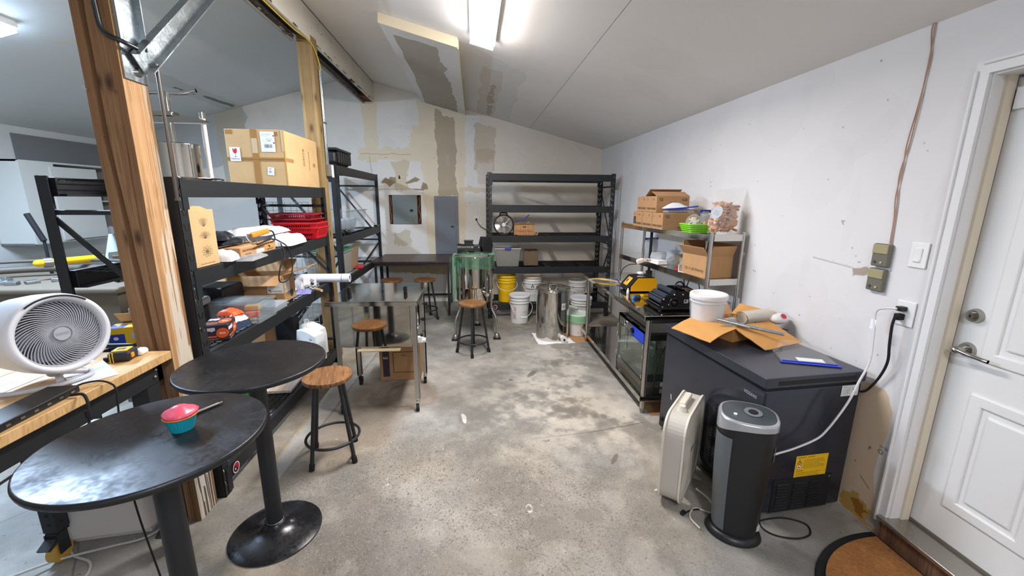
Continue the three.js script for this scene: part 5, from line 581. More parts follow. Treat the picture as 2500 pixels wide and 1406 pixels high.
{ const dm = mat(0xffffff, 0.35, 0, { map: woodTex([58, 38, 32], [74, 50, 42], [40, 26, 24], 61, 0, [3, 1]) }), t = thing('desk', 'narrow dark wood desk with black square legs against the far wall', 'desk', [-0.88, 0, -6.2]); const x0 = -0.545, x1 = 0.53, z0 = -0.46, z1 = 0.37;
  part('top', rbox(x1 - x0, 0.028, z1 - z0, 0.003, (x0 + x1) / 2, 0.786, (z0 + z1) / 2), dm, t); for (const [x, z] of [[x0 + 0.03, z1 - 0.03], [x1 - 0.03, z1 - 0.03], [x0 + 0.03, z0 + 0.03], [x1 - 0.03, z0 + 0.03]]) part('leg', bxx(x - 0.015, x + 0.015, 0, 0.772, z - 0.015, z + 0.015), M.black, t);
  for (const g of [bxx(x0 + 0.045, x1 - 0.045, 0.735, 0.772, z1 - 0.045, z1 - 0.015), bxx(x0 + 0.045, x1 - 0.045, 0.735, 0.772, z0 + 0.015, z0 + 0.045), bxx(x0 + 0.045, x1 - 0.045, 0.12, 0.15, z0 + 0.02, z0 + 0.04), bxx(x1 - 0.04, x1 - 0.02, 0.12, 0.15, z0 + 0.045, z1 - 0.045), bxx(x0 + 0.02, x0 + 0.04, 0.12, 0.15, z0 + 0.045, z1 - 0.045)]) part('rail', g, M.black, t); }
// ---------- stainless uncapping trolley ----------
{
  const t = thing('uncapping_trolley', 'polished stainless uncapping trolley on casters in the aisle', 'trolley', [-0.76, 0, -3.34]); const W = 0.315, D = 0.245;   // half sizes of the leg frame
  part('lid', [rbox(0.665, 0.012, 0.68, 0.003, -0.0, 0.928, 0.0), box(0.665, 0.03, 0.004, 0, 0.912, 0.338), box(0.665, 0.03, 0.004, 0, 0.912, -0.338), box(0.004, 0.03, 0.68, 0.331, 0.912, 0), box(0.004, 0.03, 0.68, -0.331, 0.912, 0)], M.steel, t);
  const tub = shape([[-0.275, 0.895], [0.275, 0.895], [0.275, 0.62], [0.255, 0.55], [-0.215, 0.55], [-0.25, 0.6], [-0.275, 0.72]]);
  part('tank', ext(tub, 0.5, { bevel: 0.006, z: -0.25 }), M.mirror, t); part('front_panel', [rbox(0.53, 0.34, 0.006, 0.003, -0.005, 0.725, 0.265)], M.mirror, t);
  for (const [sx, sz] of [[-1, -1], [-1, 1], [1, -1], [1, 1]]) {
    const x = sx * 0.29, z = sz * 0.26, l = part('leg', [bxx(x - 0.019, x + 0.019, 0.1, 0.9, z - 0.003, z), bxx(sx > 0 ? x + 0.016 : x - 0.019, sx > 0 ? x + 0.019 : x - 0.016, 0.1, 0.9, z - sz * 0.038, z), bxx(x - 0.012, x + 0.012, 0.1, 0.5, z - sz * 0.02 - 0.009, z - sz * 0.02 + 0.009)], M.brushed, t);
    const c = part('caster', [cyl(0.012, 0.012, 0.03, x, 0.09, z - sz * 0.015), box(0.03, 0.008, 0.035, x, 0.078, z - sz * 0.015), box(0.003, 0.05, 0.034, x - 0.014, 0.052, z), box(0.003, 0.05, 0.034, x + 0.014, 0.052, z)], sx > 0 ? M.chrome : M.blackMatte, l); part('caster_wheel', [cyl(0.03, 0.03, 0.022, x, 0.03, z, 0, 0, PI / 2)], M.rubber, c); part('wheel_hub', [cyl(0.014, 0.014, 0.026, x, 0.03, z, 0, 0, PI / 2)], M.chrome, c);
  }
  for (const x of [-0.24, 0.2]) part('lid_clip', [rbox(0.028, 0.05, 0.04, 0.006, x, 0.958, 0.05), cyl(0.008, 0.008, 0.03, x, 0.98, 0.06, PI / 2)], M.blackGloss, t);
  for (const [y, z] of [[0.78, -0.17], [0.72, 0.1], [0.62, 0.2]]) part('knob', [cyl(0.014, 0.014, 0.02, 0.335, y, z, 0, 0, PI / 2), rod([0.3, y, z], [0.34, y, z], 0.005)], M.blackGloss, t);
  part('side_ring', tor(0.09, 0.008, 0.282, 0.69, 0.1, 0, PI / 2), M.chrome, t); part('valve', [rbox(0.05, 0.06, 0.05, 0.012, 0.31, 0.56, 0.12), cyl(0.02, 0.02, 0.05, 0.33, 0.55, 0.12, 0, 0, PI / 2)], M.whitePl, t); part('slide_board', rbox(0.32, 0.012, 0.05, 0.003, 0.02, 0.535, 0.28), mat(0xcdb892, 0.6), t);
  const b = thing('moving_carton', 'flat-sided brown carton under the trolley', 'box', [-0.71, 0, -3.8], 0.02); part('carton', rbox(0.37, 0.36, 0.26, 0.004, 0, 0.181, 0), M.card4, b); part('print', quad(0.36, 0.3, 0, 0.19, 0.1312), print(360, 300, null, (g) => { g.fillStyle = '#2e2c33'; g.fillRect(24, 0, 60, 300); g.fillRect(345, 0, 12, 300); g.strokeStyle = '#3b352e'; g.lineWidth = 6; g.strokeRect(120, 60, 215, 200); txt(g, 'my...', 190, 100, 30, '#3b352e', 'serif', 'italic'); g.save(); g.translate(70, 230); g.rotate(-PI / 2); txt(g, 'E', 100, 0, 56, '#cbb595', 'sans-serif', 'bold'); g.restore(); }, { m: { transparent: true, alphaTest: 0.4 } }), b, { keep: true });
}
// ---------- motor extractor in green film ----------
{
  const t = thing('honey_extractor', 'stainless drum extractor on three legs with a black motor on top', 'extractor', [0.0, 0, -5.0]); const R = 0.232;
  part('drum', lathe([[0, 0.4], [0.12, 0.4], [R - 0.01, 0.45], [R, 0.46], [R, 0.62], [R + 0.006, 0.63], [R, 0.64], [R, 0.985], [R + 0.008, 0.992], [R + 0.008, 1.004], [R - 0.005, 1.006], [R - 0.005, 0.99], [0, 0.99]], 64), M.mirror, t);
  for (const a of [2.35, 0.72, -1.5]) { const c = Math.cos(a), s = Math.sin(a), l = part('leg', [tube([[c * 0.255, 0.78, s * 0.255], [c * 0.26, 0.5, s * 0.26], [c * 0.265, 0.38, s * 0.265], [c * 0.335, 0.25, s * 0.335], [c * 0.345, 0.06, s * 0.345]], 0.013, 40, 10), cyl(0.015, 0.015, 0.05, c * 0.25, 0.7, s * 0.25)], M.brushed, t); part('foot', [lathe([[0, 0.012], [0.035, 0.012], [0.04, 0.03], [0.03, 0.06], [0.014, 0.075], [0, 0.075]], 20, c * 0.345, 0, s * 0.345)], M.steelDull, l); part('foot_plate', box(0.09, 0.012, 0.07, c * 0.345, 0.006, s * 0.345), M.blackMatte, l); }
  part('valve', [cyl(0.02, 0.02, 0.08, 0.15, 0.56, 0.22, PI / 2), rbox(0.03, 0.04, 0.03, 0.006, 0.18, 0.6, 0.25)], M.steel, t);
  part('crossbar', rbox(0.5, 0.02, 0.07, 0.004, 0, 1.016, 0), M.steelDull, t); const m = part('motor', [cyl(0.055, 0.055, 0.18, -0.1, 1.085, 0.02, 0, 0, PI / 2, 28), cyl(0.06, 0.06, 0.04, -0.185, 1.085, 0.02, 0, 0, PI / 2, 28), rbox(0.1, 0.05, 0.08, 0.006, -0.07, 1.15, 0.02), rbox(0.115, 0.014, 0.095, 0.004, -0.07, 1.178, 0.02), rbox(0.09, 0.1, 0.1, 0.012, 0.03, 1.08, 0.02), box(0.18, 0.012, 0.1, -0.08, 1.032, 0.02)], M.plasticBlack, t);
  for (let i = 0; i < 5; i++) part('cooling_fin', tor(0.056, 0.003, -0.15 + i * 0.025, 1.085, 0.02, 0, PI / 2), M.plasticBlack, m); part('bolt', [sph(0.008, 0.05, 1.1, 0.075, 1, 1, 1, 8), sph(0.008, -0.08, 1.035, 0.075, 1, 1, 1, 8)], M.chrome, m);
  part('belt_guard', ext([[-0.05, 1.04], [0.04, 1.02], [0.07, 1.12], [0.045, 1.215], [-0.045, 1.22], [-0.075, 1.11]], 0.09, { bevel: 0.006, x: 0.115, z: -0.04, ry: 0.5 }), M.plasticBlack, t);
  const f = thing('stretch_film', 'crumpled green stretch film wrapped round the top of the extractor', 'film', [0.0, 0, -5.0]);
  const wrap = (s, lo, hi, k) => grid(90, 12, (u, v) => { const a = u * PI * 2, e = lo - 0.1 * fbm(u * 9 + s, 2, 3), y = mix(e, hi, v), r = R + 0.012 + k + 0.02 * (fbm(u * 30 + s, v * 6 + u * 20, 3) - 0.3); return [Math.cos(a) * r, y, -Math.sin(a) * r]; });
  part('wrap', [wrap(1, 0.9, 1.0, 0)], M.greenFilm, f);
  part('top_sheet', grid(40, 16, (u, v) => { const a = u * PI * 2, r = (R + 0.02) * (1 - 0.55 * v) + 0.01 * fbm(u * 20, v * 5, 2); return [Math.cos(a) * r, 1.01 + 0.03 * v + 0.025 * fbm(u * 14, v * 7, 3) + (Math.cos(a - 0.7) > 0.8 ? 0.06 * v : 0), -Math.sin(a) * r]; }), M.greenFilm, f);
  part('tail', grid(16, 30, (u, v) => { const y = mix(0.42, 1.0, v), w = 0.03 + 0.07 * v; return [-0.25 - 0.02 * (1 - v) + (u - 0.5) * w + 0.03 * (fbm(v * 7, 4, 2) - 0.5), y, 0.06 + 0.06 * Math.sin(u * 9 + v * 5) * 0.5 + 0.03 * fbm(u * 6, v * 9, 2)]; }), M.greenFilm, f);
}
// ---------- on and below the back rack ----------
{ const t = thing('drum_fan', 'small round metal floor fan on the back rack shelf', 'fan', [0.41, 1.177, -5.78]), y = 0.145; part('ring', [tor(0.135, 0.01, 0, y, 0.0), tf(new THREE.CylinderGeometry(0.135, 0.135, 0.08, 40, 1, true), 0, y, -0.04, PI / 2)], mat(0x2b2d30, 0.4, 0.3, { side: THREE.DoubleSide }), t); const w = []; for (let i = 1; i < 9; i++) w.push(tor(0.13 * i / 9, 0.0013, 0, y, 0.012 + 0.012 * (1 - i / 9), 0, 0, 0, 32, 4)); for (let i = 0; i < 8; i++) { const a = i * PI / 4; w.push(rod([0.02 * Math.cos(a), y + 0.02 * Math.sin(a), 0.024], [0.133 * Math.cos(a), y + 0.133 * Math.sin(a), 0.008], 0.0015, 5)); } part('grille', w, M.chrome, t, { kind: 'stuff' }); part('hub', cyl(0.028, 0.026, 0.014, 0, y, 0.024, PI / 2), M.chrome, t);
  for (let i = 0; i < 4; i++) part('fan_blade', grid(6, 6, (u, v) => { const a = i * PI / 2 + u * 1.1, r = 0.03 + v * 0.09; return [r * Math.cos(a), y + r * Math.sin(a), -0.03 + 0.03 * u]; }), mat(0xcfc9c0, 0.25, 0.8, { side: THREE.DoubleSide }), t); part('handle', tube([[-0.05, 0.27, -0.03], [-0.045, 0.3, -0.03], [0, 0.306, -0.03], [0.045, 0.3, -0.03], [0.05, 0.27, -0.03]], 0.009), M.blackMatte, t); part('foot', [rbox(0.16, 0.012, 0.09, 0.004, 0.02, 0.006, -0.02)], M.blackMatte, t); part('cord', tube([[0.06, 0.012, 0.03], [0.12, 0.012, 0.06], [0.18, 0.005, 0.08], [0.2, 0.01, 0.04], [0.1, 0.008, 0.02]], 0.005), M.rubber, t); }
{ const cm = mat(0xffffff, 0.75, 0, { map: woodTex([178, 134, 88], [196, 154, 106], [128, 92, 58], 91, 2, [3, 3]) }), t = thing('wooden_crate', 'small wooden crate with red script lettering on the back rack', 'crate', [0.695, 1.177, -5.81]); part('boards', [rbox(0.285, 0.165, 0.018, 0.003, 0, 0.083, 0.1), rbox(0.285, 0.165, 0.018, 0.003, 0, 0.083, -0.1), rbox(0.018, 0.16, 0.2, 0.003, -0.13, 0.083, 0), rbox(0.018, 0.16, 0.2, 0.003, 0.13, 0.083, 0), box(0.27, 0.012, 0.19, 0, 0.007, 0)], cm, t); part('grip', rbox(0.05, 0.016, 0.004, 0.002, 0, 0.118, 0.1075), mat(0x4a3626, 0.9), t); part('trim_board', rbox(0.285, 0.012, 0.006, 0.002, 0, 0.158, 0.112), mat(0x6a4a30, 0.8), t);
  part('lettering', quad(0.25, 0.085, 0, 0.065, 0.1098), print(512, 176, null, (g) => { g.save(); txt(g, 'Coca-Cola', 22, 122, 92, '#b02a26', 'serif', 'italic bold'); g.restore(); }, { m: { transparent: true, alphaTest: 0.4 } }), t, { keep: true }); part('rivet', [sph(0.006, -0.12, 0.14, 0.11, 1, 1, 1, 8), sph(0.006, 0.12, 0.14, 0.11, 1, 1, 1, 8)], M.steelDull, t);
  const zb = thing('zip_bag', 'clear zip bag with a dark blue edge sticking out of the crate', 'bag', [0.67, 1.33, -5.81]); part('film', sheet(10, 8, 0.001, (u, v) => [(u - 0.5) * 0.2, v * (0.06 + 0.09 * u * u) - 0.1, 0.02 * Math.sin(u * 6 + v * 3)]), M.film, zb); part('zip_strip', tube([[-0.1, 0.03, 0.0], [-0.04, 0.045, 0.01], [0.04, 0.07, 0.02], [0.1, 0.13, 0.01]], 0.006), M.blueZip, zb);
  solo('tape_roll', 'small tan tape roll beside the wooden crate', 'tape roll', [lathe([[0.01, 0], [0.028, 0], [0.028, 0.02], [0.01, 0.02], [0.01, 0]], 28).rotateX(PI / 2)], mat(0xb89a70, 0.6), [0.866, 1.205, -5.74]); }
const mt = tote('murky grey tote with a blue handle on the back rack', [0.465, 0.738, -5.85], 0, 0.35, 0.3, 0.26, phys({ color: 0xa8a49c, roughness: 0.4, transmission: 0.45, thickness: 0, side: THREE.DoubleSide }), null, { rimM: mat(0xb9b9b6, 0.5) }); part('handle', rbox(0.09, 0.025, 0.02, 0.006, 0, 0.256, 0.168), M.blue, mt, { label: 'blue clip handle' }); solo('wax_scraps', 'dark debris filling the murky tote', 'wax', [grid(24, 20, (u, v) => [(u - 0.5) * 0.28, 0.05 + 0.05 * fbm(u * 8, v * 8, 3), (v - 0.5) * 0.24]), box(0.27, 0.05, 0.23, 0, 0.03, 0)], mat(0x4a3f33, 0.9), [0.465, 0.743, -5.85]);
{ const t = thing('acrylic_tank', 'stained open clear tank on the back rack beside the murky tote', 'tank', [0.81, 0.738, -5.88]); const pm = phys({ color: 0x9a8265, roughness: 0.3, transmission: 0.5, thickness: 0, side: THREE.DoubleSide }); part('panes', [box(0.2, 0.22, 0.003, 0, 0.111, 0.08), box(0.2, 0.22, 0.003, 0, 0.111, -0.08), box(0.003, 0.22, 0.16, 0.1, 0.111, 0), box(0.003, 0.22, 0.16, -0.1, 0.111, 0), box(0.2, 0.003, 0.16, 0, 0.002, 0)], pm, t); part('wax_edge', [rbox(0.2, 0.012, 0.008, 0.003, 0, 0.215, 0.08), rbox(0.05, 0.016, 0.012, 0.004, -0.03, 0.212, 0.083)], mat(0x3a2418, 0.8), t); solo('wax_dish', 'white foil dish with brass piece in the clear tank', 'dish', [lathe([[0, 0.004], [0.05, 0.004], [0.065, 0.03], [0.063, 0.03], [0.048, 0.008], [0, 0.008]], 6)], M.white, [0.81, 0.742, -5.86]); solo('brass_piece', 'small brass piece in the foil dish', 'fitting', [cyl(0.014, 0.012, 0.02, 0, 0.01, 0), cyl(0.004, 0.003, 0.03, 0, 0.03, 0)], M.brass, [0.81, 0.7505, -5.86]); }
function pail(label, pos, ry, r, h, bodyM, lidM, o = {}) {
  const t = thing('pail', label, 'pail', pos, ry, 'plastic pails'), b = r * 0.87; part('body', lathe([[0, 0], [b - 0.004, 0], [b, 0.006], [mix(b, r, 0.72), h * 0.72], [r + 0.005, h * 0.725], [r + 0.005, h * 0.745], [r - 0.002, h * 0.75], [r - 0.001, h * 0.82], [r + 0.006, h * 0.825], [r + 0.006, h * 0.845], [r, h * 0.85], [r, h - 0.02], [0, h - 0.02]], 44), bodyM, t);
  part('lid', lathe([[0, h - 0.012], [r - 0.022, h - 0.012], [r - 0.018, h], [r + 0.006, h + 0.003], [r + 0.011, h - 0.004], [r + 0.011, h - 0.03], [r + 0.004, h - 0.03], [r, h - 0.02]], 44), lidM, t);
  if (o.handle) { const a = o.handle === 'down' ? 0.1 : 0.9, pts = []; for (let i = 0; i <= 14; i++) { const q = -PI / 2 + i / 14 * PI; pts.push([Math.sin(q) * (r + 0.012), h * 0.72 - Math.cos(q) * r * 1.05 * (o.hd || 1), Math.cos(q) * (r * 0.35 + 0.06) + (o.hz || 0.09)]); } pts[0][2] = 0; pts[14][2] = 0; part('handle', tube(pts, 0.0032, 50, 6), M.white, t); if (o.grip) part('grip', rod([-0.045, pts[7][1], pts[7][2]], [0.045, pts[7][1], pts[7][2]], 0.01), M.white, t); }
  if (o.print) part('print', (() => { const g = new THREE.CylinderGeometry(mix(b, r, o.y1) + 0.0015, mix(b, r, o.y0) + 0.0015, h * (o.y1 - o.y0), 20, 1, true, -o.arc / 2 + (o.a || 0), o.arc); return tf(g, 0, h * (o.y0 + o.y1) / 2, 0); })(), o.print, t, { keep: true }); return t;
}
const tr = { m: { transparent: true, alphaTest: 0.4 } }, wp = mat(0xe0dfdc, 0.45);
const yp = pail('bright yellow pail with an orange spout on the bottom shelf of the back rack', [0.46, 0.212, -5.83], 0, 0.135, 0.39, M.yellow, M.yellow, { handle: 'down', hd: 0.6, hz: 0.1 }); part('spout', tf(join([cyl(0.03, 0.035, 0.06, 0, 0.035, 0, PI / 2), rbox(0.04, 0.03, 0.02, 0.008, 0.02, 0.03, 0.02)]), 0.06, 0.001, 0.115), M.orange, yp, { label: 'orange spout' });
pail('white paint pail with black brand print on the bottom shelf of the back rack', [0.84, 0.212, -5.86], -0.1, 0.135, 0.37, wp, mat(0xcdbfa8, 0.5), { handle: 'down', hd: 0.6, hz: 0.1, y0: 0.35, y1: 0.72, arc: 1.9, a: 0, print: print(512, 220, null, (g) => { g.fillStyle = '#1d1d1f'; g.beginPath(); g.moveTo(256, 10); g.lineTo(310, 84); g.lineTo(202, 84); g.closePath(); g.fill(); g.fillStyle = '#e8e8e6'; g.beginPath(); g.arc(256, 62, 16, 0, 7); g.fill(); txt(g, 'Benjamin Moore', 14, 150, 68, '#1d1d1f', 'sans-serif', 'bold'); lines(g, 90, 180, 330, 1, 20, '#55585c', 6); }, tr) });
pail('white pail with a bail handle and pink print on the floor before the back rack', [0.61, 0, -5.46], 0.15, 0.135, 0.395, wp, mat(0xe2e4e8, 0.45), { handle: 'out', grip: 1, hd: 1.1, hz: 0.12, y0: 0.12, y1: 0.66, arc: 2.0, a: 0, print: print(400, 300, null, (g) => { g.save(); g.translate(70, 290); g.rotate(-PI / 2); txt(g, 'OOPS', 20, 0, 74, '#d27a92', 'sans-serif', 'bold'); g.restore(); g.strokeStyle = '#d27a92'; g.lineWidth = 8; g.beginPath(); g.arc(50, 60, 26, 0, 7); g.moveTo(30, 80); g.lineTo(70, 40); g.stroke(); lines(g, 220, 110, 140, 3, 18, '#b9bcc2', 5); }, tr) });
pail('white pail with grey text at the right end of the bottom rack shelf', [1.51, 0.212, -5.83], 0, 0.128, 0.3, wp, mat(0xd6d2cc, 0.5), { handle: 'down', hd: 0.5, hz: 0.1, y0: 0.2, y1: 0.75, arc: 1.7, a: -0.1, print: print(400, 230, null, (g) => { txt(g, 'Net', 30, 40, 30, '#3a3c40', 'sans-serif', 'bold'); lines(g, 120, 70, 180, 2, 18, '#8a8d92', 5); txt(g, 'Raw Wow Th', 60, 140, 46, '#3a3c40', 'sans-serif', 'bold'); lines(g, 60, 170, 260, 2, 18, '#9a9da2', 4); }, tr) });
const gfl = phys({ color: 0xa9d8ae, roughness: 0.3, transmission: 0.4, thickness: 0, side: THREE.DoubleSide });
pail('white pail with a bluish lid, behind the green-wrapped pails', [1.45, 0, -5.36], 0, 0.14, 0.37, wp, mat(0xdfe4ea, 0.4)); pail('green-wrapped white pail at the front, spattered and with red print', [1.285, 0.007, -4.865], 0, 0.13, 0.275, mat(0xffffff, 0.5, 0, { map: dtex(256, 256, (u, v) => mix3([222, 218, 212], [150, 110, 92], ss(0.86, 0.92, vn(u * 60, v * 60)) * ss(0.6, 0.2, v))) }), mat(0xd9e6da, 0.4), { y0: 0.2, y1: 0.6, arc: 0.5, a: 0.5, print: print(100, 130, null, (g) => { g.fillStyle = '#c23c4a'; g.fillRect(20, 10, 60, 50); g.fillRect(20, 70, 60, 40); }, tr) }); pail('green-wrapped white pail half hidden behind the steel tank', [1.2, 0.007, -5.13], 0, 0.13, 0.275, wp, mat(0xd9e6da, 0.4));
for (const [x, z, lab] of [[1.285, -4.865, 'green film round the rim of the front white pail'], [1.2, -5.13, 'green film round the rim of the pail behind the steel tank']]) solo('pail_film', lab, 'film', [grid(60, 8, (u, v) => { const a = u * PI * 2, r = 0.146 + 0.006 * fbm(u * 30, v * 5, 2); return [Math.cos(a) * r, mix(0.19 - 0.02 * fbm(u * 12, 1, 2), 0.27, v), -Math.sin(a) * r]; })], gfl, [x, 0.007, z]);
solo('cardboard_sheet', 'flat piece of cardboard on the floor under the pails', 'cardboard', ext([[1.1, 5.25], [1.17, 4.57], [1.6, 4.55], [1.62, 5.2]], 0.006, { rx: -PI / 2 }), M.card, [0, 0, 0]).scale.set(1, 1, 1);
{ const t = thing('steel_tank', 'tall polished stainless honey tank with a lid and white tap', 'tank', [0.945, 0.004, -4.79]); const R = 0.2, h = 0.62; part('body', lathe([[0, 0], [R - 0.006, 0], [R, 0.008], [R, h - 0.03], [R + 0.006, h - 0.02], [R + 0.006, h - 0.008], [R, h - 0.004], [0, h - 0.004]], 64), M.steel, t); part('lid', lathe([[0, h + 0.012], [0.1, h + 0.01], [R - 0.03, h + 0.003], [R - 0.012, h + 0.012], [R + 0.004, h + 0.012], [R + 0.008, h + 0.004], [R + 0.004, h - 0.004]], 64), M.steel, t); part('lid_handle', tube([[-0.05, h + 0.008, 0], [-0.04, h + 0.035, 0], [0.04, h + 0.035, 0], [0.05, h + 0.008, 0]], 0.006), M.chrome, t); part('clamp', [rbox(0.02, 0.07, 0.02, 0.004, -R - 0.005, h - 0.04, 0.03)], M.chrome, t); const tp = part('tap', [cyl(0.028, 0.028, 0.05, 0.09, 0.055, R + 0.01, PI / 2), cyl(0.04, 0.04, 0.02, 0.1, 0.045, R + 0.045, PI / 2)], M.whitePl, t); part('tap_nut', [cyl(0.012, 0.012, 0.014, 0.1, 0.045, R + 0.06, PI / 2)], M.blackMatte, tp); part('size_label', (() => tf(new THREE.CylinderGeometry(R + 0.0015, R + 0.0015, 0.08, 12, 1, true, 0.35, 0.3), 0, 0.43, 0))(), print(128, 100, '#d9d8d4', (g) => txt(g, '100kg', 14, 64, 40, '#55585c', 'sans-serif', 'bold')), t, { keep: true }); part('seam', rod([0.1, 0.01, R * 0.866 + 0.0005], [0.1, h - 0.04, R * 0.866 + 0.0005], 0.0015, 6), M.steelDull, t);
  solo('cloth', 'white cloth on the floor under the steel tank', 'cloth', sheet(24, 16, 0.002, (u, v) => [(u - 0.5) * 0.44 * (1 + 0.06 * vn(v * 6, 1)), 0.003 + 0.0 * v, (v - 0.5) * 0.42 + 0.03 * (vn(u * 6, 3) - 0.5)]), M.paper, [0.95, 0, -4.74], 0.05); }
// ---------- stainless work table with overshelf ----------
{
  const t = thing('work_table', 'long stainless work table with an undershelf along the right wall', 'table', [0, 0, 0]); const x0 = 1.272, x1 = 1.885, z0 = -4.72, z1 = -2.865;
  part('top', [rbox(x1 - x0, 0.036, z1 - z0, 0.005, (x0 + x1) / 2, 0.802, (z0 + z1) / 2)], M.steel, t); part('under_channel', [bxx(x0 + 0.06, x1 - 0.06, 0.74, 0.784, z0 + 0.06, z0 + 0.1), bxx(x0 + 0.06, x1 - 0.06, 0.74, 0.784, z1 - 0.1, z1 - 0.06), bxx(1.5, 1.56, 0.75, 0.784, z0 + 0.1, z1 - 0.1)], M.steelDull, t);
  part('undershelf', [bxx(x0 + 0.02, x1 - 0.02, 0.14, 0.15, z0 + 0.02, z1 - 0.02), bxx(x0 + 0.018, x0 + 0.024, 0.108, 0.15, z0 + 0.02, z1 - 0.02), bxx(x1 - 0.024, x1 - 0.018, 0.108, 0.15, z0 + 0.02, z1 - 0.02), bxx(x0 + 0.02, x1 - 0.02, 0.108, 0.15, z1 - 0.024, z1 - 0.018), bxx(x0 + 0.02, x1 - 0.02, 0.108, 0.15, z0 + 0.018, z0 + 0.024)], M.steel, t);
  for (const [x, z] of [[x0 + 0.055, z1 - 0.045], [x1 - 0.055, z1 - 0.045], [x0 + 0.055, z0 + 0.13], [x1 - 0.055, z0 + 0.13]]) { const l = part('leg', cyl(0.02, 0.02, 0.745, x, 0.412, z, 0, 0, 0, 20), M.brushed, t); part('foot', cyl(0.016, 0.021, 0.04, x, 0.02, z), M.steelDull, l); }
}
const SH = { x: 1.742, z: -2.885, ry: 0.087 };   // overshelf: front near post, turned slightly
const sh = (lx, lz) => [SH.x + lx * Math.cos(SH.ry) + lz * Math.sin(SH.ry), SH.z - lx * Math.sin(SH.ry) + lz * Math.cos(SH.ry)];
{
  const t = thing('overshelf', 'two-tier stainless overshelf standing on the work table', 'shelf', [SH.x, 0.82, SH.z], SH.ry); const D = 0.265, Ln = 1.5;
  for (const [x, z] of [[0, 0], [D, 0], [0, -Ln], [D, -Ln]]) { const p = part('post', cyl(0.0145, 0.0145, 0.625, x, 0.3125, z, 0, 0, 0, 18), M.brushed, t); part('post_cap', sph(0.0145, x, 0.625, z, 1, 0.35, 1, 12), M.chrome, p); }
  for (const y of [0.61, 0.275]) part('shelf_board', [bxx(-0.012, D + 0.012, y - 0.006, y, -Ln - 0.01, 0.01), bxx(-0.018, -0.012, y - 0.048, y, -Ln + 0.016, -0.016), bxx(D + 0.012, D + 0.018, y - 0.048, y, -Ln + 0.016, -0.016), bxx(0.016, D - 0.016, y - 0.048, y, 0.006, 0.012), bxx(0.016, D - 0.016, y - 0.048, y, -Ln - 0.012, -Ln - 0.006)], M.steel, t);
}
const ST = 1.431, SB = 1.096;
const honeyEnd = print(256, 180, null, (g) => { txt(g, '2', 20, 40, 34, '#3a2f22', 'sans-serif', 'bold'); txt(g, '12', 170, 40, 34, '#3a2f22', 'sans-serif', 'bold'); txt(g, 'PURE HONEY', 14, 160, 40, '#3a2f22', 'sans-serif', 'bold'); }, { m: { transparent: true, alphaTest: 0.4 } });
const honeySide = print(512, 240, null, (g) => { txt(g, '12', 26, 66, 60, '#3a2f22', 'sans-serif', 'bold'); txt(g, '1LB', 390, 66, 54, '#3a2f22', 'sans-serif', 'bold'); txt(g, 'PURE HONEY', 230, 226, 40, '#3a2f22', 'sans-serif', 'bold'); }, { m: { transparent: true, alphaTest: 0.4 } });
function honeyBox(label, x, y, z, open) {
  const t = thing('honey_carton', label, 'box', [x, y, z], 0.02, 'honey cartons on the overshelf'), w = 0.3, h = 0.138, d = 0.198; part('carton', open ? [rbox(w, h, d, 0.003, 0, h / 2 + 0.0005, 0)] : rbox(w, h, d, 0.003, 0, h / 2 + 0.0005, 0), M.card4, t);
  part('end_print', quad(d * 0.94, h * 0.9, -w / 2 - 0.001, h / 2, 0, 0, -PI / 2), honeyEnd, t, { keep: true }); part('side_print', quad(w * 0.96, h * 0.94, 0, h / 2, d / 2 + 0.001), honeySide, t, { keep: true });
  if (open) { part('flap', box(w, 0.003, 0.11, 0, h + 0.02, 0.045, 0.35), M.card4, t); part('flap', box(w, 0.003, 0.11, 0, h + 0.03, -0.09, -0.6), M.card4, t); }
  return t;
}
honeyBox('honey carton at the front of the bottom row on the overshelf', 1.71, ST, -3.425); honeyBox('honey carton in the middle of the bottom row on the overshelf', 1.705, ST, -3.63); part('black_label', quad(0.05, 0.06, -0.1515, 0.06, -0.06, 0, -PI / 2), print(64, 80, '#2a2622', (g) => lines(g, 10, 16, 44, 4, 16, '#9a9284', 4)), honeyBox('honey carton at the far end of the bottom row on the overshelf', 1.7, ST, -3.835), { keep: true }); honeyBox('open-topped honey carton at the front of the upper row', 1.72, ST + 0.1395, -3.59, true); honeyBox('honey carton at the back of the upper row', 1.715, ST + 0.1395, -3.79);

// zip bags
function zipBag(label, pos, ry, w, h, thick, s, fillM, zipM, tilt = 0) { const t = thing('zip_bag', label, 'bag', pos, ry, 'zip bags'); part('film', [grid(16, 16, (u, v) => [(u - 0.5) * w * (1 + 0.05 * Math.sin(v * 9 + s)), v * h, thick * Math.sin(v * PI * 0.8 + 0.3) * Math.sin(u * PI) * (0.7 + 0.6 * fbm(u * 5 + s, v * 5, 2)) + v * tilt]), grid(16, 16, (u, v) => [(0.5 - u) * w * (1 + 0.05 * Math.sin(v * 9 + s)), v * h, -thick * Math.sin(v * PI * 0.8 + 0.3) * Math.sin(u * PI) * (0.7 + 0.6 * fbm(u * 4 + s, v * 6, 2)) + v * tilt])], fillM || M.crinkle, t); if (zipM) part('zip_strip', box(w * 1.02, 0.02, 0.004, 0, h * 0.97, tilt * 0.97 + 0.003), zipM, t); return t; }
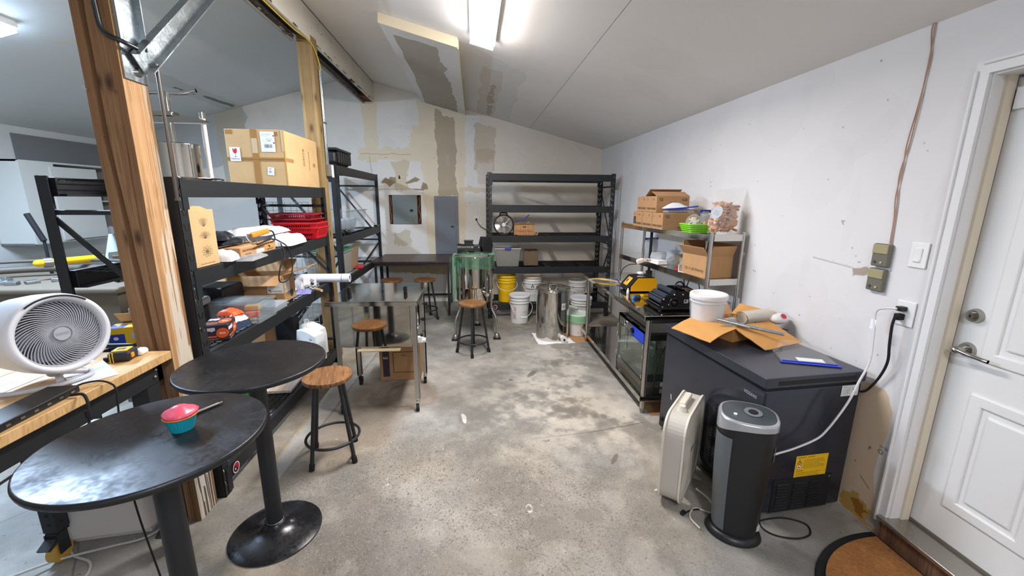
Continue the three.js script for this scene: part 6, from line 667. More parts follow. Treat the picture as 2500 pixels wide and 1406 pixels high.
{ const t = thing('zip_bag', 'white-filled zip bag with a blue zip lying against the upper honey carton', 'bag', [1.75, ST + 0.1395, -3.44], 0.03, 'zip bags'); part('film', [sheet(20, 12, 0.002, (u, v) => [(u - 0.5) * 0.26, 0.03 + 0.05 * Math.sin(u * PI) * v + 0.012 * fbm(u * 6, v * 6, 2), (0.5 - v) * 0.09])], mat(0xdcdce0, 0.35), t); part('zip_strip', tube([[-0.14, 0.03, 0.045], [0, 0.04, 0.05], [0.15, 0.056, 0.045]], 0.006), M.blueZip, t); part('bag_body', pillow(0.24, 0.1, 0.045, 33), M.milky, t); }
{ const gm = mat(0x7bc81c, 0.4), t = thing('green_tray_basket', 'lime green woven plastic tray on the overshelf', 'tray', [1.75, ST, -3.09], 0.0, null), w = 0.25, d = 0.18, h = 0.062, k = 0.84; const rows = []; part('bottom', box(w * k, 0.003, d * k, 0, 0.003, 0), gm, t); for (let j = 0; j < 5; j++) { const q = j / 4, W = mix(w * k, w, q), D2 = mix(d * k, d, q), y = 0.006 + h * q * 0.92; const pts = []; for (let i = 0; i < 64; i++) { const a = i / 64 * PI * 2, c = Math.cos(a), s = Math.sin(a), n = Math.pow(Math.pow(Math.abs(c), 6) + Math.pow(Math.abs(s), 6), -1 / 6); pts.push([c * n * W / 2, y, s * n * D2 / 2]); } rows.push(tube(pts, 0.0065, 96, 5, true)); } part('woven_side', rows, gm, t); part('rim', box(0, 0, 0), gm, t); t.children.pop(); }
const discM = [mat(0xd0a07c, 0.6), mat(0xc69270, 0.6), mat(0xdab08e, 0.6)], discG = join([lathe([[0, 0], [0.017, 0], [0.019, 0.002], [0.019, 0.008], [0.017, 0.01], [0, 0.01]], 18)]);
{
  const by = ST + 0.008, t = thing('disc_bag', 'big clear bag full of tan wooden discs leaning on the wall', 'bag', [1.86, ST, -2.98], 0.1), W = 0.235, H = 0.33; const prof = (v) => (v < 0.62 ? 0.062 * Math.pow(Math.sin(Math.min(1, (v + 0.1) / 0.5) * PI / 2), 0.7) : 0.062 * (1 - (v - 0.62) / 0.38)) + 0.002;
  const side = (s) => grid(24, 24, (u, v) => [(u - 0.5) * W * (s) * (0.92 + 0.12 * v) + 0.05 * v, 0.002 + v * H * (1 + 0.06 * (u - 0.5) * s), s * prof(v) * Math.pow(Math.sin(clamp(u, 0.001, 0.999) * PI), 0.6) + 0.006 * (fbm(u * 9, v * 9 + s, 2) - 0.5)]); part('film', [side(1), side(-1)], phys({ color: 0xffffff, roughness: 0.14, transmission: 0.86, thickness: 0, ior: 1.4, side: THREE.DoubleSide }), t);
  part('round_label', tf(new THREE.CircleGeometry(0.05, 28).scale(0.7, 1, 1), -0.085, 0.16, 0.056, 0, -0.5, -0.4), print(128, 128, '#dfe3ea', (g) => lines(g, 30, 50, 70, 3, 16, '#9aa3b0', 5)), t, { keep: true });
  const cs = Math.cos(0.1), sn = Math.sin(0.1); for (let i = 0; i < 170; i++) { const layer = Math.floor(i / 16), v = 0.03 + layer * 0.058 + rnd() * 0.02, lx = ((i % 16) / 15 - 0.5) * 0.17 + rr(-0.01, 0.01) + 0.05 * v, lz = rr(-0.04, 0.05) * (1 - v * 0.3), m = new THREE.Mesh(discG, discM[i % 3]); m.name = numbered('wooden_disc'); m.rotation.set(rr(-1.4, 1.4), rr(0, 6), rr(-1.2, 1.2)); m.position.set(1.86 + lx * cs + lz * sn, ST + 0.014 + v * 0.33, -2.98 - lx * sn + lz * cs); tag(m, 'tan wooden disc inside the big clear bag on the overshelf', 'disc', 'wooden discs in the clear bag'); scene.add(m); }
}
{ const t = thing('disc_bag', 'clear bag of pale cream discs in the lime green tray', 'bag', [1.715, ST + 0.01, -3.11], 0.2); part('film', [sheet(20, 20, 0.001, (u, v) => { const a = u * PI * 2; const q = v * PI; return [0.062 * Math.sin(q) * Math.cos(a), 0.065 - 0.06 * Math.cos(q) + 0.006 * fbm(u * 9, v * 9, 2), 0.05 * Math.sin(q) * Math.sin(a)]; })], M.film, t); part('paper_label', quad(0.03, 0.06, -0.035, 0.06, 0.05, 0, -0.5), print(64, 128, '#d5dde2', (g) => barcode(g, 8, 70, 46, 40)), t, { keep: true });
  const pale = [mat(0xd8c9a0, 0.6), mat(0xcbb98c, 0.6)]; for (let i = 0; i < 22; i++) { const m = new THREE.Mesh(discG, pale[i % 2]); m.name = numbered('cream_disc'); const a = rnd() * 6, q = rnd(); m.rotation.set(rr(-1.2, 1.2), a, rr(-1, 1)); m.position.set(1.715 + 0.033 * q * Math.cos(a), ST + 0.035 + (i / 22) * 0.07, -3.11 + 0.028 * q * Math.sin(a)); tag(m, 'pale cream disc in the clear bag in the green tray', 'disc', 'cream discs in the tray bag'); scene.add(m); }
  const w = thing('zip_bag', 'zip bag with blue top and white card behind the pale discs', 'bag', [1.81, ST + 0.012, -3.12], 0.05, 'zip bags'); part('film', [sheet(8, 8, 0.001, (u, v) => [(u - 0.5) * 0.08, v * 0.15, 0.012 * Math.sin(u * PI)])], M.milky, w); part('zip_strip', box(0.085, 0.022, 0.006, 0, 0.15, 0.002), M.blueZip, w); part('card', quad(0.07, 0.07, 0, 0.095, 0.016, -0.1), print(96, 96, '#d9dce6', (g) => lines(g, 10, 24, 70, 4, 16, '#8a93a8', 4)), w, { keep: true });
  for (let i = 0; i < 9; i++) { const m = new THREE.Mesh(discG, discM[i % 3]); m.name = numbered('wooden_disc'); m.rotation.set(rr(-1.2, 1.2), rr(0, 6), rr(-1, 1)); m.position.set(1.79 + rr(-0.03, 0.035), ST + 0.02 + i * 0.006, -3.07 + rr(-0.02, 0.02)); tag(m, 'tan wooden disc lying in the lime green tray', 'disc', 'wooden discs in the tray'); scene.add(m); } }
// lower tier
{ const t = thing('open_carton', 'open brown carton on the lower tier of the overshelf', 'box', [1.835, SB, -3.07], 0.2); openCarton(t, 0.22, 0.165, 0.29, M.card, [[0.085, 0.35], [0.1, 0.15], [0.09, 0.7], [0.09, 0.2]]); part('print', quad(0.26, 0.05, -0.1125, 0.05, 0, 0, -PI / 2), print(400, 80, null, (g) => txt(g, '12-1 LB Honey', 30, 58, 48, '#4a3a28', 'sans-serif', 'bold'), tr), t, { keep: true }); part('red_mark', box(0.002, 0.03, 0.02, -0.12, 0.21, -0.06, 0, 0, 0.5), mat(0xc8485a, 0.7), t); }
zipBag('clear zip bag with a blue zip hanging on the lower tier, far end', [1.76, SB, -3.95], 0.3, 0.16, 0.21, 0.03, 2, M.crinkle, M.blueZip); zipBag('loose clear bag of white caps on the lower tier', [1.74, SB, -3.72], 0.2, 0.18, 0.1, 0.05, 9, M.crinkle, null); zipBag('cloudy clear bag standing behind the white caps', [1.82, SB, -3.6], 0.1, 0.14, 0.13, 0.03, 5, null, null); zipBag('small tan-tinted bag near the middle of the lower tier', [1.83, SB, -3.48], 0.1, 0.1, 0.11, 0.02, 7, phys({ color: 0xd8c8a8, roughness: 0.2, transmission: 0.7, thickness: 0, side: THREE.DoubleSide }), null); zipBag('clear bag leaning beside the white scoop', [1.83, SB, -3.34], 0.0, 0.16, 0.1, 0.03, 12, M.crinkle, null);
solo('white_scoop', 'white plastic scoop box beside the brown carton', 'scoop', [box(0.1, 0.004, 0.07, 0, 0.002, 0), box(0.1, 0.06, 0.004, 0, 0.03, 0.035, 0), box(0.1, 0.06, 0.004, 0, 0.03, -0.035), box(0.004, 0.06, 0.07, 0.05, 0.03, 0)], M.whitePl, [1.74, SB, -3.2], 0.4); solo('red_clip', 'small red plastic piece on the lower tier edge', 'clip', rbox(0.05, 0.018, 0.03, 0.004, 0, 0.009, 0), M.red, [1.715, SB, -3.28], 0.3); solo('white_packet', 'stack of folded white packets behind the filler mast', 'packet', [rbox(0.1, 0.02, 0.2, 0.006, 0, 0.011, 0), rbox(0.09, 0.016, 0.18, 0.006, 0.004, 0.03, 0)], M.white, [1.7, SB, -3.66], 0.1);
// filling machine
{
  const t = thing('filling_machine', 'yellow and black liquid filling machine on the work table', 'machine', [0, 0, 0]); const z0 = -3.87, z1 = -3.655, pr = [[1.44, 0.832], [1.69, 0.832], [1.715, 0.86], [1.712, 0.935], [1.69, 0.958], [1.517, 0.958], [1.438, 0.862]];
  part('case', ext(pr, z1 - z0, { z: z0 }), M.plasticBlack, t); part('side_plate', ext([[1.462, 0.832], [1.69, 0.832], [1.714, 0.86], [1.711, 0.935], [1.69, 0.955], [1.528, 0.955], [1.462, 0.872]], 0.004, { z: z1 }), mat(0xd99a00, 0.35), t, { label: 'yellow side plate' }); part('foot', [[1.47, z1 - 0.03], [1.68, z1 - 0.03], [1.47, z0 + 0.03], [1.68, z0 + 0.03]].map(([x, z]) => cyl(0.012, 0.012, 0.012, x, 0.826, z)), M.rubber, t);
  const a = Math.atan2(0.096, 0.079), cx = 1.4775, cy = 0.91, pn = new THREE.PlaneGeometry(0.1, 0.09); pn.rotateY(-PI / 2); pn.rotateZ(-(PI / 2 - a)); pn.translate(cx - Math.sin(a) * 0.002, cy + Math.cos(a) * 0.002, (z0 + z1) / 2 - 0.01); part('control_panel', pn, print(200, 180, '#e8a824', (g) => { g.fillStyle = '#2c2f55'; g.fillRect(36, 50, 52, 64); txt(g, 'MENU', 40, 34, 20, '#3a2a10', 'sans-serif', 'bold'); txt(g, 'SET', 36, 150, 20, '#3a2a10', 'sans-serif', 'bold'); for (let i = 0; i < 9; i++) { g.fillStyle = '#e9b678'; g.fillRect(112 + (i % 3) * 26, 48 + Math.floor(i / 3) * 26, 20, 18); } g.fillStyle = '#a33'; g.beginPath(); g.arc(150, 150, 6, 0, 7); g.fill(); }), t, { keep: true });
  part('tray', [rbox(0.16, 0.006, 0.17, 0.002, 1.61, 0.962, -3.76)], M.steel, t); part('spout', [sph(0.03, 1.6, 0.985, -3.78, 1.3, 0.5, 1), tube([[1.63, 0.985, -3.78], [1.66, 0.98, -3.76], [1.67, 0.97, -3.72]], 0.005)], M.whitePl, t); part('mast_clamp', rbox(0.05, 0.05, 0.04, 0.004, 1.665, 0.99, -3.74), M.blackMatte, t); part('mast', rbox(0.022, 0.42, 0.02, 0.003, 1.663, 1.2, -3.74), M.blackMatte, t);
  const arm = thing('pump_head', 'white wrapped nozzle holder on the filler mast', 'nozzle holder', [1.625, 1.12, -3.72], 0); part('holder', [rbox(0.09, 0.03, 0.035, 0.006, 0.0, 0, 0.012), rbox(0.07, 0.045, 0.04, 0.014, -0.07, -0.008, 0.012, 0, 0, 0.3)], mat(0xe6d5c8, 0.4), arm); part('brand_mark', quad(0.06, 0.018, 0.012, 0.002, 0.031), print(160, 48, null, (g) => { g.fillStyle = '#333'; g.beginPath(); g.arc(22, 24, 16, 0, 7); g.fill(); txt(g, 'HIBICA', 44, 36, 32, '#444', 'sans-serif', 'bold'); }, tr), arm, { keep: true }); part('hose', tube([[-0.07, -0.02, 0.0], [-0.09, -0.04, -0.02], [-0.15, -0.05, -0.04], [-0.2, -0.09, -0.06], [-0.22, -0.16, -0.08]], 0.004, 40), M.rubber, arm);
}
{ const t = thing('tube_bag', 'clear zip bag of yellow tubing hanging over the table corner', 'bag', [1.32, 0.821, -4.24], 0); part('film', grid(20, 14, (u, v) => { const x = (u - 0.5) * 0.3 + 0.04, z = (v - 0.5) * 0.2; const over = x < -0.06 ? (-0.06 - x) * 0.9 : 0; return [x + over * 0.4, 0.035 * Math.sin(v * PI) * Math.sin(u * PI) + 0.006 + 0.01 * fbm(u * 7, v * 7, 2) - over * over * 9, z + 0.15 * u]; }), M.film, t); part('zip_strip', tube([[0.17, 0.012, 0.22], [0.175, 0.03, 0.13], [0.17, 0.012, 0.05]], 0.006), M.blueZip, t); part('tubing', [tube([[-0.09, 0.008, -0.02], [-0.02, 0.018, 0.0], [0.08, 0.018, 0.07], [0.2, 0.01, 0.14], [0.22, 0.008, 0.2]], 0.006), tube([[-0.07, 0.02, 0.02], [0.02, 0.026, 0.03], [0.12, 0.022, 0.1], [0.22, 0.012, 0.12]], 0.005)], mat(0xd2ae3a, 0.4), t); }
{ const t = thing('screwdriver', 'yellow and grey stubby tool with a blue tip on the table edge', 'tool', [1.43, 0.821, -3.42], 0.2); part('grip', [cyl(0.016, 0.016, 0.055, 0, 0.016, 0, 0, 0, PI / 2)], mat(0x3d4248, 0.5), t); part('collar', rbox(0.035, 0.03, 0.03, 0.006, 0.05, 0.016, 0), M.yellow, t); part('tip', cyl(0.014, 0.014, 0.014, -0.035, 0.016, 0, 0, 0, PI / 2), mat(0x2a7ad0, 0.4), t); part('shaft', rod([0.065, 0.016, 0], [0.14, 0.012, 0.02], 0.004), M.chrome, t); solo('small_bottle', 'tiny translucent bottle beside the yellow machine', 'bottle', lathe([[0, 0], [0.012, 0], [0.013, 0.03], [0.006, 0.042], [0.006, 0.052], [0, 0.052]], 18), mat(0xdcd8cc, 0.4), [1.415, 0.821, -3.6]); }
// labelling machine: two side plates, rollers, motor, wires
{
  const t = thing('labelling_machine', 'black roller labelling machine on the near end of the work table', 'machine', [1.66, 0.82, -3.12], 0.0); const k = mat(0x111214, 0.35), ro = mat(0x2c333d, 0.35);
  const plate = shape([[-0.2, 0.02], [0.2, 0.02], [0.22, 0.1], [0.12, 0.15], [-0.04, 0.155], [-0.2, 0.1]]); part('side_plate', ext(plate, 0.006, { z: 0.11 }), k, t); part('side_plate', ext(plate, 0.006, { z: -0.13 }), k, t); part('base_plate', [rbox(0.46, 0.014, 0.27, 0.003, 0, 0.02, -0.01), ...[[-0.2, 0.1], [0.2, 0.1], [-0.2, -0.12], [0.2, -0.12]].map(([x, z]) => cyl(0.014, 0.014, 0.014, x, 0.007, z))], k, t);
  for (const [x, y, r] of [[-0.15, 0.105, 0.026], [-0.11, 0.145, 0.024], [-0.19, 0.07, 0.018]]) part('roller', cyl(r, r, 0.235, x, y, -0.008, PI / 2), ro, t); for (const [x, y] of [[-0.21, 0.04], [-0.195, 0.1], [0.02, 0.15], [0.1, 0.14]]) part('tie_rod', [cyl(0.005, 0.005, 0.25, x, y, -0.008, PI / 2)], M.chrome, t);
  for (const [x, y] of [[-0.185, 0.095], [-0.19, 0.03], [-0.03, 0.13], [0.04, 0.1], [0.12, 0.12], [-0.1, 0.13], [-0.14, 0.05]]) part('bolt', sph(0.007, x, y, 0.117, 1, 1, 0.6, 10), M.chrome, t);
  const h = part('side_wheel', [cyl(0.045, 0.045, 0.008, -0.1, 0.065, 0.121, PI / 2, 0, 0, 32), tor(0.038, 0.006, -0.1, 0.065, 0.126)], M.blackGloss, t); part('wheel_hub', [cyl(0.012, 0.012, 0.012, -0.1, 0.065, 0.13, PI / 2)], M.chrome, h);
  part('lever', [bar([0.03, 0.145, 0.122], [0.06, 0.04, 0.122], 0.008, 0.004, [1, 0, 0])], M.brushed, t); part('rating_plate', [quad(0.035, 0.03, 0.0, 0.075, 0.1172)], print(80, 70, '#b9bcbc', (g) => { g.fillStyle = '#333'; g.fillRect(14, 10, 34, 36); lines(g, 8, 56, 60, 1, 8, '#555', 4); }), t, { keep: true }); part('orange_block', rbox(0.025, 0.06, 0.006, 0.002, 0.11, 0.12, 0.12), mat(0xd9663a, 0.5), t); part('pale_block', rbox(0.016, 0.045, 0.006, 0.002, 0.155, 0.115, 0.12), mat(0xd9c4a8, 0.5), t);
  part('motor_box', rbox(0.2, 0.09, 0.18, 0.006, 0.11, 0.075, -0.01), k, t); part('copper_bar', bar([0.0, 0.165, 0.03], [0.15, 0.135, 0.09], 0.008, 0.006), mat(0xc98a6a, 0.3, 0.8), t); part('label_hub', [tor(0.05, 0.006, 0.02, 0.15, -0.05, 0, 0.3), cyl(0.02, 0.02, 0.1, 0.02, 0.15, -0.02, PI / 2)], M.blackGloss, t); part('wire', [tube([[0.12, 0.13, -0.12], [0.16, 0.2, -0.14], [0.22, 0.19, -0.13], [0.24, 0.12, -0.12]], 0.004), tube([[0.1, 0.12, -0.1], [0.12, 0.21, -0.16], [0.24, 0.2, -0.2]], 0.004)], M.rubber, t);
}
// glass-fronted warming cabinet on the undershelf
{
  const t = thing('warming_cabinet', 'glass-fronted stainless warming cabinet under the work table', 'cabinet', [1.365, 0.151, -3.34]); const W = 0.62, H = 0.48, D = 0.4, s = M.brushed;   // front faces -x
  part('frame', [bxx(0, D, 0, 0.055, -W / 2, W / 2), bxx(0, D, H - 0.02, H, -W / 2, W / 2), bxx(0, 0.02, 0, H, -W / 2, -W / 2 + 0.02), bxx(0, 0.02, H - 0.09, H, -W / 2, W / 2), bxx(D - 0.02, D, 0, H, -W / 2, -W / 2 + 0.02)], s, t); part('side_panel', [bxx(0.0, 0.03, 0, H, W / 2 - 0.02, W / 2), bxx(D - 0.03, D, 0, H, W / 2 - 0.02, W / 2), bxx(0.03, D - 0.03, H - 0.07, H - 0.02, W / 2 - 0.02, W / 2), bxx(0.03, D - 0.03, 0.055, 0.08, W / 2 - 0.02, W / 2)], M.blackMatte, t);
  part('front_glass', bxx(-0.004, -0.001, 0.06, H - 0.095, -W / 2 + 0.02, W / 2 - 0.02), M.glass, t); part('side_glass', bxx(0.03, D - 0.03, 0.08, H - 0.07, W / 2 - 0.012, W / 2 - 0.009), M.glass, t); part('back_panel', bxx(D - 0.012, D - 0.01, 0.06, H - 0.02, -W / 2 + 0.02, W / 2 - 0.02), M.steel, t);
  for (const z of [-W / 2 + 0.01, W / 2 - 0.01]) for (const y of [0.1, 0.27, 0.36]) part('hinge', rbox(0.012, 0.04, 0.016, 0.003, -0.008, y, z), M.chrome, t);
  const cp = part('control_panel', bxx(-0.004, 0, H - 0.11, H - 0.02, 0.02, W / 2 - 0.03), print(200, 70, '#1d3bb8', (g) => { lines(g, 60, 14, 110, 2, 12, '#d9e2ff', 4); g.fillStyle = '#b22'; g.fillRect(86, 34, 18, 26); g.fillRect(112, 34, 18, 26); }), t, { s: 3.5 }); part('knob', [cyl(0.022, 0.022, 0.02, -0.014, H - 0.06, 0.06, 0, 0, PI / 2)], M.blackGloss, cp); part('badge', [tor(0.028, 0.004, -0.003, H - 0.05, -0.12, 0, PI / 2)], M.chrome, t); part('badge_plate', tf(new THREE.CircleGeometry(0.027, 24), -0.002, H - 0.05, -0.12, 0, -PI / 2), M.blackMatte, t);
  const vent = []; for (let i = 0; i < 18; i++) vent.push(box(0.02, 0.003, 0.012, 0.05, H + 0.001, -W / 2 + 0.06 + i * 0.03)); part('vent_slot', vent, M.rubber, t, { kind: 'stuff' });
  const hs = []; for (let i = 0; i < 9; i++) for (let j = 0; j < 14; j++) { const x = 0.05 + i * 0.036, z = -0.27 + j * 0.042, r = 0.007; hs.push([0, 1, 2, 3, 4, 5].map((q) => [x + r * Math.cos(q), z + r * Math.sin(q)])); } part('perforated_tray', ext(shape([[0.025, -W / 2 + 0.025], [D - 0.02, -W / 2 + 0.025], [D - 0.02, W / 2 - 0.025], [0.025, W / 2 - 0.025]], hs), 0.003, { rx: PI / 2, y: 0.11 }), M.steelDull, t); part('shelf_bar', [bxx(0.03, D - 0.03, 0.26, 0.265, -W / 2 + 0.03, -W / 2 + 0.035), rod([0.1, 0.26, -0.28], [0.1, 0.26, 0.28], 0.004)], M.chrome, t);
  for (const [x, z] of [[0.04, -0.27], [0.04, 0.27], [0.36, -0.27], [0.36, 0.27]]) part('foot', cyl(0.015, 0.018, 0.001, x, 0.0005, z), M.rubber, t); part('rating_label', quad(0.13, 0.035, 0.22, 0.028, W / 2 + 0.0015), print(128, 40, '#b9b7b4', (g) => lines(g, 8, 8, 110, 3, 10, '#777', 3)), t, { keep: true });
  solo('cord', 'black cord hanging at the near end of the warming cabinet', 'cord', tube([[1.6, 0.62, -2.98], [1.5, 0.52, -2.97], [1.45, 0.4, -2.96], [1.43, 0.25, -2.95], [1.42, 0.16, -2.95]], 0.005, 40), M.rubber);
  solo('cardboard_scrap', 'piece of brown cardboard on the floor under the near table end', 'cardboard', box(0.2, 0.004, 0.24, 0, 0.002, 0), M.card4, [1.47, 0, -2.98], 0.1);
}
// ---------- chest freezer and its load ----------
const FZ = [1.685, -2.245, 0.088]; const fz = (lx, lz) => [FZ[0] + lx * Math.cos(FZ[2]) + lz * Math.sin(FZ[2]), FZ[1] - lx * Math.sin(FZ[2]) + lz * Math.cos(FZ[2])];
{
  const t = thing('chest_freezer', 'dark grey chest freezer against the right wall', 'freezer', [FZ[0], 0, FZ[1]], FZ[2]); const fm = mat(0x3c3f48, 0.32, 0.55, { roughnessMap: roughMap }), W = 0.575, L = 0.92;
  part('body', rbox(W, 0.72, L, 0.012, 0.0, 0.388, 0), fm, t); part('gasket', box(W - 0.01, 0.016, L - 0.01, 0, 0.756, 0), M.rubber, t); part('lid', [rbox(W + 0.02, 0.056, L + 0.02, 0.006, -0.004, 0.792, 0)], mat(0x3f424b, 0.3, 0.5), t); part('lid_recess', box(0.46, 0.022, 0.004, -0.0, 0.79, L / 2 + 0.0095), M.blackMatte, t);
  for (const x of [-0.24, 0.24]) for (const z of [-0.4, 0.4]) part('foot', cyl(0.02, 0.02, 0.03, x, 0.015, z), M.rubber, t);
  part('base_vent', box(0.36, 0.2, 0.004, 0.02, 0.13, L / 2 + 0.0015), M.blackMatte, t); for (let j = 0; j < 3; j++) for (let i = 0; i < 9; i++) part('louver', box(0.075, 0.006, 0.01, -0.1 + j * 0.1, 0.05 + i * 0.018, L / 2 + 0.006, 0.5), M.plasticBlack, t); part('screw', [cyl(0.005, 0.005, 0.003, 0.185, 0.215, L / 2 + 0.0045, PI / 2), cyl(0.005, 0.005, 0.003, 0.02, 0.222, L / 2 + 0.0035, PI / 2)], M.chrome, t);
  part('warning_label', quad(0.2, 0.145, 0.058, 0.285, L / 2 + 0.0018), print(400, 290, '#e4b40c', (g) => { txt(g, 'WARNING   DANGER', 20, 30, 22, '#6a2a10', 'sans-serif', 'bold'); g.strokeStyle = '#222'; g.lineWidth = 5; g.beginPath(); g.moveTo(50, 48); g.lineTo(78, 96); g.lineTo(22, 96); g.closePath(); g.stroke(); g.fillStyle = '#222'; g.fillRect(46, 64, 8, 20); g.save(); g.translate(50, 136); g.rotate(PI / 4); g.fillStyle = '#f2eee0'; g.fillRect(-22, -22, 44, 44); g.strokeStyle = '#b03020'; g.strokeRect(-22, -22, 44, 44); g.restore(); g.fillStyle = '#222'; g.beginPath(); g.arc(50, 138, 10, 0, 7); g.fill(); lines(g, 100, 52, 280, 7, 16, '#7a5c08', 5); txt(g, 'CAUTION', 20, 190, 20, '#6a2a10', 'sans-serif', 'bold'); lines(g, 20, 204, 360, 5, 16, '#7a5c08', 5); }), t, { keep: true, label: 'yellow flammability warning label' });
  part('rating_label', quad(0.105, 0.06, 0.215, 0.715, L / 2 + 0.0018), print(210, 120, '#d8dad8', (g) => { txt(g, 'BERG', 14, 26, 20, '#444'); lines(g, 12, 44, 100, 4, 16, '#8a8d8a', 4); g.fillStyle = '#444'; g.fillRect(140, 40, 30, 30); txt(g, 'MEC', 140, 96, 22, '#444', 'sans-serif', 'bold'); }), t, { keep: true });
  part('brand_name', quad(0.11, 0.026, -W / 2 - 0.0015, 0.69, L / 2 - 0.09, 0, -PI / 2), print(256, 60, null, (g) => txt(g, 'VISSANI', 10, 50, 54, '#9aa0a8', 'sans-serif', 'bold'), tr), t, { keep: true }); part('scuff', [quad(0.012, 0.04, -W / 2 - 0.0012, 0.32, -0.33, 0, -PI / 2, 0.2)], mat(0xb9bcc2, 0.6, 0, { side: THREE.DoubleSide }), t); part('drain_cap', cyl(0.016, 0.014, 0.012, -W / 2 - 0.004, 0.1, -0.42, 0, 0, PI / 2), M.rubber, t);
  const ft = []; for (let i = 0; i < 20; i++) part('side_fin', rbox(0.006, 0.012, 0.02, 0.002, -W / 2 - 0.002, 0.12 + i * 0.02, 0.12), fm, t);
}
const LY = 0.8205;   // lid top
{
  const [cx, cz] = fz(0.02, -0.2), t = thing('open_carton', 'opened orange-brown carton with big flaps on the freezer', 'box', [cx, LY, cz], 0.33); const m = M.card3, w = 0.32, d = 0.26, h = 0.085;
  part('carton', [box(w, 0.004, d, 0, 0.002, 0), box(w, h, 0.004, 0, h / 2, d / 2), box(w, h, 0.004, 0, h / 2, -d / 2), box(0.004, h, d, -w / 2, h / 2, 0), box(0.004, h, d, w / 2, h / 2, 0)], m, t);
  part('flap', sheet(14, 10, 0.004, (u, v) => [-w / 2 - v * 0.24, h + 0.012 * Math.sin(v * 3) - 0.05 * v + 0.01 * fbm(u * 4, v * 4, 2), (u - 0.5) * 0.3 * 1.0 + 0.02 * v]), m, t); part('flap', sheet(14, 10, 0.004, (u, v) => [(0.5 - u) * w * 1.05 + 0.03 * v, h * (1 - v) + 0.012 + 0.01 * fbm(u * 6, v * 5, 2), d / 2 + v * 0.2]), m, t); part('flap', box(w, 0.004, 0.12, 0, h + 0.045, -d / 2 - 0.035, 0.9), m, t); part('flap', box(0.1, 0.004, d, w / 2 + 0.03, h + 0.03, 0, 0, 0, 0.7), m, t);
  part('fold_line', [box(w * 0.9, 0.002, 0.003, 0.01, 0.058, d / 2 + 0.075, 0.45)], mat(0x8d6230, 0.9), t);
  const pk = thing('paper_padding', 'white packing pads filling the opened carton', 'padding', [cx, LY + 0.005, cz], 0.33); part('pad', [rbox(w - 0.02, 0.06, d - 0.02, 0.02, 0, 0.031, 0)], mat(0xcfcac2, 0.8), pk);
}
{ const t = pail('white pail wrapped in clear bubble film on the opened carton', [1.535, LY + 0.068, -2.5], 0.4, 0.106, 0.19, mat(0xdad8d6, 0.4), mat(0xe0dedc, 0.4)); solo('bubble_film', 'crinkled clear film clinging round the white pail', 'film', [grid(70, 14, (u, v) => { const a = u * PI * 2, r = mix(0.097, 0.112, v) + 0.008 * fbm(u * 40, v * 12, 2); return [Math.cos(a) * r, 0.012 + v * 0.135, -Math.sin(a) * r]; }), grid(8, 10, (u, v) => [0.108 + 0.02 * u + 0.03 * (1 - v), 0.02 + v * 0.11, 0.02 + 0.03 * u + 0.01 * Math.sin(v * 9)])], phys({ color: 0xffffff, roughness: 0.15, transmission: 0.85, thickness: 0, side: THREE.DoubleSide }), [1.535, LY + 0.068, -2.5]); }
{ const t = thing('bubble_wrap', 'rolled bubble wrap bundle with a red stamp beside the white pail', 'bubble wrap', [1.83, LY + 0.068, -2.42], 0.25); part('roll', [grid(50, 26, (u, v) => { const a = v * PI * 2, r = 0.048 + 0.007 * Math.abs(Math.sin(u * 40)) * Math.abs(Math.sin(v * 30)); return [(u - 0.5) * 0.26, 0.05 + r * 0.85 * Math.sin(a), r * 1.1 * Math.cos(a)]; }), tf(new THREE.CircleGeometry(0.05, 20), 0.13, 0.05, 0, 0, PI / 2)], phys({ color: 0xe8e4da, roughness: 0.2, transmission: 0.45, thickness: 0, side: THREE.DoubleSide }), t); part('inner_roll', cyl(0.036, 0.036, 0.25, 0, 0.05, 0, 0, 0, PI / 2), mat(0xc9b9a4, 0.8), t); part('white_bundle', [grid(18, 18, (u, v) => { const a = u * PI * 2, q = v * PI; return [0.12 + 0.07 * Math.sin(q) * Math.cos(a), 0.04 - 0.035 * Math.cos(q), 0.06 + 0.045 * Math.sin(q) * Math.sin(a)]; })], mat(0xe0dcdc, 0.3), t); part('red_stamp', tf(new THREE.CircleGeometry(0.018, 16).scale(1.2, 1, 1), 0.12, 0.066, 0.094, -0.8), mat(0xc22a48, 0.6), t); }
for (const [i, a, b, lab] of [[0, [1.57, 0.94, -2.3], [1.83, 0.9, -2.17], 'silver tube pointing to the wall over the carton flap'], [1, [1.5, 0.955, -2.33], [1.66, 0.925, -2.24], 'silver tube with open end lying across the carton'], [2, [1.72, 0.93, -2.36], [1.99, 0.87, -2.33], 'thin dark rod behind the silver tubes']]) solo('metal_tube', lab, 'tube', [rod(a, b, i === 2 ? 0.003 : 0.0105, 16)], i === 2 ? M.blackMatte : M.galv, [0, 0, 0], 0, 'tubes in the carton');
{ const [x, z] = fz(0.13, 0.22), t = thing('zip_bag', 'large clear zip bag with a blue zip lying flat on the freezer lid', 'bag', [x, LY, z], -0.35, 'zip bags'); part('film', grid(18, 14, (u, v) => [(u - 0.5) * 0.27, 0.006 + 0.035 * v * v * Math.sin(u * PI) + 0.012 * fbm(u * 8, v * 8, 2) * v, (0.5 - v) * 0.26]), M.film, t); part('zip_strip', [box(0.285, 0.003, 0.026, 0, 0.004, 0.14), box(0.26, 0.006, 0.008, 0, 0.006, 0.128)], M.blueZip, t); part('card_insert', box(0.13, 0.002, 0.045, 0.02, 0.006, 0.085, 0.06), M.white, t); }
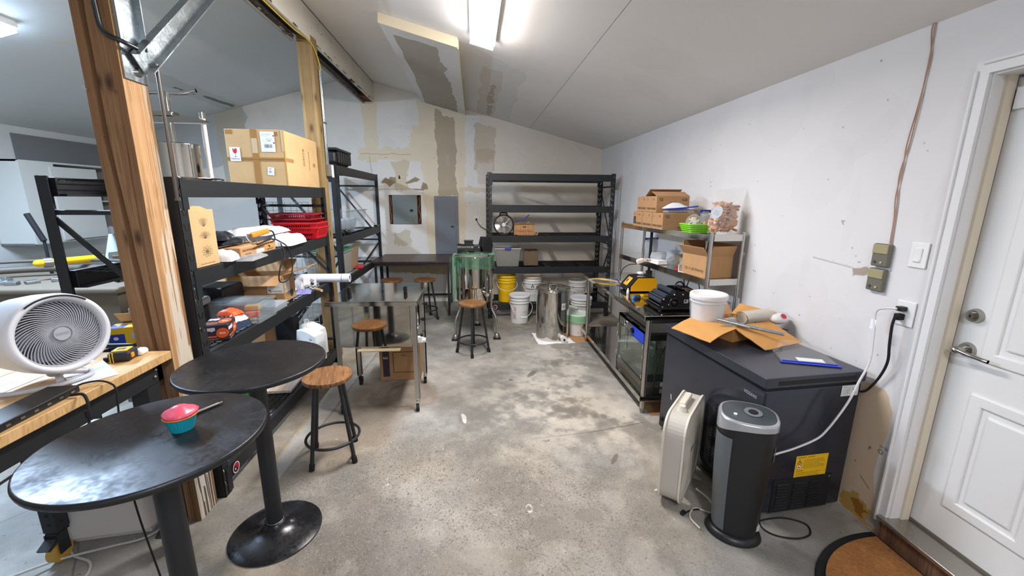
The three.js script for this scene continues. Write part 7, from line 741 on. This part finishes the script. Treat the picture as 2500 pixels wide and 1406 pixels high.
// ---------- box fan, tower purifier, mat ----------
{
  const t = thing('box_fan', 'beige box fan standing edge-on in front of the freezer', 'fan', [1.06, 0.0, -1.895], 0.85); const W = 0.46, H = 0.52, D = 0.1, c = 0.1, pl = mat(0xbdb6ac, 0.45), wh = mat(0xd9d2c2, 0.5);   // face normal +z, width along x
  const rr2 = (w, h, q, k = 8) => { const p = []; for (const [sx, sy, a0] of [[1, 1, 0], [-1, 1, PI / 2], [-1, -1, PI], [1, -1, PI * 1.5]]) for (let i = 0; i <= k; i++) { const a = a0 + i / k * PI / 2; p.push([sx * (w / 2 - q) + q * Math.cos(a), sy * (h / 2 - q) + q * Math.sin(a)]); } return p; };
  const G = new THREE.Group(); G.name = 'fan_body'; 
  part('housing', ext(shape(rr2(W, H, c), [rr2(W - 0.012, H - 0.012, c - 0.006)]), D, { z: -D / 2, x: W / 2 - 0.02, y: H / 2 + 0.02 }), pl, t); for (const z of [D / 2, -D / 2 - 0.006]) part('front_rim', ext(shape(rr2(W + 0.008, H + 0.008, c), [rr2(W - 0.03, H - 0.03, c - 0.015)]), 0.006, { bevel: 0.003, z, x: W / 2 - 0.02, y: H / 2 + 0.02 }), wh, t);
  for (const z of [D / 2 + 0.004, -D / 2 - 0.004]) { const g = []; for (let i = 1; i < 52; i++) { const y = -H / 2 + i * H / 52, q = Math.abs(y) > H / 2 - c ? W / 2 - c + Math.sqrt(Math.max(0, c * c - (Math.abs(y) - H / 2 + c) ** 2)) : W / 2; g.push(box(2 * q - 0.03, 0.0028, 0.003, W / 2 - 0.02, y + H / 2 + 0.02, z)); } for (let i = 1; i < 14; i++) { const x = -W / 2 + i * W / 14, q = Math.abs(x) > W / 2 - c ? H / 2 - c + Math.sqrt(Math.max(0, c * c - (Math.abs(x) - W / 2 + c) ** 2)) : H / 2; g.push(box(0.003, 2 * q - 0.03, 0.003, x + W / 2 - 0.02, H / 2 + 0.02, z - Math.sign(z) * 0.002)); } part('grille', g, wh, t, { kind: 'stuff' }); }
  for (let i = 0; i < 5; i++) part('fan_blade', grid(8, 6, (u, v) => { const a = i * PI * 0.4 + u * 1.0, r = 0.04 + v * 0.17; return [W / 2 - 0.02 + r * Math.cos(a), H / 2 + 0.02 + r * Math.sin(a), -0.01 + 0.04 * u]; }), mat(0xcfc8ba, 0.5, 0, { side: THREE.DoubleSide }), t); part('motor', cyl(0.05, 0.05, 0.07, W / 2 - 0.02, H / 2 + 0.02, -0.01, PI / 2), mat(0x8a857c, 0.5), t);
  part('handle', [rbox(0.16, 0.022, 0.035, 0.008, W * 0.46, H + 0.045, -0.005), rbox(0.03, 0.03, 0.03, 0.006, W * 0.46 - 0.07, H + 0.03, -0.005), rbox(0.03, 0.03, 0.03, 0.006, W * 0.46 + 0.07, H + 0.03, -0.005)], wh, t); part('switch_knob', [cyl(0.026, 0.02, 0.022, W * 0.24, H + 0.031, 0), cyl(0.02, 0.018, 0.01, W * 0.24, H + 0.045, 0)], wh, t);
  for (const x of [0.08, W - 0.12]) part('foot', [ext([[-0.1, 0], [0.1, 0], [0.06, 0.025], [-0.06, 0.025]], 0.02, { ry: PI / 2, x, z: 0 })], wh, t); part('name_mark', quad(0.12, 0.03, W / 2 - 0.02, H / 2 + 0.02, D / 2 + 0.0065), print(200, 50, null, (g) => txt(g, 'LASKO', 20, 42, 44, '#55504a', 'sans-serif', 'bold'), tr), t, { keep: true });
  solo('fan_cord', 'white cord from the box fan curling on the floor', 'cord', tube([[1.25, 0.06, -1.95], [1.3, 0.03, -1.88], [1.28, 0.008, -1.82], [1.2, 0.008, -1.86], [1.14, 0.008, -1.8], [1.15, 0.008, -1.72]], 0.005, 50), mat(0xd0c9be, 0.5)); solo('plug', 'black plug with short cord lying by the box fan', 'plug', [rbox(0.03, 0.02, 0.02, 0.005, 1.115, 0.011, -1.83, 0, 0.6), tube([[1.125, 0.01, -1.825], [1.15, 0.008, -1.84], [1.19, 0.008, -1.85], [1.22, 0.008, -1.85]], 0.004)], M.rubber);
}
{
  const t = thing('air_purifier', 'black and grey tower air purifier with a silver top', 'air purifier', [1.315, 0, -1.7], -0.5); const bl = mat(0x18191b, 0.4), gr = mat(0x5d6264, 0.5), sv = mat(0xb9bbbf, 0.3, 0.6);
  const ring = (v) => { const w = mix(0.1, 0.125, Math.sin(clamp(v) * PI * 0.55)), d = mix(0.085, 0.1, Math.sin(clamp(v) * PI * 0.55)); return [w, d]; }, sup = (a, w, d) => { const c = Math.cos(a), s = Math.sin(a), e = 2.6; return [w * Math.sign(c) * Math.pow(Math.abs(c), 2 / e), d * Math.sign(s) * Math.pow(Math.abs(s), 2 / e)]; };
  const topY = (z) => 0.655 - 0.12 * (z + 0.0) ; const surf = (y0, y1, a0, a1, off, nu = 48, nv = 20, tilt) => grid(nu, nv, (u, v) => { const a = mix(a0, a1, u), q = mix(y0, y1, v), [w, d] = ring(q), [x, z] = sup(a, w + off, d + off); let y = q * 0.62 + 0.035; if (tilt) y += (q - y0) / (y1 - y0) * 0 ; return [x, y, z]; });
  part('base', [lathe([[0, 0], [0.128, 0], [0.132, 0.006], [0.125, 0.022], [0.108, 0.04], [0, 0.045]], 48).scale(1, 1, 0.84)], bl, t);
  part('body', surf(0, 1, PI * 2, 0, 0, 64, 24), bl, t);
  part('grey_grille', surf(0.03, 0.86, 3.75, 2.0, 0.003, 24, 24), gr, t);
  const cap = grid(64, 10, (u, v) => { const a = (1 - u) * PI * 2, [w, d] = ring(1), [x, z] = sup(a, w + 0.006 - 0.014 * Math.max(0, v - 0.75) * 4, d + 0.006 - 0.014 * Math.max(0, v - 0.75) * 4), lo = 0.6 + 0.03 * Math.sin(a * 1 + 0.6), hi = 0.672 - 0.1 * z - 0.0 * x; return [x, mix(lo, hi, Math.min(1, v * 1.2)), z]; }); part('silver_collar', cap, sv, t);
  const tp = grid(32, 8, (u, v) => { const a = (1 - u) * PI * 2, [w, d] = ring(1), [x, z] = sup(a, (w - 0.008) * (1 - v), (d - 0.008) * (1 - v)); return [x, 0.671 - 0.1 * z + 0.002 * v, z]; }); part('top_panel', tp, mat(0x3f4447, 0.25), t); part('control_dial', [tf(new THREE.RingGeometry(0.022, 0.04, 32), 0, 0, 0, -PI / 2 + 0.1, 0, 0)].map((g) => tf(g, 0.02, 0.674 + 0.002, -0.01)), mat(0x6d7275, 0.4), t); part('air_outlet', [tf(new THREE.CircleGeometry(0.02, 24), 0.02, 0.6775, -0.012, -PI / 2 + 0.1)], M.rubber, t); part('indicator', [tf(new THREE.CircleGeometry(0.008, 16), -0.06, 0.673, 0.035, -PI / 2 + 0.1)], mat(0xcfe6ff, 0.3, 0, { emissive: 0xaad8ff, emissiveIntensity: 0.6 }), t);
  part('energy_label', (() => { const g = quad(0.04, 0.03, 0, 0, 0); return tf(g, 0.12, 0.6, 0.03, 0, 1.25, 0); })(), print(120, 90, '#e4e8ec', (g) => { g.fillStyle = '#2f8ad0'; g.fillRect(0, 0, 60, 90); lines(g, 66, 14, 44, 5, 14, '#9aa', 4); }), t, { keep: true }); part('small_sticker', tf(quad(0.02, 0.032), 0.098, 0.1, 0.06, 0, 0.85), print(40, 64, '#c9cbcc', (g) => lines(g, 6, 10, 28, 4, 12, '#666', 4)), t, { keep: true }); part('serial_label', tf(quad(0.026, 0.08), 0.123, 0.5, 0.04, 0, 1.2), mat(0x4a4d50, 0.6), t);
  solo('purifier_cord', 'thin black cord looping on the floor beside the freezer', 'cord', tube([[1.43, 0.25, -1.73], [1.46, 0.12, -1.71], [1.47, 0.02, -1.7], [1.5, 0.006, -1.66], [1.6, 0.006, -1.62], [1.7, 0.006, -1.64], [1.73, 0.006, -1.7], [1.66, 0.006, -1.75], [1.56, 0.006, -1.755], [1.44, 0.006, -1.73]], 0.004, 90), M.rubber);
}
{ const t = thing('door_mat', 'half-round brown coir door mat with a black border', 'mat', [2.02, 0, -1.2]); const half = (r0, e = 0) => { const p = []; for (let i = 0; i <= 36; i++) { const a = PI / 2 + i / 36 * PI; p.push([Math.cos(a) * r0 - e, Math.sin(a) * r0 * 0.74]); } return p; }; part('border', ext(half(0.565), 0.012, { rx: -PI / 2, bevel: 0.003 }), M.rubber, t); const mm = mat(0xffffff, 0.95, 0, { map: dtex(512, 512, (u, v) => { const n = fbm(u * 50, v * 50, 3), b = fbm(u * 6, v * 6, 3); return mix3([128, 82, 40], [178, 122, 66], n * 0.7 + b * 0.5 - 0.1); }, true, [2, 2]), bumpMap: bumpFine, bumpScale: 0.006 }); part('coir_pile', ext(half(0.515, 0.015), 0.012, { rx: -PI / 2, y: 0.012 }), mm, t); }
// ---------- right wall fixtures ----------
for (const [i, y, z, lab] of [[0, 1.415, -1.867, 'upper grey and tan door-opener button box on the right wall'], [1, 1.29, -1.869, 'lower grey and tan door-opener button box on the right wall']]) { const t = thing('opener_button', lab, 'switch box', [XR, y, z], -PI / 2, 'door-opener button boxes'); part('case', rbox(0.085, 0.115, 0.026, 0.008, 0, 0, 0.014), mat(0x6e695c, 0.5), t); part('button_plate', rbox(0.078, 0.045, 0.008, 0.004, 0.0, 0.03, 0.028), mat(0xa09670, 0.5), t); part('small_button', cyl(0.007, 0.007, 0.006, -0.02, -0.035, 0.029, PI / 2), mat(0x55514a, 0.5), t); part('lamp_dot', cyl(0.005, 0.005, 0.006, 0.015, -0.035, 0.029, PI / 2), mat(0xc8be8c, 0.4), t); }
{ const t = thing('light_switch', 'white rocker light switch plate beside the door', 'switch', [XR, 1.437, -1.704], -PI / 2); part('plate', rbox(0.078, 0.118, 0.008, 0.004, 0, 0, 0.005), M.whitePl, t); part('rocker', rbox(0.034, 0.066, 0.006, 0.003, 0, 0, 0.011, 0.06), M.whitePl, t); part('slider', rbox(0.028, 0.012, 0.005, 0.002, 0, -0.025, 0.014), M.white, t); }
{ const t = thing('wall_outlet', 'white outlet with two black plugs on the right wall', 'outlet', [XR, 1.157, -1.708], -PI / 2); part('plate', rbox(0.085, 0.12, 0.008, 0.004, 0, 0, 0.005), M.whitePl, t); part('plug', rbox(0.03, 0.022, 0.035, 0.004, -0.005, 0.022, 0.024), mat(0x14141c, 0.5), t); part('plug', rbox(0.026, 0.03, 0.035, 0.004, -0.008, -0.018, 0.024), M.rubber, t);
  const wc = solo('power_cable', 'white cord from the outlet drooping across the freezer end', 'cord', tube([[2.0, 1.18, -1.71], [1.99, 1.172, -1.75], [1.985, 1.15, -1.79], [1.97, 1.05, -1.77], [1.94, 0.9, -1.735], [1.9, 0.8, -1.73], [1.86, 0.7, -1.725], [1.8, 0.6, -1.72], [1.775, 0.55, -1.725], [1.74, 0.5, -1.73], [1.62, 0.44, -1.735], [1.53, 0.41, -1.74], [1.45, 0.405, -1.72]], 0.0055, 120), mat(0xd9d4d4, 0.45)); part('tag', box(0.002, 0.05, 0.03, 1.975, 1.08, -1.785), M.paper, wc);
  solo('power_cable', 'black power cord curving from the outlet down behind the freezer', 'cord', tube([[2.0, 1.14, -1.712], [1.995, 1.1, -1.712], [2.0, 1.0, -1.71], [2.01, 0.92, -1.71], [2.02, 0.85, -1.73], [2.025, 0.76, -1.77], [2.02, 0.71, -1.8], [2.01, 0.7, -1.82], [1.99, 0.71, -1.83]], 0.006, 80), M.rubber); }
solo('bell_wire', 'loose brown and cream wires running down the right wall to the button boxes', 'wire', [tube([[2.04, 2.47, -1.66], [2.043, 2.472, -1.75], [2.042, 2.46, -1.845], [2.042, 2.31, -1.834], [2.043, 2.12, -1.844], [2.04, 1.94, -1.858], [2.042, 1.85, -1.857], [2.041, 1.7, -1.862], [2.042, 1.6, -1.85], [2.042, 1.474, -1.845]], 0.0028, 90, 5), tube([[2.044, 2.46, -1.842], [2.043, 2.3, -1.838], [2.04, 2.12, -1.838], [2.043, 1.95, -1.848], [2.04, 1.8, -1.864], [2.043, 1.66, -1.85], [2.042, 1.474, -1.84]], 0.0024, 80, 5)], mat(0xb08a72, 0.7));
scene.traverse((o) => { if (o.isMesh) { o.castShadow = true; o.receiveShadow = true; } });
renderer.render(scene, camera);
